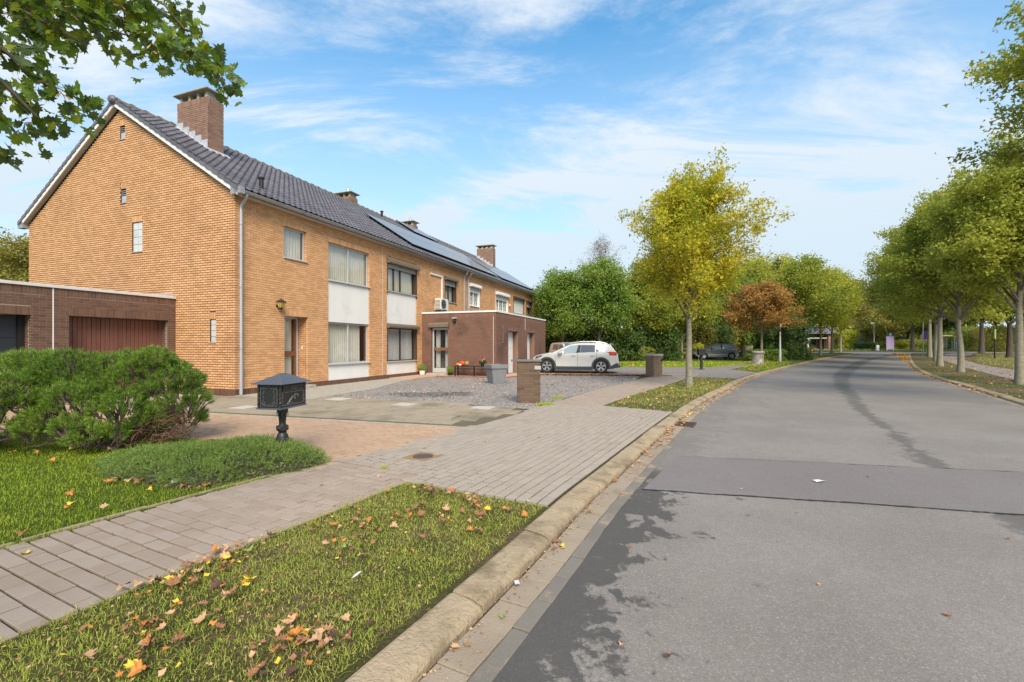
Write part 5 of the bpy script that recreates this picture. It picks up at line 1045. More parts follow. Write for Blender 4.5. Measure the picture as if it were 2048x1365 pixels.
# woods across the road
WT=make_tree(61,12,.32,7.6,4.2,5.2,22000,.15,m_lgrn,bark=m_barkd,nlimb=28,spread=.15,sub=8); WT2=make_tree(62,12,.3,7,4.4,5.2,20000,.16,m_ldk,bark=m_barkd,nlimb=28,spread=.15,sub=8); WT3=make_tree(63,8,.2,4.6,3.6,3.9,16000,.14,m_lolv,bark=m_barkd,nlimb=24,spread=.16,sub=8,)
def pxy(px,Y): return (px-1024)/910*Y
for t,px,Y,s,rz_,lb in ((WT,1963,62,1.0,0,'old oak with a stout dark trunk behind the bus shelter path'),(WT2,2019,47,.95,1,'large dark trunked tree right behind the pale street tree'),(WT,2052,52,1.0,2,'dark tree cut by the frame edge behind the footpath'),(WT2,1915,82,1.05,3,'dark green tree behind the bus shelter'),(WT3,1862,88,1.2,4,'olive green tree between shelter and information board'),(WT3,1815,92,1.35,5,'spreading olive tree beside the blue conifer'),(WT,1840,104,1.35,1,'tall tree over the street corner behind the board'),(WT2,1990,80,1.25,2,'dark wood edge tree behind the oak'),(WT3,1748,92,1.0,0,'rounded bushy tree behind the lamp post'),(WT3,1785,84,1.05,2,'olive bushy tree directly behind the information board'),(WT,1825,74,.95,5,'leafy green tree between the blue sign and the board'),(WT3,1722,112,.8,3,'bushy green tree behind the dark parked car'),(WT2,1700,120,.9,3,'dark tree beyond the parked car'),(WT,2075,66,1.1,3,'tree beyond the frame edge across the road')):
    place_tree('woodland_tree',t,pxy(px,Y),Y,lb,'trees beyond the side street',rz_,s)
# hedges and shrubs made of a leafy shell with branching inside
def hedge(name,label,cat,boxes_,mat,n,ls,seed,group=None,core=True):
    r=np.random.default_rng(seed); P=[];N_=[]; vol=np.array([(b[3]*b[4]+b[3]*b[5]*2+b[4]*b[5]*2) for b in boxes_]); cnt=(n*vol/vol.sum()).astype(int); x0,y0=boxes_[0][0],boxes_[0][1]; o=empty(name,(x0,y0,rise(y0)-.02),0,label,cat,group)
    m=MB()
    for (cx,cy,cz,hx,hy,hz),c in zip(boxes_,cnt):
        d=sph(c,r); e=np.sign(d)*np.abs(d)**.55; e/=np.max(np.abs(e)**1.0,axis=1)[:,None]**.7; bump_=1+.10*np.sin(d[:,0]*9+cx)*np.sin(d[:,2]*8+cy)+r.normal(0,.05,c)-np.abs(r.normal(0,.07,c))
        P.append(np.array([cx-x0,cy-y0,cz])+e*np.array([hx,hy,hz])*bump_[:,None]); N_.append(d+r.normal(0,.6,(c,3)))
        if core:
            for k in range(7): a=r.uniform(-.6,.6,2); m.tube([(cx-x0+a[0]*hx*.3,cy-y0,.0),(cx-x0+a[0]*hx*.8,cy-y0+a[1]*hy*.5,cz),(cx-x0+a[0]*hx,cy-y0+a[1]*hy,cz+hz*.8)],[.04,.03,.01],5)
    if core: m.build('stems',m_barkd,o)
    P=np.concatenate(P);N_=np.concatenate(N_); k=P[:,2]>.0; P,N_=P[k],N_[k]
    add('foliage',leaves_mesh('foliage',P,N_,ls,mat,r),o); 
    I=[];IN=[]
    ni=n//3; bi=r.choice(len(boxes_),ni,p=vol/vol.sum()); B_=np.array(boxes_)[bi]; Q=B_[:,:3]-np.array([x0,y0,0])+r.uniform(-.85,.85,(ni,3))*B_[:,3:6]; Q=Q[Q[:,2]>0]
    add('inner_foliage',leaves_mesh('inner_foliage',Q,r.normal(size=(len(Q),3)),ls*1.5,mat,r),o)
    return o
hd=[]
for k,(px,Y,zc,hx,hz,m_,lb) in enumerate(((1105,41,1.1,1.7,1.3,m_ldk,'dark hedge end beside the annex behind the white cars'),(1165,40,1.2,1.9,1.5,m_ldk,'dark evergreen hedge behind the bonnet of the white car'),(1240,40,1.1,1.9,1.4,m_ldk,'dark evergreen hedge behind the tail of the white car'),(1315,42,1.2,2.0,1.6,m_ldk,'dark hedge behind the first far brick pillar'),(1385,46,1.3,2.1,1.7,m_lolv,'yellowish hedge behind the bonnet of the grey hatchback'),(1430,47,1.4,1.7,1.7,m_ldk,'bluish green bush above the grey hatchback'),(1475,48,1.3,1.8,1.8,m_lolv,'olive bush behind the tail of the grey hatchback'),(1515,47,1.1,1.5,1.5,m_lgr2,'fresh green hedge behind the concrete pillar stump'))):
    x=pxy(px,Y); hedge('hedge',lb,'hedge',[(x,Y,zc,hx,1.1,hz),(x+.5,Y+.6,zc+.5,hx*.7,1,hz)],m_,5000,.095,70+k,'hedges behind the lawn')
hedge('low_hedge','low clipped hedge with flat top behind the concrete pillar','hedge',[(22.0,39.5,.5,1.5,.6,.55)],m_lgr2,4000,.06,85)
x=pxy(1578,44); hedge('tall_hedge','tall narrow clipped dark hedge beside the row of street trees','hedge',[(x,44,1.9,1.15,2.2,2.1),(x-1.3,45.5,1.8,.9,2,2.0)],m_ldk,12000,.08,86)
x=pxy(1600,48); hedge('tall_hedge','dark conifer hedge column next to the tall clipped hedge','hedge',[(x-.4,49,1.8,.9,1.2,2.0)],m_ldk,5000,.09,96)
for k,(px,Y,hx,hz,m_,lb) in enumerate(((1690,90,1.8,2.2,m_lylg,'bright yellow green shrub left of the dark parked car'),(1765,96,3.6,3.0,m_lolv,'wide olive bush behind the lamp post and board'),(1735,84,1.6,.8,m_ldk,'low dark bush right of the parked car'),(1815,86,4.5,1.0,m_lgrn,'low undergrowth behind the street name post'),(1850,84,4.5,1.1,m_lgrn,'low undergrowth left of the bus shelter'),(1925,80,2.8,1.8,m_lgr2,'green laurel bush behind the leaning tree'),(1990,78,4.6,2.2,m_lolv,'dry yellow bushes behind the oak'),(2035,70,4,2.2,m_lolv,'dry yellow bush at the frame edge'),(1945,95,8,2.6,m_ldk,'dark thicket behind the bus shelter'))):
    x=pxy(px,Y); hedge('shrub',lb,'bush',[(x,Y,hz*.75,hx,1.6,hz)],m_,4500,.12 if hz<2.5 else .17,100+k,'bushes across the side street',core=False)
# far wood closing the horizon
def farwood():
    r=np.random.default_rng(5); n=30000; a=r.uniform(-62,62,n)*math.pi/180; d=r.uniform(135,165,n); x=np.sin(a)*d*1.1; y=np.cos(a)*d; top=8+2.5*np.sin(a*23)+1.8*np.sin(a*61+1)+1.2*np.sin(a*140); z=r.random(n)**.8*top+.5
    k=(a>-.1)|True; P=np.stack([x,y,z],1)[k]; tag(add('far_woods',leaves_mesh('far_woods',P,r.normal(size=(len(P),3)),.8,m_lgrn,r)),kind='stuff')
farwood()
# ---------------------------------------------------------------- mountain pine
def pine():
    r=np.random.default_rng(91); q=random.Random(91); ox,oy=-5.15,6.35; DX=-.40
    o=empty('mountain_pine',(ox+DX,oy,-.02),0,'broad dwarf mountain pine with bare crooked branches underneath on the lawn','pine shrub')
    B=[(-7.6,6.5,.72,.50),(-7.0,6.7,.88,.46),(-6.4,6.5,.98,.42),(-5.9,6.5,.95,.46),(-5.7,6.35,.70,.36),(-5.75,6.1,.45,.3),(-5.45,6.7,.92,.42),(-5.0,6.75,1.05,.38),(-4.86,6.7,1.18,.24),(-4.62,6.75,.85,.36),(-4.42,6.7,.62,.30),(-6.9,6.1,.62,.42),(-6.2,6.0,.70,.40),(-5.5,6.15,.66,.33),(-7.6,6.0,.5,.42),(-7.3,6.2,.30,.33),(-6.8,5.95,.34,.28),(-6.3,5.9,.36,.26),(-5.85,5.95,.32,.22),(-7.9,5.9,.28,.3),(-5.0,6.3,.55,.32),(-4.75,6.35,.40,.22),(-5.35,5.95,.36,.20),(-4.55,6.9,.34,.24),(-5.25,6.6,.75,.4),(-6.6,6.8,.75,.45),(-7.2,5.8,.33,.25),(-8.3,6.3,.6,.5),(-8.2,5.9,.4,.4)]
    B=[(x,y,z,rd_) for x,y,z,rd_ in B]+[(-5.2,6.0,.22,.22),(-4.75,6.55,.28,.2),(-4.95,6.15,.25,.18)]; S_=[]
    for (x,y,z,rad) in B:
        n=int(430*rad*rad/.16); d=sph(n,r); d[:,2]=np.abs(d[:,2])*.95-.28*(r.random(n)<.35); rr=rad*(1+.12*np.sin(d[:,0]*7+x*9)*np.sin(d[:,1]*6+y*7)+r.normal(0,.05,n)); p=np.array([x,y,z])+d*rr[:,None]*np.array([1,1,.9])
        for a,dd in zip(p,d):
            if sum(1 for b in B if (a[0]-b[0])**2+(a[1]-b[1])**2+((a[2]-b[2])/.9)**2<(b[3]*.78)**2)==0: S_.append((a,dd))
    lb=MB(); V=[];Fa=[];Rn=[]
    P=np.array([s[0] for s in S_]); D=np.array([s[1] for s in S_])+np.array([0,0,.75]); D/=np.linalg.norm(D,axis=1)[:,None]; n=len(P); k=40
    for i in range(n): 
        if i%3==0: a=Vector(P[i])-Vector((ox,oy,0)); dd=Vector(D[i]); lb.tube([a-dd*.16+Vector((r.normal()*.02,r.normal()*.02,-.02)),a-dd*.05,a+dd*.03],[.009,.007,.005],4)
    f=r.random((n,k)); base=P[:,None]+D[:,None]*(f*.085-.05)[...,None]; nd=r.normal(size=(n,k,3)); nd-=D[:,None]*(nd*D[:,None]).sum(-1)[...,None]; nd/=np.linalg.norm(nd,axis=-1)[...,None]; nd=nd*.75+D[:,None]*(.35+.9*f[...,None]); nd/=np.linalg.norm(nd,axis=-1)[...,None]
    L=r.uniform(.045,.068,(n,k))[...,None]; w=np.cross(nd,r.normal(size=(n,k,3))); w/=np.linalg.norm(w,axis=-1)[...,None]; w*=.0030
    Vv=np.stack([base-w,base+w,base+nd*L],2).reshape(-1,3)-np.array([ox,oy,0]); rn=np.repeat(r.random(n)*.5,k)+r.random(n*k)*.4+f.ravel()*.1
    mt=leafmat('pine_needle',[(.030,.066,.010),(.06,.12,.014),(.105,.18,.020),(.20,.26,.04)],.2,.45,.35,1.5)
    tag(add('needles',mesh('needles',Vv,np.arange(3*n*k).reshape(-1,3),mt,rnd=rn),o),kind='stuff')
    mbk=M('pine_bark',[(.10,.08,.065),(.19,.155,.12)],.95,ns=12,nm=.8,bump=.8,bs=50)
    root=Vector((0,0,0)); main=[]; root2=Vector((-1.7,-.05,0))
    for (x,y,z,rad) in B:
        e=Vector((x-ox,y-oy,z-rad*.25)); rt=root2 if e.x<-1.25 else root; g_=e-rt; m1=Vector((rt.x+g_.x*.35+q.uniform(-.1,.1),rt.y+g_.y*.4,.14+q.uniform(0,.12))); m2=Vector((rt.x+g_.x*.72+q.uniform(-.08,.08),rt.y+g_.y*.75,max(.22,e.z*.55)+q.uniform(-.05,.08)))
        pts=[rt+Vector((q.uniform(-.08,.08),q.uniform(-.05,.05),0)),m1,m2,e]; rr=.045 if rad>.35 else .026; lb.tube(pts,[rr,rr*.8,rr*.55,rr*.25],7)
        for j in range(9):
            g=q.uniform(.35,1); kk=min(2,int(g*3)); s=pts[kk].lerp(pts[kk+1],g*3-kk); t=e+Vector(sph(1,r)[0])*rad*.85; t.z=max(.1,t.z); lb.tube([s,s.lerp(t,.5)+Vector((q.uniform(-.05,.05),q.uniform(-.05,.05),q.uniform(-.06,.04))),t],[rr*.32,rr*.22,rr*.1],5)
    lb.build('branches',mbk,o)
    m=MB(); 
    for j in range(420): # dead brown twigs low at the driveway side
        a=Vector((q.uniform(.15,.8),q.uniform(-.25,.5),q.uniform(.05,.45))); d=Vector((q.uniform(.1,1),q.uniform(-.5,.4),q.uniform(-.1,.7))).normalized()*q.uniform(.08,.28); m.tube([a,a+d*.5+Vector((0,0,.02)),a+d],[.004,.003,.0015],3)
    m.build('dead_twigs',M('dead_twig',[(.14,.07,.04),(.22,.12,.07)],.9,bump=0),o)
pine()
def mound():
    r=np.random.default_rng(92); ox,oy=-3.3,5.4; o=empty('creeping_evergreen',(ox,oy,-.02),0,'low mound of creeping evergreen shrub around the foot of the letterbox','ground cover shrub')
    E_=[(-2.82,5.42,.50,.42,.25),(-3.15,5.28,.60,.48,.30),(-3.55,5.22,.66,.52,.28),(-3.95,5.35,.70,.55,.22),(-3.3,5.75,.70,.5,.24),(-4.3,5.6,.7,.5,.16),(-2.62,5.50,.36,.32,.19),(-3.3,4.88,.42,.34,.2)]
    def hgt(x,y): 
        h=np.zeros_like(x)
        for cx,cy,a,b,z in E_: d=((x-cx)/a)**2+((y-cy)/b)**2; h=np.maximum(h,z*np.sqrt(np.clip(1-d,0,1)))
        return h*(1+.10*np.sin(x*13)*np.sin(y*11))
    n=15000; x=r.uniform(-5.1,-2.1,n); y=r.uniform(4.3,6.4,n); h=hgt(x,y); k=h>.02; x,y,h=x[k],y[k],h[k]; n=len(x); e=.03; gx=(hgt(x+e,y)-hgt(x-e,y))/(2*e); gy=(hgt(x,y+e)-hgt(x,y-e))/(2*e); D=np.stack([-gx*.9,-gy*.9,np.ones(n)*.75],1)+r.normal(0,.42,(n,3)); D/=np.linalg.norm(D,axis=1)[:,None]
    P=np.stack([x,y,h-r.uniform(0,.07,n)],1)-np.array([ox,oy,0]); m=14; f=np.linspace(.05,1,m)[None]; L=r.uniform(.05,.10,n)
    base=P[:,None]+D[:,None]*(f*L[:,None])[...,None]; nd=r.normal(size=(n,m,3)); nd/=np.linalg.norm(nd,axis=-1)[...,None]; nd=nd*.8+D[:,None]*.7; nd/=np.linalg.norm(nd,axis=-1)[...,None]; w=np.cross(nd,r.normal(size=(n,m,3))); w/=np.linalg.norm(w,axis=-1)[...,None]; w*=.0026; l=r.uniform(.014,.024,(n,m))[...,None]
    V=np.stack([base-w,base+w,base+nd*l],2).reshape(-1,3); mt=leafmat('evergreen_sprig',[(.055,.09,.018),(.10,.155,.030),(.155,.22,.045),(.21,.265,.07)],.2,.5,.35,4)
    tag(add('sprigs',mesh('sprigs',V,np.arange(3*n*m).reshape(-1,3),mt,rnd=np.repeat(r.random(n)*.6,m)+r.random(n*m)*.4),o),kind='stuff')
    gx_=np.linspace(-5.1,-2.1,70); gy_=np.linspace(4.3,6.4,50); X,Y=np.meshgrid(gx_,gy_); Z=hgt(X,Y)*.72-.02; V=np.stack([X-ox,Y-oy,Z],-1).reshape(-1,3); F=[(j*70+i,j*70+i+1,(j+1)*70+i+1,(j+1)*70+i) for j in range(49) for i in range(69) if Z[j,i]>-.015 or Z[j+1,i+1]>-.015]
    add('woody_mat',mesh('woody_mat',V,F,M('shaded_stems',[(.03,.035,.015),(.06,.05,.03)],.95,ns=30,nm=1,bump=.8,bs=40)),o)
mound()
# ---------------------------------------------------------------- overhanging maple branch
def leaf_shape(seed,mat,curl=.35,stem=True,s=1.0,name='leaf'):
    """lobed maple leaf with five lobes, about 2 units long"""
    q=random.Random(seed); half=[(0,-.75),(.30,-.70),(.28,-.52),(.80,-.42),(.62,-.12),(1.0,.22),(.55,.22),(.62,.55),(.28,.45),(.20,.80),(0,1.05)]
    pts=[(x*q.uniform(.9,1.1),y+q.uniform(-.04,.04)) for x,y in half]; pts[0]=half[0]; pts[-1]=(0,1.05*q.uniform(.9,1.1)); full=pts+[(-x*q.uniform(.88,1.08),y) for x,y in pts[-2:0:-1]]
    k1,k2,k3=curl*q.uniform(.4,1.2),curl*q.uniform(-1,1),q.uniform(-.3,.3)*curl
    Z=lambda x,y:k1*(x*x*.55)+k2*.35*(y*y)-k3*x*y-.06*abs(math.sin(x*4))
    V=[(0,0,Z(0,0)),(0,.55,Z(0,.55)),(0,-.4,Z(0,-.4))]+[(x,y,Z(x,y)) for x,y in full]; n=len(full); F=[]
    for i in range(n):
        j=(i+1)%n; a=full[i];b=full[j]; ym=(a[1]+b[1])/2; F.append((1 if ym>.45 else (0 if ym>-.3 else 2),3+i,3+j))
    F+= [(0,1,3+6),(0,1,3+n-6)] if False else []
    # join the three fans
    idx=[1 if (full[i][1]+full[(i+1)%n][1])/2>.45 else (0 if (full[i][1]+full[(i+1)%n][1])/2>-.3 else 2) for i in range(n)]
    for i in range(n):
        if idx[i]!=idx[(i+1)%n]: F.append((idx[i],3+(i+1)%n,idx[(i+1)%n]))
    if stem: c=len(V); V+=[(-.03,-.72,Z(0,-.7)),(.03,-.72,Z(0,-.7)),(.02,-1.6,Z(0,-.7)-.15)]; F.append((c,c+1,c+2))
    V=[(x*s,y*s,z*s) for x,y,z in V]; return mesh(name,V,F,mat,smooth=False)
def overhang():
    q=random.Random(5); r=np.random.default_rng(5); bx,by=-2.6,.35
    o=empty('maple_tree',(bx,by,-.02),0,'maple tree whose leafy boughs with winged seeds hang into the upper corner of the sky','tree','trees along the street')
    b=MB(); b.tube([(0,0,-.1),(0,0,.3),(-.02,.02,1.5),(.02,.05,3.0),(0,.1,4.4),(.05,.2,6.0)],[.24,.2,.17,.15,.11,.04],12); b.build('trunk',m_bark,o,smooth=True)
    mats=[leafmat('maple_leaf_dark',[(.028,.055,.018),(.045,.08,.022),(.07,.10,.04)],.30,.45,.2,5),leafmat('maple_leaf_green',[(.05,.10,.012),(.08,.14,.015),(.12,.19,.018)],.50,.45,.2,5),leafmat('maple_leaf_yellow_green',[(.15,.20,.015),(.24,.26,.02)],.55,.45,.2,5)]
    LM=[[leaf_shape(200+k+10*i,mt,.9,True,.046) for k in range(5)] for i,mt in enumerate(mats)]
    sm=M('maple_seed',[(.36,.20,.10),(.46,.29,.16)],.7,bump=0)
    V=[];F=[]
    for sx in (-1,1):
        n=len(V); V+=[(0,0,0),(sx*.010,-.004,.003),(sx*.040,-.020,0),(sx*.048,-.032,0),(sx*.036,-.034,0),(sx*.012,-.014,.003)]; F.append(tuple(n+i for i in ((0,1,2,3,4,5) if sx>0 else (5,4,3,2,1,0))))
    seedm=mesh('winged_seed',V,F,sm)
    def W(px,py,Y): return Vector(((px-1024)/910*Y-bx,Y-by,1.42+(692-py)/910*Y+.02))
    # boughs given as world points about three metres from the lens
    boughs=[[(-260,-150,2.6),(-60,-60,2.9),(120,-5,3.0),(200,20,3.05),(290,60,3.1),(400,120,3.15),(470,150,3.2)],[(-200,20,2.5),(-40,70,2.7),(20,110,2.75),(60,155,2.8),(95,170,2.85),(120,190,2.9)],[(-220,120,2.4),(-60,180,2.5),(0,225,2.6),(30,265,2.65)],[(-80,-90,2.9),(60,-40,3.0),(240,-35,3.1),(330,10,3.15),(370,60,3.2)],[(-150,-100,2.7),(-30,-20,2.8),(60,30,2.9),(120,60,3.0),(170,90,3.05)],[(-260,40,2.4),(-90,90,2.5),(-10,150,2.6),(45,205,2.7),(75,235,2.75)],[(300,-180,3.4),(480,-110,3.4),(590,-50,3.4),(607,-15,3.4)],[(-100,-50,3.2),(20,0,3.3),(140,30,3.35),(250,70,3.4)]]
    tw=MB(); spots=[]
    for bi,bp in enumerate(boughs):
        P=[W(*p) for p in bp]; start=Vector((0,.1,4.0+.15*bi)); tw.tube([start,start.lerp(P[0],.5)+Vector((0,0,.3))]+P,[.05,.03]+[.018*(1-.8*k/len(P)) for k in range(len(P))],6)
        for k in range(len(P)-1):
            seg=(P[k+1]-P[k]); nn=max(2,int(seg.length/.055))
            for j in range(nn):
                s=P[k]+seg*(j+q.random())/nn; t=s+Vector((q.uniform(-.09,.09),q.uniform(-.12,.12),q.uniform(-.12,.07))); 
                if j%2==0: tw.tube([s,s.lerp(t,.5)+Vector((0,0,.02)),t],[.004,.003,.0015],4)
                spots.append((t,k/len(P),bi))
    tw.build('branches',m_twig,o)
    cnt=0; far=[]
    for t,f,bi in spots:
        nl=(13 if bi not in (6,) else 1)
        if bi==6 and f<.6: nl=0
        for _ in range(nl):
            p=t+Vector((q.gauss(0,.06),q.gauss(0,.09),q.gauss(-.03,.06))); wx,wy,wz=p.x+bx,p.y+by,p.z; px=1024+910*wx/wy; py=692-910*(wz-1.42)/wy
            a=q.random(); mi=0 if a<.42 else (1 if a<.88 else 2)
            rot=(q.gauss(2.0,.6),q.gauss(0,.6),q.uniform(-3.14,3.14)); far.append((p,rot,q.uniform(.65,1.2),mi,q.randrange(5),-60<px<540 and -60<py<330,py))
    vis=[x for x in far if x[5]]; q.shuffle(vis); ind=vis[:300]; rest=vis[300:]+[x for x in far if not x[5]]
    for p,rot,s,mi,k,_,_ in ind: add('leaf',LM[mi][k],o,tuple(p),rot,(s,s,s))
    for mi in range(3):
        Vs=[];Fs=[];n=0
        for p,rot,s,m_,k,_,_ in rest:
            if m_!=mi: continue
            me=LM[mi][k]; co=np.empty(len(me.vertices)*3); me.vertices.foreach_get('co',co); co=co.reshape(-1,3); from mathutils import Euler; Rm=np.array(Euler(rot).to_matrix())*s; Vs.append(co@Rm.T+np.array(tuple(p))); Fs+= [tuple(n+i for i in pl.vertices) for pl in me.polygons]; n+=len(co)
        tag(add('leaves',mesh('leaves',np.concatenate(Vs),Fs,mats[mi],rnd=r.random(len(Fs))),o),kind='stuff')
    for t,f,bi in spots[::4]:
        if bi==6: continue
        for _ in range(3): add('winged_seed',seedm,o,tuple(t+Vector((q.gauss(0,.02),q.gauss(0,.03)-.03,q.gauss(-.03,.02)))),(q.uniform(-.6,.9)+1.4,q.uniform(-.7,.7),q.uniform(-3,3)))
overhang()
# ---------------------------------------------------------------- letterbox
m_blk2=M('letterbox_panel',[(.014,.015,.014),(.028,.028,.026)],.38,ns=40,nm=.9,bump=.2,bs=90,spec=.6)
m_hi=M('relief_highlight',[(.07,.07,.07),(.26,.26,.25)],.4,ns=60,nm=.9,metal=.3,bump=.3,bs=150)  # paler mottled tone paints highlights into the colour of the raised relief
LX,LY=-2.90,5.75; lb=empty('letterbox',(LX,LY,0),math.radians(80),'black ornate cast letterbox with hipped roof on a baluster post rising from the shrub mound','letterbox')
# local: front long face looks to -y ... the box is .40 x .27 x .30
bw,bd_,z0,z1=.235,.145,.665,.955
MB().box(-bw,bw,-bd_,bd_,z0,z1).build('body',m_blk2,lb)
MB().loft([[(x*(bw+e),y*(bd_+e),z) for x,y in ((-1,-1),(1,-1),(1,1),(-1,1))] for e,z in ((.022,z0-.018),(.022,z0-.006),(.008,z0+.001))]).build('base_plate',m_roofm,lb)
b=MB(); b.loft([[(x*(bw+e)*1,y*(bd_+e),z) for x,y in ((-1,-1),(1,-1),(1,1),(-1,1))] for e,z in ((.062,z1-.004),(.062,z1+.002))]); n=b.v([(-bw-.062,-bd_-.062,z1+.0021),(bw+.062,-bd_-.062,z1+.0021),(bw+.062,bd_+.062,z1+.0021),(-bw-.062,bd_+.062,z1+.0021),(-.06,0,z1+.115),(.06,0,z1+.115)]); b.f([(n,n+1,n+5,n+4),(n+1,n+2,n+5),(n+2,n+3,n+4,n+5),(n+3,n,n+4)]); b.build('roof',m_roofm,lb)
MB().tube([(-.06,0,z1+.115),(.06,0,z1+.115)],.006,6).tube([(-.06,0,z1+.114),(-bw-.06,-bd_-.06,z1+.003)],.0035,5).tube([(.06,0,z1+.114),(bw+.06,-bd_-.06,z1+.003)],.0035,5).build('roof_ridge',m_hi,lb)
for x,y in ((-bw,-bd_),(bw,-bd_),(-bw,bd_),(bw,bd_)):
    b=MB(); b.lathe([(.012,0),(.019,.01),(.016,.02),(.016,z1-z0-.03),(.019,z1-z0-.02),(.012,z1-z0-.006)],x,y,10,z0); b.build('corner_column',m_blk2,lb)
    b=MB(); b.tube([(x+.0175*math.cos(t*1.1),y+.0175*math.sin(t*1.1),z0+.03+t*.0095) for t in range(25)],.0028,4); b.build('rope_moulding',m_hi,lb)
f=add('front_panel',None,lb); y=-bd_
MB().box(-bw+.035,bw-.035,y-.014,y-.001,z1-.09,z1-.03).build('letter_flap',m_blk2,f)
b=MB(); 
def frm(b,x0,x1,za,zb,yy,w=.008,t=.008): b.box(x0,x1,yy-t,yy,za,za+w).box(x0,x1,yy-t,yy,zb-w,zb).box(x0,x0+w,yy-t,yy,za+w,zb-w).box(x1-w,x1,yy-t,yy,za+w,zb-w)
frm(b,-bw+.03,bw-.03,z0+.02,z1-.105,y-.001); b.build('panel_frame',m_hi,f); b=MB(); frm(b,-bw+.035,bw-.035,z1-.09,z1-.03,y-.0141,.004,.004); b.build('flap_frame',m_hi,f)
fc=bpy.data.curves.new('lettering','FONT'); fc.body='POST'; fc.size=.052; fc.extrude=.003; fc.align_x='CENTER'; fc.align_y='CENTER'; fc.materials.append(m_hi); ft=bpy.data.objects.new('text',fc); COL.objects.link(ft); bpy.context.view_layer.update(); fm=bpy.data.meshes.new_from_object(ft.evaluated_get(bpy.context.evaluated_depsgraph_get())); bpy.data.objects.remove(ft); fm.materials.clear(); fm.materials.append(m_hi); fo=bpy.data.objects.new('lettering',fm); COL.objects.link(fo); fo.parent=f; fo.location=(.01,y-.017,z1-.06); fo.rotation_euler=(math.pi/2,0,0)
b=MB() # perched bird with branch in relief
for (cx,cz,rx,rz_,a) in ((-.045,z0+.085,.05,.017,.75),(-.012,z0+.118,.018,.014,.2),(-.085,z0+.052,.035,.008,.55)):
    b.loft([[(cx+ (rx*math.cos(t)*k)*math.cos(a)-(rz_*math.sin(t)*k)*math.sin(a), y-.002-h, cz+(rx*math.cos(t)*k)*math.sin(a)+(rz_*math.sin(t)*k)*math.cos(a)) for t in [2*math.pi*i/12 for i in range(12)]] for k,h in ((1,0),(.8,.008),(.3,.012))])
b.tube([(-.10,y-.006,z0+.035),(-.03,y-.006,z0+.045),(.02,y-.006,z0+.04)],.004,5)
for t in range(14): aa=t*.33; b.ball((.055+.045*math.cos(aa)*(.6+.4*(t%2)),y-.006,z0+.115+.03*math.sin(aa)),.008,6)
b.build('bird_relief',m_hi,f)
f=add('side_door',None,lb); x=-bw
b=MB(); b.box(x-.008,x-.001,-bd_+.03,bd_-.03,z0+.02,z1-.03); b.build('door_leaf',m_blk2,f)
b=MB()
for i in range(40): t=2*math.pi*i/40; k=1+.10*math.sin(t*9); b.ball((x-.012,.088*math.cos(t)*k*(1-.12*math.cos(2*t)),(z0+z1)/2-.003+.112*math.sin(t)*k),.0065,5)
for sy in (-1,1):
    for sz in (-1,1):
        for j in range(6): b.ball((x-.011,sy*(.098-.008*j),(z0+z1)/2+sz*(.085+.005*j)),.006,5)
b.build('wreath_relief',m_hi,f)
b=MB(); b.box(x-.014,x-.008,-bd_+.03,-bd_+.036,z0+.02,z1-.03).box(x-.014,x-.008,bd_-.036,bd_-.03,z0+.02,z1-.03).box(x-.014,x-.008,-bd_+.037,bd_-.037,z0+.02,z0+.026); b.build('door_frame',m_hi,f)
for z in (z0+.05,z1-.07): MB().lathe([(.009,-.02),(.013,-.015),(.013,.015),(.009,.02)],x-.012,bd_-.008,8,z).build('hinge',m_blk2,lb)
MB().lathe([(.05,-.02),(.05,.03),(.042,.06),(.056,.12),(.068,.19),(.072,.25),(.062,.30),(.045,.325),(.05,.335),(.05,.345),(.04,.355),(.042,.40),(.047,.415),(.04,.43),(.04,.46),(.044,.50),(.05,.55),(.062,.60),(.068,.63),(.06,.65)],0,0,24).build('baluster_post',m_black,lb,smooth=True)
b=MB()
for a in (-.8,.8,2.4,-2.4):
    ca_,sa_=math.cos(a),math.sin(a); b.loft([[(ca_*d-sa_*.052*math.cos(t)*k,sa_*d+ca_*.052*math.cos(t)*k,.385+.034*math.sin(t)*k) for t in [2*math.pi*i/14 for i in range(14)]] for k,d in ((1,.03),(1,.062),(.82,.066),(.8,.06))])
b.build('shield_bosses',m_black,lb)
b=MB()
for k in range(8):
    a0=k*math.pi/4
    for zc,rr,s in ((.22,.073,1),(.60,.063,-1)): b.tube([(math.cos(a0+.28*math.sin(t*.8)*s)*rr*(1-.002*t),math.sin(a0+.28*math.sin(t*.8)*s)*rr*(1-.002*t),zc-.07+t*.014) for t in range(9)],.004,4)
b.build('leaf_relief',m_hi,lb)
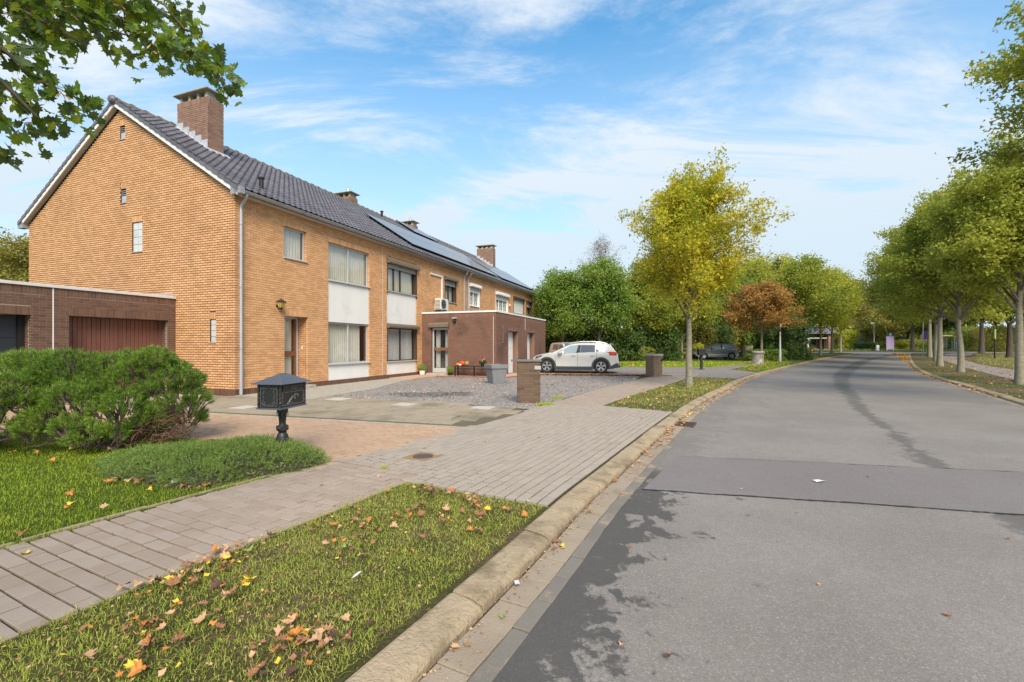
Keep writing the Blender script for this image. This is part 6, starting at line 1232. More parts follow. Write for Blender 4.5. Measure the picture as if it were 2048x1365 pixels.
# ---------------------------------------------------------------- brick pillars
def pillar(x,y,w,d,h,rz_,label,nameplate=True,mat=m_pb,cap=(.05,.05),capmat=None):
    p=empty('brick_pillar',(x,y,-.01+rise(y)),rz_,label,'pillar','brick pillars by the driveways'); hc=h-cap[0]; B=[]
    for c,(s0,s1) in enumerate(((0,0),)):
        for a,b_,z0_,z1_ in bricklay((-w/2,w/2),0,hc,[],plen=.2,ph=.066,joint=.010): B+=[(a,b_,-d/2,-d/2+.06,z0_,z1_),(a,b_,d/2-.06,d/2,z0_,z1_)]
        for a,b_,z0_,z1_ in bricklay((-d/2+.062,d/2-.062),0,hc,[],plen=.2,ph=.066,joint=.010,off=.04): B+=[(-w/2,-w/2+.06,a,b_,z0_,z1_),(w/2-.06,w/2,a,b_,z0_,z1_)]
    wallbricks(p,B,mat,300); MB().box(-w/2+.007,w/2-.007,-d/2+.007,d/2-.007,0,hc).build('mortar_core',M('pillar_mortar',[(.12,.09,.065),(.17,.13,.095)],.95),p)
    m=MB(); e=cap[1]; m.bbox(-w/2-e,w/2+e,-d/2-e,d/2+e,hc+.002,h,.012); m.build('cap_stone',capmat or M('slate_cap',[(.11,.105,.10),(.17,.165,.155)],.85,ns=6,nm=.8,bump=.4),p)
    return p
p=pillar(.42,11.55,.58,.46,1.08,HA-math.pi/2+.35,'stout mossy brown brick pillar with slate cap and nameplate standing at the gravel edge',cap=(.045,.035))
MB().bbox(.14,.30,-.255,-.231,.84,.93,.004).build('nameplate',M('plate_metal',[(.42,.42,.38)],.5,metal=.4),p); MB().box(-.45,-.29,-.2,.2,1.036,1.075).build('cap_overhang',MATS['slate_cap'],p)
p2=pillar(6.55,21.0,.56,.50,1.05,.5,'brick pillar with letter slot at the end of the brick edging',cap=(.09,.03),capmat=m_conc,mat=M('buff_brown_brick',[(.20,.13,.085),(.27,.19,.125),(.17,.11,.07)],.9,ns=2,nm=.4,bump=.4,dirt=((.13,.13,.05),3,.5,.7,.5))); MB().box(.18,.30,-.262,-.245,.72,.84).build('letter_slot',m_blackm,p2)
pillar(22.8,44.0,.75,.5,1.28,0.1,'tan brick pillar next to the parked grey hatchback',cap=(.08,.03),capmat=m_conc,mat=M('tan_brick',[(.42,.31,.21),(.52,.40,.28)],.9))
st=empty('concrete_pillar',(18.5,34.2,rise(34.2)-.02),0,'stained round topped concrete pillar on the third grass verge','pillar'); m=MB(); m.lathe([(.36,0),(.38,.1),(.37,.7),(.36,.85),(.44,.87),(.44,.98),(.40,1.02),(.001,1.03)],k=20); m.build('shaft',M('stained_concrete',[(.20,.175,.13),(.34,.31,.26),(.15,.13,.09)],.95,ns=2.2,nm=.95,bump=.6,dirt=((.55,.53,.5),1.6,.57,.6,.8)),st)
# ---------------------------------------------------------------- pots, bench, things by the annex door
pot=empty('large_planter',(-.60,17.3,-.005),.5,'large empty grey tapered planter standing on the gravel','planter')
def sqr(r,z,k=.12,n=4):
    out=[]
    for cx,cy,a0 in ((1,1,0),(-1,1,90),(-1,-1,180),(1,-1,270)):
        for i in range(n+1): a=math.radians(a0+90*i/n); out.append((cx*(r-k*r)+k*r*math.cos(a),cy*(r-k*r)+k*r*math.sin(a),z))
    return out
MB().loft([sqr(.235,0),sqr(.24,.02),sqr(.32,.56),sqr(.322,.57)]).build('body',m_pot,pot); b=MB(); b.loft([sqr(.325,.571),sqr(.355,.575),sqr(.362,.70),sqr(.36,.72),sqr(.33,.72),sqr(.32,.60)],caps=False); b.build('rim',m_pot,pot); MB().loft([sqr(.318,.59),sqr(.318,.61)]).build('soil',m_joint,pot)
def leafball(name,parent,c,r,n,ls,mat,seed,sq=1):
    rr=np.random.default_rng(seed); d=sph(n,rr); P=np.array(c)+d*r*(rr.random(n)**.25)[:,None]*np.array([1,1,sq]); return add(name,leaves_mesh(name,P,d+rr.normal(0,.5,(n,3)),ls,mat,rr),parent)
def potplant(u,v,label,white,seed,r=.21):
    o=empty('potted_shrub',(*L2W(u,v),.03),0,label,'potted plant'); MB().lathe([(.10,0),(.12,.02),(.15,.20),(.14,.205)] if white else [(.09,0),(.11,.12),(.10,.13)],k=14).build('pot',m_cream if white else m_blackm,o); leafball('foliage',o,(0,0,.34 if white else .27),r,900,.022,m_lgr2,seed); MB().lathe([(.02,.1),(.015,.3)],k=6).build('stem',m_twig,o); return o
potplant(9.55,-.28,'clipped green ball shrub in a white pot in the corner by the annex',True,1)
potplant(9.6,-1.75,'small round shrub in a dark bowl beside the annex doorstep',False,2,.18)
be=empty('bench',(*L2W(9.62,-2.15),.03),HA-math.pi/2,'long black slatted bench against the brown annex wall','bench')
for k in range(4): MB().bbox(0,1.95,-.02-.09*k-.08,-.02-.09*k,.44,.47,.004).build('seat_slat',m_blackm,be)
for x in (0.0,1.90):
    for y in (-.37,-.07): MB().box(x,x+.05,y,y+.05,0,.439).build('leg',m_blackm,be)
MB().box(.05,1.9,-.36,-.33,.33,.36).build('rail',m_blackm,be); MB().box(.93,.98,-.3,-.25,.0,.439).build('leg',m_blackm,be)
def onbench(t,d=-.2): 
    v=Matrix.Rotation(HA-math.pi/2,3,'Z')@Vector((t,d,0)); bx_,by_=L2W(9.62,-2.15); return (bx_+v.x,by_+v.y,.501)
def fruit(t,col,r,sq,name,label,cat,d=-.2):
    o=empty(name,onbench(t,d),0,label,cat); k=10; m=MB(); m.loft([[(r*(1+.08*math.cos(8*2*math.pi*i/32))*math.sin(a)*math.cos(2*math.pi*i/32),r*(1+.08*math.cos(8*2*math.pi*i/32))*math.sin(a)*math.sin(2*math.pi*i/32),r*sq-r*sq*math.cos(a)) for i in range(32)] for a in [.1+(math.pi-.25)*j/8 for j in range(9)]]); m.build('flesh',M(name+'_skin_'+str(round(t*100)),[col],.45,bump=0),o,smooth=True); MB().tube([(0,0,2*r*sq-.01),(.01,0,2*r*sq+.04)],[.012,.008],6).build('stalk',m_twig,o)
fruit(.10,(.75,.24,.02),.075,.85,'pumpkin','small orange pumpkin on the bench end nearest the door','pumpkin'); fruit(.30,(.78,.07,.012),.13,.85,'pumpkin','big bright red pumpkin on the bench','pumpkin',-.16); fruit(.27,(.78,.74,.62),.06,.7,'pumpkin','flat creamy white pumpkin in front of the big red one','pumpkin',-.31); fruit(.56,(.30,.24,.07),.09,1.2,'gourd','tall olive brown gourd beside the big red pumpkin','gourd')
cp=empty('chrysanthemum_pot',onbench(1.35,-.2),0,'potted chrysanthemum with pink and orange flowers on the bench','potted plant'); MB().lathe([(.07,0),(.10,.12),(.095,.125)],k=14).build('pot',m_blackm,cp); leafball('foliage',cp,(0,0,.20),.19,900,.02,m_ldk,5,.8)
for k,cc in enumerate(((.55,.10,.22),(.62,.25,.05),(.45,.12,.28))):
    rr=np.random.default_rng(k); n=26; d=sph(n,rr); d[:,2]=np.abs(d[:,2]); P=np.array([0,0,.22])+d*.20*np.array([1,1,.85]); add('flowers',leaves_mesh('flowers',P,d,.028,M('petal_%s'%('pink','orange','mauve')[k],[cc],.6,bump=0),rr,tpl='maple'),cp)
# ---------------------------------------------------------------- second letterbox on a stand
b2=empty('letterbox',(11.4,27.4,0),0,'plain black letterbox on a round footed post across the side driveway','letterbox'); MB().lathe([(.21,0),(.20,.02),(.07,.06),(.055,.12)],k=16).build('foot',m_blackm,b2); MB().box(-.07,.07,-.05,.05,.1,.86).build('post',m_blackm,b2)
m=MB(); m.bbox(-.21,.21,-.16,.16,.86,1.16,.01); m.build('box',m_blackm,b2); m=MB(); m.loft([[(x,y,z) for y,z in ((-.18,1.161),(.18,1.161),(.08,1.24),(-.08,1.24))] for x in (-.22,.22)]); m.build('lid',m_blackm,b2)
# ---------------------------------------------------------------- cars
m_tyre=M('tyre_rubber',[(.018,.018,.018)],.85,bump=0); m_rim=M('alloy_rim',[(.62,.62,.63)],.25,metal=.8,bump=0); m_clad=M('dark_cladding',[(.045,.048,.052)],.6,bump=0)
m_tint=M('tinted_glass',[(.035,.04,.045)],.05,spec=1,coat=1,bump=0); m_clear=M('clear_car_glass',[(.24,.30,.30)],.05,spec=1,coat=1,bump=0); m_tail=M('red_lamp',[(.42,.02,.02)],.15,coat=1,bump=0); m_head=M('headlamp_glass',[(.35,.36,.38)],.08,spec=1,coat=1,metal=.4,bump=0); m_hdk=M('headlamp_dark',[(.03,.03,.035)],.1,spec=1,coat=1,bump=0)
def car(name,label,x,y,ang,paint,top,bot,Wd,wh,r,glass_,taper=.22,group=None,sc=1,beltz=.95,rails=False,clad=True,cat='car',tails=None,heads=None,rimcol=None,spokes=5,roofin=.80):
    o=empty(name,(x,y,rise(y)+.0),ang,label,cat,group); o.scale=(sc,sc,sc)
    tx=[p[0] for p in top][::-1]; tz=[p[1] for p in top][::-1]; bx_=[p[0] for p in bot][::-1]; bz=[p[1] for p in bot][::-1]; xa,xb=tx[0],tx[-1]
    ztop=lambda q: float(np.interp(q,tx,tz)); 
    def zlow(q):
        z=float(np.interp(q,bx_,bz))
        for w in wh:
            d=abs(q-w)
            if d<r*1.16: z=max(z,r+math.sqrt((r*1.16)**2-d*d))
        return min(z,ztop(q)-.02)
    def hw(q,z):
        e=abs((q-(xa+xb)/2)/((xb-xa)/2)); w=Wd*(1-taper*e**5); zt=max(tz)
        if z>beltz: w*=1-(1-roofin)*((z-beltz)/(zt-beltz))**1.15
        else: w*=1-.05*((beltz-z)/beltz)**2-.012*math.cos((z-.55)*9)
        return w
    xs=set(np.linspace(xa,xb,70).tolist())
    for w in wh:
        for k in range(-9,10): xs.add(w+r*1.16*math.sin(k*math.pi/18))
    xs|={q+e for q in [w+s*r*1.16 for w in wh for s in (-1,1)] for e in (-.002,.002)}
    xs=sorted(q for q in xs if xa<=q<=xb); nr=12; V=[];F=[]
    for q in xs:
        a,b_=zlow(q),ztop(q)
        for s in (1,-1):
            for k in range(nr): z=a+(b_-a)*k/(nr-1)*.985 if k<nr-1 else b_-.02; V.append((q,s*hw(q,z),z))
        for k in range(1,6): w=hw(q,b_-.02)*(1-2*k/6); V.append((q,w,b_+.02*(1-(w/max(.1,hw(q,b_)))**2)))
    st=2*nr+5
    for i in range(len(xs)-1):
        a=i*st; b_=a+st
        for k in range(nr-1): F.append((a+k,a+k+1,b_+k+1,b_+k)); F.append((a+nr+k+1,a+nr+k,b_+nr+k,b_+nr+k+1))
        tp=[nr-1]+[2*nr+k for k in range(5)]+[2*nr-1]
        for k in range(6): F.append((a+tp[k],a+tp[k+1],b_+tp[k+1],b_+tp[k]))
    for a in (0,(len(xs)-1)*st): F.append(tuple([a+k for k in range(nr)]+[a+2*nr+k for k in range(5)]+[a+nr+k for k in range(nr-1,-1,-1)]))
    me=mesh('body',V,F,paint); me.polygons.foreach_set('use_smooth',np.ones(len(me.polygons),bool)); me.set_sharp_from_angle(angle=math.radians(40)); add('body',me,o)
    MB().box(xa+.25,xb-.25,-Wd*.8,Wd*.8,.22,.6).build('chassis',m_blackm,o)
    def patch(nm_,poly,mt,off):
        q0,q1=min(p[0] for p in poly),max(p[0] for p in poly); qs=sorted({*np.linspace(q0+1e-4,q1-1e-4,14).tolist(),*[min(q1-1e-4,max(q0+1e-4,p[0])) for p in poly]}); n=len(poly); R=7
        for s in (1,-1):
            V=[];F=[]
            for q in qs:
                zs=[]
                for i in range(n):
                    a,b_=poly[i],poly[(i+1)%n]
                    if (a[0]-q)*(b_[0]-q)<=0 and a[0]!=b_[0]: zs.append(a[1]+(b_[1]-a[1])*(q-a[0])/(b_[0]-a[0]))
                lo,hi=min(zs),max(zs)
                for k in range(R): z=lo+(hi-lo)*k/(R-1); V.append((q,s*(hw(q,z)+off),z))
            for i in range(len(qs)-1):
                for k in range(R-1): f=(i*R+k,(i+1)*R+k,(i+1)*R+k+1,i*R+k+1); F.append(f if s<0 else f[::-1])
            add(nm_,mesh(nm_,V,F,mt,smooth=True),o)
    for nm_,poly,mt in [g for g in glass_ if g[0]!='x']:
        patch(nm_,poly,mt,.007); continue
        for s in (1,-1):
            V=[(q,s*(hw(q,z)+.006),z) for q,z in poly]; n=len(V); cxm=sum(p[0] for p in poly)/n; czm=sum(p[1] for p in poly)/n
            V.append((cxm,s*(hw(cxm,czm)+.012),czm)); F=[(i,(i+1)%n,n) if s<0 else ((i+1)%n,i,n) for i in range(n)]; add(nm_,mesh(nm_,V,F,mt),o)
    def topglass(nm_,q0,q1,ins,mt):
        V=[];F=[]; N_=8
        for i in range(N_+1):
            q=q0+(q1-q0)*i/N_; b_=ztop(q)
            for k in range(7): w=(hw(q,b_-.02)-ins)*(1-2*k/6); V.append((q,w,b_+.02*(1-(w/max(.1,hw(q,b_)))**2)+.007))
        for i in range(N_):
            for k in range(6): F.append((i*7+k,i*7+k+1,i*7+8+k,i*7+7+k) if q1<q0 else (i*7+k+1,i*7+k,i*7+7+k,i*7+8+k))
        add(nm_,mesh(nm_,V,F,mt,smooth=True),o)
    for nm_,q0,q1,mt in (g[1] for g in glass_ if g[0]=='x'): topglass(nm_,q0,q1,.09,mt)
    for w in wh:
        for s in (1,-1):
            wl_=add('wheel',None,o,(w,s*(Wd-.11),r)); m=MB(); m.loft([[(rr*math.cos(a),yy,rr*math.sin(a)) for a in [2*math.pi*i/28 for i in range(28)]] for rr,yy in ((r*.66,-.10),(r*.96,-.10),(r,-.07),(r,.07),(r*.96,.10),(r*.69,.102),(r*.66,.08))],caps=False); m.build('tyre',m_tyre,wl_,smooth=True)
            m=MB(); m.loft([[(rr*math.cos(a),s*yy,rr*math.sin(a)) for a in [2*math.pi*i/28 for i in range(28)]][::s] for rr,yy in ((r*.67,.06),(r*.64,.03),(.01,.02))],caps=False); m.build('wheel_well_disc',m_blackm,wl_)
            m=MB(); m.loft([[(rr*math.cos(a),s*yy,rr*math.sin(a)) for a in [2*math.pi*i/28 for i in range(28)]] for rr,yy in ((r*.665,.085),(r*.665,.095),(r*.61,.095),(r*.60,.07))],caps=False)
            for k in range(spokes):
                a=2*math.pi*k/spokes+math.pi/2
                for da in ((-.17,.17) if spokes==5 else (0,)):
                    hwid=.022 if spokes==5 else .04; u=(-math.sin(a+da),math.cos(a+da)); c0,s0=math.cos(a+da*.4),math.sin(a+da*.4); c1,s1=math.cos(a+da),math.sin(a+da); r0,r1=.03,r*.63
                    n=m.v([(r0*c0+u[0]*hwid*.7,s*.085,r0*s0+u[1]*hwid*.7),(r0*c0-u[0]*hwid*.7,s*.085,r0*s0-u[1]*hwid*.7),(r1*c1-u[0]*hwid,s*.09,r1*s1-u[1]*hwid),(r1*c1+u[0]*hwid,s*.09,r1*s1+u[1]*hwid)]+[(r0*c0,s*.05,r0*s0),(r1*c1,s*.055,r1*s1)]); m.f([(n,n+1,n+2,n+3),(n+3,n+2,n+5),(n,n+3,n+5,n+4),(n+2,n+1,n+4,n+5)])
            m.lathe([(.001,0),(.045,0),(.04,.01),(.001,.012)],0,0,10); m.build('rim',rimcol or m_rim,wl_)
    if clad:
        for w in wh:
            for s in (1,-1):
                m=MB(); A=[math.radians(-22+224*i/26) for i in range(27)]; V=[];F=[]
                for a in A:
                    for rr in (r*1.06,r*1.34): q,z=w+rr*math.cos(a),r+rr*math.sin(a); z=max(z,.2); V.append((q,s*(hw(q,z)+.014),z))
                F=[(2*i,2*i+1,2*i+3,2*i+2) if s<0 else (2*i,2*i+2,2*i+3,2*i+1) for i in range(26)]; add('wheel_arch_trim',mesh('wheel_arch_trim',V,F,m_clad),o)
        for s in (1,-1):
            qs=np.linspace(wh[1]+r*1.2,wh[0]-r*1.2,12); V=[];F=[]
            for q in qs:
                for z,e in ((.17,-.03),(.20,.016),(.31,.016),(.33,.004)): V.append((q,s*(hw(q,z)+e),z))
            for i in range(11):
                for k in range(3): F.append((4*i+k,4*i+k+1,4*i+5+k,4*i+4+k) if s>0 else (4*i+k+1,4*i+k,4*i+4+k,4*i+5+k))
            add('sill_trim',mesh('sill_trim',V,F,m_clad),o)
            V=[(q,s*(hw(q,z)+.012),z) for q,z in ((wh[1]-r*1.3,.22),(xa+.03,.28),(xa+.02,.47),(xa+.12,.50),(wh[1]-r*1.25,.34))]; add('bumper_trim',mesh('bumper_trim',V,[(0,1,2,3,4) if s<0 else (4,3,2,1,0)],m_clad),o)
        m=MB(); m.box(xa-.03,xa+.03,-Wd*.66,Wd*.66,.27,.5); m.build('rear_bumper',m_clad,o)
    for poly in (tails or []):
        patch('tail_light',poly,m_tail,.012); continue
        for s in (1,-1): V=[(q,s*(hw(q,z)+.012),z) for q,z in poly]; add('tail_light',mesh('tail_light',V,[tuple(range(len(V)))[::(1 if s<0 else -1)]],m_tail),o)
    for poly in (heads or []):
        patch('headlight',poly,m_hdk,.012); cq,cz_=sum(p[0] for p in poly)/len(poly),sum(p[1] for p in poly)/len(poly); patch('lamp_lens',[(cq+(p[0]-cq)*.45,cz_+(p[1]-cz_)*.45) for p in poly],m_head,.018); continue
        for s in (1,-1): V=[(q,s*(hw(q,z)+.012),z) for q,z in poly]; add('headlight',mesh('headlight',V,[tuple(range(len(V)))[::(1 if s<0 else -1)]],m_hdk),o); V=[(sum(p[0] for p in poly)/len(poly)+(q-sum(p[0] for p in poly)/len(poly))*.4,s*(hw(q,z)+.018),sum(p[1] for p in poly)/len(poly)+(z-sum(p[1] for p in poly)/len(poly))*.4) for q,z in poly]; add('lamp_lens',mesh('lamp_lens',V,[tuple(range(len(V)))[::(1 if s<0 else -1)]],m_head),o)
    return o,hw
m_wcar=M('pearl_white_paint',[(.50,.50,.485)],.3,coat=1,bump=0); m_gcar=M('grey_metallic_paint',[(.20,.20,.215)],.32,metal=.3,coat=1,bump=0); m_scar=M('silver_paint',[(.45,.46,.48)],.3,metal=.4,coat=1,bump=0); m_bcar=M('black_paint',[(.02,.02,.025)],.25,coat=1,bump=0)
suv_top=[(1.99,.50),(1.98,.66),(1.93,.76),(1.80,.845),(1.5,.915),(1.2,.965),(.97,1.0),(.60,1.185),(.25,1.345),(.0,1.415),(-.4,1.45),(-.9,1.445),(-1.35,1.415),(-1.74,1.37),(-1.76,1.30),(-1.98,1.02),(-2.05,.93),(-2.10,.72),(-2.11,.50)]
suv_bot=[(1.99,.44),(1.9,.26),(1.6,.2),(0,.2),(-1.6,.24),(-2.0,.30),(-2.11,.40)]
G=[('side_window',[(.80,.97),(.52,1.05),(.515,1.14),(.60,1.12)],m_clear),('front_side_window',[(.50,.945),(.48,1.12),(.16,1.30),(-.20,1.345),(-.23,1.34),(-.12,.965)],m_clear),('pillar_trim',[(-.12,.965),(-.23,1.34),(-.345,1.345),(-.31,.985)],m_blackm),('rear_side_window',[(-.32,.98),(-.355,1.34),(-1.06,1.335),(-1.03,1.015)],m_tint),('quarter_window',[(-1.055,1.02),(-1.09,1.33),(-1.21,1.325),(-1.30,1.12),(-1.25,1.065)],m_tint),('x',('windscreen',.93,.22,m_clear)),('x',('rear_window',-1.96,-1.78,m_tint))]
hdg=math.atan2(.2,-.98)
suv,hw=car('parked_suv','pearl white crossover SUV with roof rails parked beside the brick edging',3.35,24.35,hdg,m_wcar,suv_top,suv_bot,.87,(1.26,-1.28),.33,G,tails=[[(-1.53,.985),(-1.70,1.03),(-1.98,1.0),(-2.02,.93),(-1.97,.855),(-1.66,.86),(-1.76,.90),(-1.74,.955)]],heads=[[(1.86,.69),(1.78,.80),(1.47,.86),(1.55,.78),(1.75,.70)]],sc=1.09,group='cars parked along the street')
for s in (1,-1):
    MB().tube([(.28,s*.60,1.36),(.12,s*.62,1.445),(-.3,s*.625,1.50),(-.9,s*.62,1.50),(-1.35,s*.61,1.455),(-1.55,s*.6,1.40)],.018,8).build('roof_rail',m_rim,suv)
    m=MB(); m.loft([[(.62+dx,s*(hw(.6,.98)+oy),.985+dz) for dx,dz in [(k*math.cos(a)*.10,k*math.sin(a)*.075) for a in [2*math.pi*i/14 for i in range(14)]]] for k,oy in ((.5,.02),(1,.06),(1,.17),(.7,.21))]); m.build('door_mirror',m_wcar,suv,smooth=True)
    for q in (.0,-.88): MB().tube([(q+.09,s*(hw(q,.83)+.004),.835),(q+.06,s*(hw(q,.83)+.03),.845),(q-.06,s*(hw(q,.83)+.03),.845),(q-.09,s*(hw(q,.83)+.004),.835)],.012,6).build('door_handle',m_wcar,suv)
    for poly in ([(.86,.96),(.87,.36)],[(-.19,.95),(-.20,.34)],[(-1.06,1.0),(-1.09,.72)]):
        (q0,z0_),(q1,z1_)=poly; V=[(q0-.006,s*(hw(q0,z0_)+.004),z0_),(q0+.006,s*(hw(q0,z0_)+.004),z0_)]; N_=8; V=[];F=[]
        for i in range(N_+1): q=q0+(q1-q0)*i/N_; z=z0_+(z1_-z0_)*i/N_; V+=[(q-.006,s*(hw(q,z)+.003),z),(q+.006,s*(hw(q,z)+.003),z)]
        F=[(2*i,2*i+1,2*i+3,2*i+2) if s>0 else (2*i+1,2*i,2*i+2,2*i+3) for i in range(N_)]; add('door_gap',mesh('door_gap',V,F,m_clad),suv)
MB().tube([(-2.05,0,.36),(-2.2,0,.31),(-2.27,0,.34),(-2.27,0,.42)],.018,8).ball((-2.27,0,.44),.03,8).build('tow_bar',m_blackm,suv); MB().loft([[(x,y,z) for y,z in ((-.55,0),(.55,0),(.52,.02),(-.52,.02))] for x,z0 in ((0,0),)][:0] or [[(-1.70,-.55,1.372),(-1.70,.55,1.372),(-1.70,.52,1.40),(-1.70,-.52,1.40)],[(-1.86,-.54,1.375),(-1.86,.54,1.375),(-1.86,.53,1.385),(-1.86,-.53,1.385)]]).build('spoiler',m_wcar,suv)
van_top=[(1.95,.55),(1.93,.75),(1.8,.9),(1.2,1.02),(.95,1.07),(.35,1.42),(.1,1.50),(-.6,1.54),(-1.4,1.52),(-1.7,1.45),(-1.9,1.1),(-1.95,.6)]
car('parked_car','white family car with big windscreen facing the street behind the SUV',3.9,29.7,-1.25,m_wcar,van_top,[(1.95,.4),(0,.2),(-1.95,.4)],.86,(1.2,-1.2),.31,[('front_side_window',[(.62,1.12),(.2,1.4),(-.15,1.42),(-.15,1.08)],m_tint),('rear_side_window',[(-.25,1.08),(-.25,1.42),(-1.1,1.42),(-1.1,1.1)],m_tint),('x',('windscreen',.9,.2,m_tint))],tails=None,heads=[[(1.85,.7),(1.8,.82),(1.5,.9),(1.6,.75)]],sc=1.07,group='cars parked along the street',clad=False)
hb_top=[(1.93,.45),(1.92,.62),(1.85,.73),(1.6,.83),(1.15,.93),(.85,.97),(.35,1.26),(.05,1.40),(-.35,1.45),(-.95,1.44),(-1.35,1.39),(-1.55,1.30),(-1.80,1.02),(-1.88,.93),(-1.93,.72),(-1.95,.45)]
GH=[('front_side_window',[(.62,.98),(.22,1.22),(-.05,1.31),(-.28,1.33),(-.28,1.0)],m_clear),('pillar_trim',[(-.28,1.0),(-.28,1.33),(-.40,1.335),(-.40,1.01)],m_blackm),('rear_side_window',[(-.40,1.01),(-.40,1.335),(-1.02,1.32),(-1.05,1.04)],m_clear),('quarter_window',[(-1.09,1.05),(-1.06,1.31),(-1.20,1.28),(-1.36,1.12)],m_clear),('x',('windscreen',.82,.12,m_clear)),('x',('rear_window',-1.79,-1.58,m_tint))]
hb,hw2=car('parked_hatchback','dark grey metallic hatchback with silver hubcaps parked on the grass',19.55,43.9,math.atan2(.1,-1),m_gcar,hb_top,[(1.93,.4),(1.7,.2),(-1.6,.2),(-1.9,.32)],.85,(1.23,-1.24),.31,GH,tails=[[(-1.68,.99),(-1.82,.99),(-1.90,.90),(-1.90,.80),(-1.74,.80),(-1.72,.9)]],heads=[[(1.84,.62),(1.75,.76),(1.45,.82),(1.5,.68)]],sc=1.03,group='cars parked along the street',clad=False,spokes=9)
for s in (1,-1):
    m=MB(); m.ball((.58,s*(.98),.98),.09,8); m.build('door_mirror',m_blackm,hb)
    V=[(q,s*(hw2(q,z)+.008),z) for q,z in ((.82,.40),(-.84,.40),(-.84,.45),(.82,.45))]; add('side_strip',mesh('side_strip',V,[(0,1,2,3)],m_scar),hb)
for k,(px,Y,a,pm,lbl) in enumerate(((1712,98,2.7,m_bcar,'small black car parked on the grass beyond the bend'),(1730,103,2.9,m_scar,'small silver car half hidden behind the black one'))):
    car('parked_car',lbl,pxy(px,Y),Y,a,pm,hb_top,[(1.93,.4),(0,.2),(-1.9,.32)],.85,(1.23,-1.24),.31,GH[:2]+GH[4:],sc=1.1,group='cars parked along the street',clad=False)
car('parked_car','silver car at the far driveway by the white cars',8.6,33.9,math.pi-.05,m_scar,hb_top,[(1.93,.4),(0,.2),(-1.9,.32)],.85,(1.23,-1.24),.31,GH) if False else None
# ---------------------------------------------------------------- lamp posts and street furniture
m_galv=M('galvanised_steel',[(.42,.43,.45),(.50,.51,.53)],.5,metal=.3,bump=0)
def lamp(px,Y,h,label,head=True):
    o=empty('street_lamp',(pxy(px,Y),Y,rise(Y)-.02),0,label,'street lamp','street lamps'); MB().lathe([(.10,0),(.10,.9),(.075,1.05),(.06,h*.6),(.045,h)],k=12).build('pole',m_galv,o,smooth=True)
    if head: MB().loft([[(x,y,z) for y,z in ((-.09,h-.02),(.09,h-.02),(.07,h+.07),(-.07,h+.07))] for x in (.05,-.65)]).build('lamp_head',m_wpaint,o)
    else: MB().box(-.085,.085,-.09,-.05,h*.72,h*.78).build('number_plate',m_blackm,o)
    return o
l=lamp(1560,38.3,3.6,'short galvanised post standing under the rusty tree at the kerb',False); MB().box(-.05,.05,-.11,-.06,2.95,3.4).build('warning_lamp',m_wpaint,l)
lamp(1528,50,3.9,'thin white post behind the clipped low hedge',False); lamp(1748,84,5.0,'white street lamp with a flat head beyond the bend')
lamp(1681,66.5,4.6,'grey post in the row of far street trees',False)
sg=empty('information_board',(pxy(1780,76),76,rise(76)-.02),-.05,'tall lilac information board with a dark green header and emblem','sign'); w=.62*1.0
MB().box(-.60,.60,-.06,.06,.25,2.42).build('lilac_panel',M('lilac_print',[(.56,.42,.68)],.5,bump=0),sg); MB().box(-.60,.60,-.062,.062,2.425,3.0).build('header_panel',M('dark_green_print',[(.035,.075,.08)],.5,bump=0),sg)
for x in (-.5,.5): MB().box(x-.05,x+.05,-.05,.05,0,.249).build('foot',m_wpaint,sg)
m=MB(); m.lathe([(.17,0),(.17,.008),(.12,.008),(.12,0)],k=20); e_=m.build('emblem_ring',m_wpaint,sg); e_.location=(0,-.063,2.76); e_.rotation_euler=(math.pi/2,0,0); MB().box(-.2,.2,-.07,-.063,2.52,2.56).build('emblem_bar',m_wpaint,sg); MB().box(-.38,.38,-.066,-.061,2.26,2.30).build('text_line',M('violet_ink',[(.33,.22,.45)],.6,bump=0),sg); MB().box(-.16,.16,-.066,-.061,2.14,2.18).build('text_line',MATS['violet_ink'],sg)
bx2=empty('utility_box',(pxy(1755,76.5),76.5,rise(76.5)-.02),0,'small white roadside utility cabinet with rounded top','cabinet'); MB().bbox(-.22,.22,-.15,.15,0,.95,.05).build('cabinet_body',m_wpaint,bx2); MB().box(-.14,.14,-.16,-.151,.2,.5).build('cabinet_door',m_galv,bx2)
# bus shelter
Y=76; bs_=empty('bus_shelter',(pxy(1886,Y),Y,rise(Y)-.02),.05,'glass bus shelter with a yellow edged roof and grey posts','bus shelter'); m_yl=M('yellow_trim',[(.72,.42,.02)],.4,bump=0)
MB().box(-1.55,1.6,-.75,.85,2.42,2.50).build('roof_edge',m_yl,bs_); MB().box(-.4,1.1,-.6,.7,2.505,2.62).build('roof_box',m_cream,bs_)
for x,y in ((-1.35,-.6),(-1.35,.7),(1.35,-.6),(1.35,.7),(.85,.72),(-.95,-.6)): MB().box(x-.06,x+.06,y-.06,y+.06,0,2.419).build('post',m_galv,bs_)
MB().box(-1.28,1.28,.69,.70,.15,2.3).build('rear_glass',m_glass,bs_); MB().box(1.345,1.355,-.53,.63,.15,2.3).build('side_glass',m_glass,bs_)
for z in (1.35,1.0): MB().box(-1.28,1.28,.66,.685,z,z+.07).build('yellow_rail',m_yl,bs_)
MB().box(.2,1.2,.2,.6,.42,.47).box(.3,.36,.3,.36,0,.419).box(1.05,1.1,.3,.36,0,.419).build('seat',m_blackm,bs_); MB().box(-1.29,-.99,-.62,-.58,.4,2.2).build('poster_case',MATS['lilac_print'],bs_)
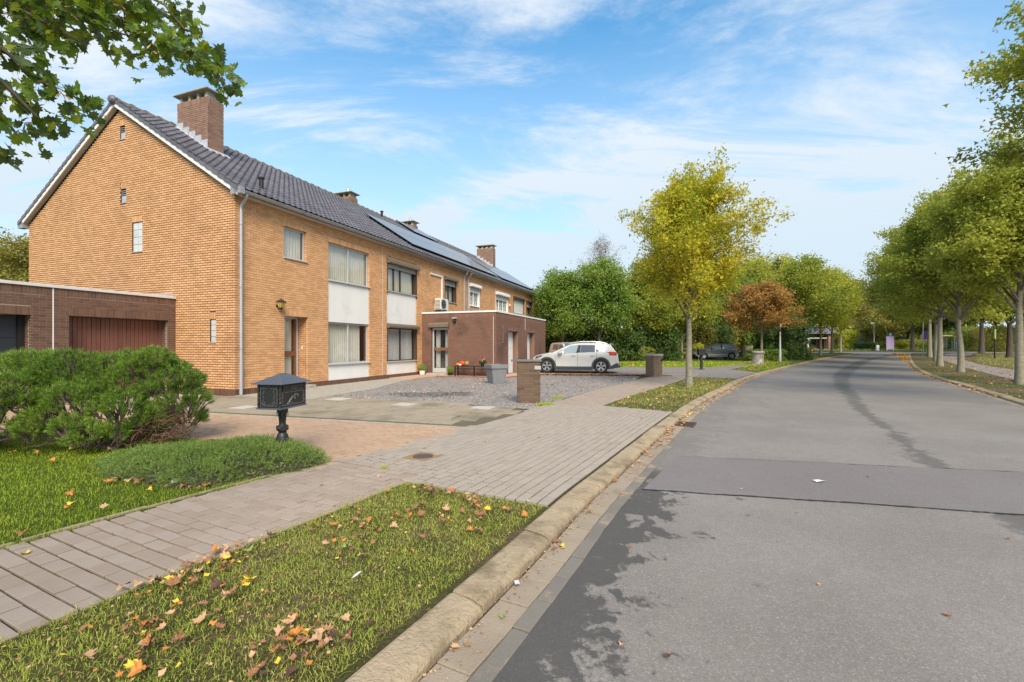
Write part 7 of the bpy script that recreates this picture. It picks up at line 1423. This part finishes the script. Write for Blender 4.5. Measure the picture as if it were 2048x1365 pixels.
pl=empty('bus_stop_sign',(pxy(1871,70),70,rise(70)-.02),0,'white bus stop flag sign above the shelter roof','sign'); MB().lathe([(.04,0),(.04,3.2)],k=8).build('pole',m_galv,pl); MB().box(-.16,.16,-.03,.0,2.5,3.2).build('flag',m_wpaint,pl); MB().box(-.1,.1,-.035,-.031,2.72,2.95).build('emblem',m_clad,pl)
ns=empty('blue_sign',(pxy(1853,55),55,rise(55)-.02),0,'blue sign with a red figure on a grey post among the street trees','sign'); MB().lathe([(.055,0),(.055,3.9)],-.42,0,8).build('post',m_galv,ns); MB().box(-.33,.33,-.03,.03,1.85,2.85).build('blue_panel',M('blue_print',[(.015,.06,.33)],.45,bump=0),ns); m=MB(); m.ball((-.08,-.05,2.62),.07,8); m.loft([[(-.08+x,-.045-h,z) for x,z in ((-.12,2.05),(.12,2.05),(.06,2.52),(-.06,2.52))] for h in (0,.012)]); m.build('red_figure',M('red_print',[(.5,.03,.04)],.5,bump=0),ns); MB().box(-.33,.33,-.035,.0,1.75,1.84).build('caption_strip',m_galv,ns)
for px,Y,h,lbl in ((1820,78,2.6,'wooden post with a small reddish street name plate'),(1989,44,2.9,'slim dark post with a green marker top on the grass')):
    o=empty('marker_post',(pxy(px,Y),Y,rise(Y)-.02),0,lbl,'post'); MB().lathe([(.06,0),(.055,h)],k=8).build('post',m_barkd if px==1820 else m_blackm,o)
    if px==1820: MB().box(.05,.5,-.03,.0,h-.1,h+.25).build('name_plate',M('brown_red_plate',[(.3,.1,.06)],.6),o); MB().lathe([(.05,0),(.05,2.2)],.45,0,8).build('second_post',m_galv,o)
    else: MB().box(-.07,.07,-.07,.07,h*.68,h).build('green_marker',M('pale_green',[(.25,.35,.12)],.6),o)
mail=empty('parcel_point_panels',(pxy(1908,78),78,rise(78)-.02),0,'dark leaning panel pair standing right of the bus shelter','panel'); MB().box(-.35,.3,-.05,.0,.1,1.6).build('panel',m_clad,mail); MB().box(-.42,-.36,-.05,.02,0,1.65).box(.31,.37,-.05,.02,0,1.65).build('frame_post',m_galv,mail)
# far brick house
Y=92; fh=empty('brick_house',(pxy(1645,Y),Y,rise(Y)),.05,'low pink brick house with a white porch column behind the far street trees','house'); m_fb=M('pink_brick',[(.34,.19,.14),(.40,.24,.18)],.9,ns=2,nm=.7)
m=MB(); m.box(-5.5,-3.2,0,.3,0,3.2).box(.5,4.2,-1,.3,0,3.4).box(-3.2,.5,2,2.3,0,3.2).box(-5.5,4.2,2.3,9,0,3.2); m.build('wall',m_fb,fh); MB().box(-3.6,.49,-.6,2,2.25,2.5).build('porch_roof',m_wpaint,fh); MB().box(-3.5,-3.2,-.6,-.3,0,2.24).build('porch_column',m_wpaint,fh)
m=MB(); m.loft([[(x,y,z) for y,z in ((-1.6,3.2),(9.6,3.2),(4,5.0))] for x in (-6,4.8)]); m.build('roof',m_tile,fh); MB().box(-3.0,-1.6,1.9,1.99,0,2.1).build('door',m_wood,fh)
for x0,x1 in ((1.6,2.6),(-1.2,.2)): w_=add('window',None,fh); yy=-1.0 if x0>1 else 2.0; MB().box(x0,x1,yy-.03,yy-.001,.9,2.2).build('frame',m_wpaint,w_); MB().box(x0+.08,x1-.08,yy-.04,yy-.031,.98,2.12).build('pane',m_tint,w_)
wh=empty('white_gable_house',(pxy(1717,135),135,.6),0,'white and red roofed house glimpsed through the trees behind the parked cars','house'); MB().box(-4,4,0,6,0,7.5).build('wall',m_fb,wh); m=MB(); m.loft([[(x,y,z) for x,z in ((-4.6,7.3),(4.6,7.3),(0,11))] for y in (-.4,6.4)]); m.build('roof',M('pale_roof',[(.5,.48,.46)],.8),wh)
yh=empty('fire_hydrant',(pxy(1623,50.5),50.5,rise(50.5)-.02),0,'yellow hydrant marker beside the dark hedge and street tree','hydrant'); MB().lathe([(.10,0),(.10,.5),(.13,.52),(.13,.75),(.05,.85),(.001,.86)],k=10).build('yellow_body',m_yl,yh)
# red flowers and weeds at the lawn corner
fl=empty('flower_clump',(6.15,30.6,0),0,'little clump of orange red flowers at the corner of the lawn','flowers'); leafball('foliage',fl,(0,0,.18),.22,200,.05,m_lgr2,8); leafball('flowers',fl,(0,0,.42),.18,34,.05,M('red_petal',[(.6,.12,.06)],.6,bump=0),9,.5)
wd_=empty('tall_weed',(6.55,21.55,0),0,'pale yellowing leafy plant growing up behind the second brick pillar','plant'); MB().tube([(0,0,0),(-.05,.05,.8),(.1,.1,1.3)],[.012,.01,.004],5).tube([(0,0,.5),(-.35,.1,1.1),(-.6,.15,1.2)],[.01,.007,.003],5).build('stem',m_twig,wd_); leafball('foliage',wd_,(-.1,.1,1.15),.42,160,.05,m_lylg,10,.6)
sap=empty('sapling',(16.3,39.8,0),0,'thin yellow leaved sapling before the bonnet of the grey hatchback','tree'); MB().tube([(0,0,0),(.02,0,.8),(-.05,0,1.5)],[.03,.02,.01],6).build('trunk',m_twig,sap); leafball('crown',sap,(0,0,1.35),.5,260,.06,m_lylg,11,.7)
# ---------------------------------------------------------------- fallen leaves
mlf={'brown':M('fallen_leaf_brown',[(.19,.085,.04),(.28,.13,.06),(.22,.10,.05)],.75,ns=40,nm=.6,bump=.2,bs=120),'orange':M('fallen_leaf_orange',[(.42,.15,.03),(.50,.20,.04),(.34,.12,.04)],.7,ns=40,nm=.6,bump=.2,bs=120),'tan':M('fallen_leaf_tan',[(.42,.25,.13),(.50,.31,.17)],.75,ns=40,nm=.6,bump=.2,bs=120),'yellow':M('fallen_leaf_yellow',[(.62,.42,.03),(.68,.50,.06)],.65,ns=40,nm=.6,bump=.2,bs=120),'dark':M('fallen_leaf_dark',[(.07,.035,.025),(.11,.055,.035)],.75,ns=40,nm=.6,bump=.2,bs=120),'green':M('fallen_leaf_green',[(.16,.24,.05),(.24,.30,.08)],.65,ns=40,nm=.6,bump=.2,bs=120)}
FL={c:[leaf_shape(300+17*k,m,1.5,True,1,name='fallen_leaf') for k in range(4)] for c,m in mlf.items()}
qf=random.Random(77); pile={c:[] for c in mlf}
def drop(x,y,z,c,size,where,obj_=True):
    me=FL[c][qf.randrange(4)]; rot=(qf.gauss(0,.28),qf.gauss(0,.28),qf.uniform(-3.14,3.14))
    if not obj_: pile[c].append((x,y,z,rot,size)); return
    sp=''
    if 'verge' in where:
        s_,t_=K.inv(x,y); sp=' '+('beside the kerb' if t_<.5 else 'beside the pavement' if t_>1.25 else 'in mid grass')+(' at driveway end' if s_>sA-1.1 else ' at camera end' if s_<sA-2.2 else '')
    elif 'lawn' in where: sp=' '+('close to the pavement edging' if K.inv(x,y)[1]<3.9 else 'towards the pine shrub')
    elif 'gutter' in where: sp=' '+('before' if y<4.2 else 'alongside')+' the driveway paving'
    o=add('fallen_leaf',me,None,(x,y,z),rot,(size,size*qf.uniform(.75,1.1),size)); tag(o,('small ' if size<.028 else 'large ' if size>.038 else '')+'%s maple leaf %s'%({'brown':'brown curled','orange':'orange','tan':'pale tan','yellow':'bright yellow','dark':'dark shrivelled','green':'green'}[c],where.replace('near grass verge','near verge'))+sp,'leaf',None,None); o['group']='%s leaves lying %s'%(c,where)
def pick(w): 
    t=qf.random()*sum(w.values())
    for k,v in w.items():
        t-=v
        if t<0: return k
    return 'brown'
def scatter(n,gen,w,where,z,s0,s1,obj_=True):
    k=0
    while k<n:
        p=gen()
        if p is None: continue
        drop(p[0],p[1],z+rise(p[1]),pick(w),qf.uniform(s0,s1),where,obj_); k+=1
def gpoly(poly,ymin=1.6):
    A=np.array(poly); x0,y0=A.min(0); x1,y1=A.max(0)
    def g():
        x,y=qf.uniform(x0,x1),qf.uniform(y0,y1); return (x,y) if y>ymin and abs(x/y)<1.14 and inside(poly,np.array([x]),np.array([y]))[0] else None
    return g
wn={'brown':36,'orange':16,'tan':18,'yellow':9,'dark':14,'green':4}
cl_=[gpoly(v1i,2.0)() for _ in range(90)]; cl_=[c for c in cl_ if c][:17]
def vclus():
    if qf.random()<.45: return gpoly(v1i,1.9)()
    c=qf.choice(cl_); x,y=c[0]+qf.gauss(0,.13),c[1]+qf.gauss(0,.13); return (x,y) if y>1.8 and inside(v1i,np.array([x]),np.array([y]))[0] else None
scatter(165,vclus,wn,'on the near grass verge',.034,.018,.046)
def lw(): 
    p=gpoly(lawn,3)(); return p if p and p[0]<-2.6 else None
scatter(42,lw,{'brown':20,'orange':10,'tan':18,'yellow':14,'green':4},'on the lawn',.04,.026,.05)
def me_():
    t=qf.random(); a=Vector((-4.15,4.82)).lerp(Vector((-2.55,4.98)),t) if qf.random()<.45 else Vector((-4.2,4.78)).lerp(Vector((-3.05,4.50)),qf.random()); x,y=a.x+qf.gauss(0,.05),a.y+qf.gauss(0,.05)
    s,t_=K.inv(x,y); 
    if t_<3.1: x,y=K.at(s,3.16+abs(qf.gauss(0,.04)))
    return (x,y)
scatter(46,me_,{'brown':34,'orange':26,'tan':18,'yellow':3,'dark':14},'along the foot of the creeping shrub',.028,.025,.045)
def gt():
    s=qf.uniform(1.0,8.0)**1.0; return tuple(K.at(s+.9,-abs(qf.gauss(0,.05))-.245))
scatter(22,gt,{'brown':10,'orange':6,'tan':10,'yellow':4,'green':2},'in the stone gutter',-.06,.014,.034)
def rd(): return (qf.uniform(.4,5.0),qf.uniform(2.0,7.5)) if True else None
def rd2():
    p=rd(); return p if K.inv(*p)[1]<-.7 else None
scatter(15,rd2,{'tan':8,'brown':5,'dark':2},'on the asphalt road',-.068,.012,.026)
def pvm():
    p=K.at(qf.uniform(2,14),qf.uniform(.3,3.0)); return (float(p[0]),float(p[1]))
def pvn():
    p=pvm(); t=K.inv(*p)[1]; s=K.inv(*p)[0]; return p if (t>1.8 or s>sA+.3) and s<sB else None
scatter(14,pvn,{'brown':6,'orange':6,'tan':4,'yellow':2,'green':1},'on the paving',.008,.02,.035)
# small distant ones are joined
scatter(330,gpoly(v2,9),{'brown':20,'orange':10,'tan':16,'yellow':9,'dark':8},'',.035,.025,.045,False)
def g2(): s=qf.uniform(9,K.len-22); return tuple(K.at(s,-.22-abs(qf.gauss(0,.10))))
scatter(900,g2,{'orange':20,'tan':18,'brown':16,'yellow':6},'',-.055,.02,.045,False)
def g3(): s=qf.uniform(RA.inv(14,13)[0],qe); return tuple(RA.at(s,-.12-abs(qf.gauss(0,.12))+.15*(qf.random()<.4)))
scatter(1000,g3,{'orange':22,'tan':14,'brown':16,'yellow':10},'',-.045,.03,.06,False)
def g3b(): 
    s=qf.uniform(qe-26,qe); return tuple(RA.at(s,qf.uniform(-.3,1.6)*max(.2,(s-qe+26)/26)))
scatter(1300,g3b,{'orange':26,'tan':10,'yellow':14},'',-.05,.05,.09,False)
E_=[(11.5,9.5),(18,10),(30,24),(66,62),(56,60),(30.5,33.5),(21,22.2)]
scatter(1400,gpoly(E_,9.5),{'brown':20,'orange':12,'tan':16,'yellow':10,'dark':10},'',.0,.03,.055,False)
scatter(500,gpoly(gp,10.5),{'tan':20,'orange':8,'brown':10,'yellow':4},'',.01,.025,.05,False)
def g4():
    a=Vector(L2W(11.8,-5.2)).lerp(Vector((6.6,21.4)),qf.random()); return (a.x+qf.gauss(0,.14),a.y+qf.gauss(.0,.14))
scatter(800,g4,{'orange':22,'tan':18,'brown':8},'',.06,.03,.06,False)
scatter(300,gpoly(v3,25),wn,'',.03,.04,.07,False); scatter(500,gpoly([(6.2,30.5),(13.6,30.3),(22,36.2),(24,39),(6,39)],28),{'tan':10,'yellow':10,'orange':6},'',.05,.04,.08,False)
scatter(260,vclus,{'orange':20,'brown':24,'tan':16,'yellow':10,'dark':8},'',.03,.010,.022,False)
scatter(900,gpoly(v1i,1.7),{'tan':10,'brown':12,'dark':8,'orange':2},'',.014,.005,.011,False)
scatter(700,lambda:(lambda p:(float(p[0]),float(p[1])))(K.at(qf.uniform(1.5,12),-.225-abs(qf.gauss(0,.06)))),{'tan':14,'brown':12},'',-.066,.004,.012,False)
from mathutils import Euler
SIMPLE=[(np.array([(0,-.9,.0),(.75*k_,-.15,.22),(.35,.5,.1),(0,1,.25*k_),(-.4,.45,.12),(-.8*k_,-.2,.28),(0,0,.0)]),[(0,1,6),(1,2,6),(2,3,4),(2,4,6),(4,5,6),(5,0,6)]) for k_ in (.8,1,1.2)]
for c,L in pile.items():
    if not L: continue
    Vs=[];Fs=[];n=0
    for x,y,z,rot,s in L:
        co,fs=SIMPLE[qf.randrange(3)]; Rm=np.array(Euler(rot).to_matrix())*s; Vs.append(co@Rm.T+np.array([x,y,z])); Fs+=[tuple(n+i for i in f) for f in fs]; n+=len(co)
    tag(add('fallen_leaves',mesh('fallen_leaves',np.concatenate(Vs),Fs,mlf[c],rnd=NR.random(len(Fs)))),kind='stuff')
# litter, toadstool, tufts
def scrap(x,y,z,label,s,seed):
    q=random.Random(seed); m=MB(); n=m.v([(s*a*q.uniform(.8,1.2),s*b_*q.uniform(.8,1.2),q.uniform(0,.3)*s) for a,b_ in ((-1,-.5),(0,-.6),(1,-.4),(1,.4),(.1,.6),(-1,.5),(0,0))]); m.f([(n,n+1,n+6),(n+1,n+2,n+6),(n+2,n+3,n+6),(n+3,n+4,n+6),(n+4,n+5,n+6),(n+5,n,n+6)]); o=m.build('paper_scrap',M('dirty_paper',[(.58,.56,.57)],.8,bump=0)); o.location=(x,y,z); o.rotation_euler=(0,0,q.uniform(0,3)); tag(o,label,'litter')
scrap(.03,2.83,-.055,'crumpled whitish paper scrap in the gutter beside a kerb joint',.03,1); scrap(3.38,5.0,-.068,'flattened white paper scrap on the dark asphalt repair strip',.05,2)
fe=MB(); n=fe.v([(0,-.06,0),(.014,-.01,.008),(.012,.04,.012),(0,.065,.006),(-.010,.03,.010),(-.012,-.01,.006)]); fe.f([(n,n+1,n+2,n+3,n+4,n+5)]); fo_=fe.build('feather',M('grey_feather',[(.55,.55,.58)],.7,bump=0)); fo_.location=(-.93,2.72,.05); fo_.scale=(.62,.62,.62); fo_.rotation_euler=(.2,.2,-.6); tag(fo_,'small grey white feather lying in the grass among brown leaves','feather')
ts=empty('toadstool',(-3.42,4.62,.0),0,'pale toadstool cap among leaves at the edge of the shrub','mushroom'); MB().lathe([(.008,0),(.007,.04)],k=8).build('stem',m_cream,ts); MB().lathe([(.035,.035),(.036,.045),(.025,.062),(.001,.07)],k=14).build('cap',m_conc,ts)
pw=[(x,y) for x,y in [tuple(K.at(s,t)) for s,t in ((sA+.0,1.7),(sA+.3,2.2),(sA+.5,.9),(sA+1.4,.3))]]
for k,(cx,cy,rr) in enumerate(((.80,10.95,.16),(1.25,12.4,.12),(pw[1][0],pw[1][1],.04))):
    g_=[(cx+rr*math.cos(a)*1.4,cy+rr*math.sin(a)) for a in [i*.6283 for i in range(10)]]; blades('weed_tuft',g_,int(2600*min(1,rr*3)),.02,.09 if rr>.1 else .03,.004,m_gr,z=-.008,seg=1)
ripped=blades('joint_moss',[tuple(p) for p in K.at(np.arange(.5,14,.4),3.10+0*np.arange(.5,14,.4))]+[tuple(p) for p in K.at(np.arange(14,.5,-.4),3.22+0*np.arange(14,.5,-.4))],7000,.008,.03,.002,m_gr,z=-.005)
blades('kerb_weeds',[tuple(p) for p in K.at(np.arange(.5,16,.4),.0+0*np.arange(.5,16,.4))]+[tuple(p) for p in K.at(np.arange(16,.5,-.4),.035+0*np.arange(16,.5,-.4))],5000,.008,.025,.002,m_gy,z=-.004,clump=0.1)
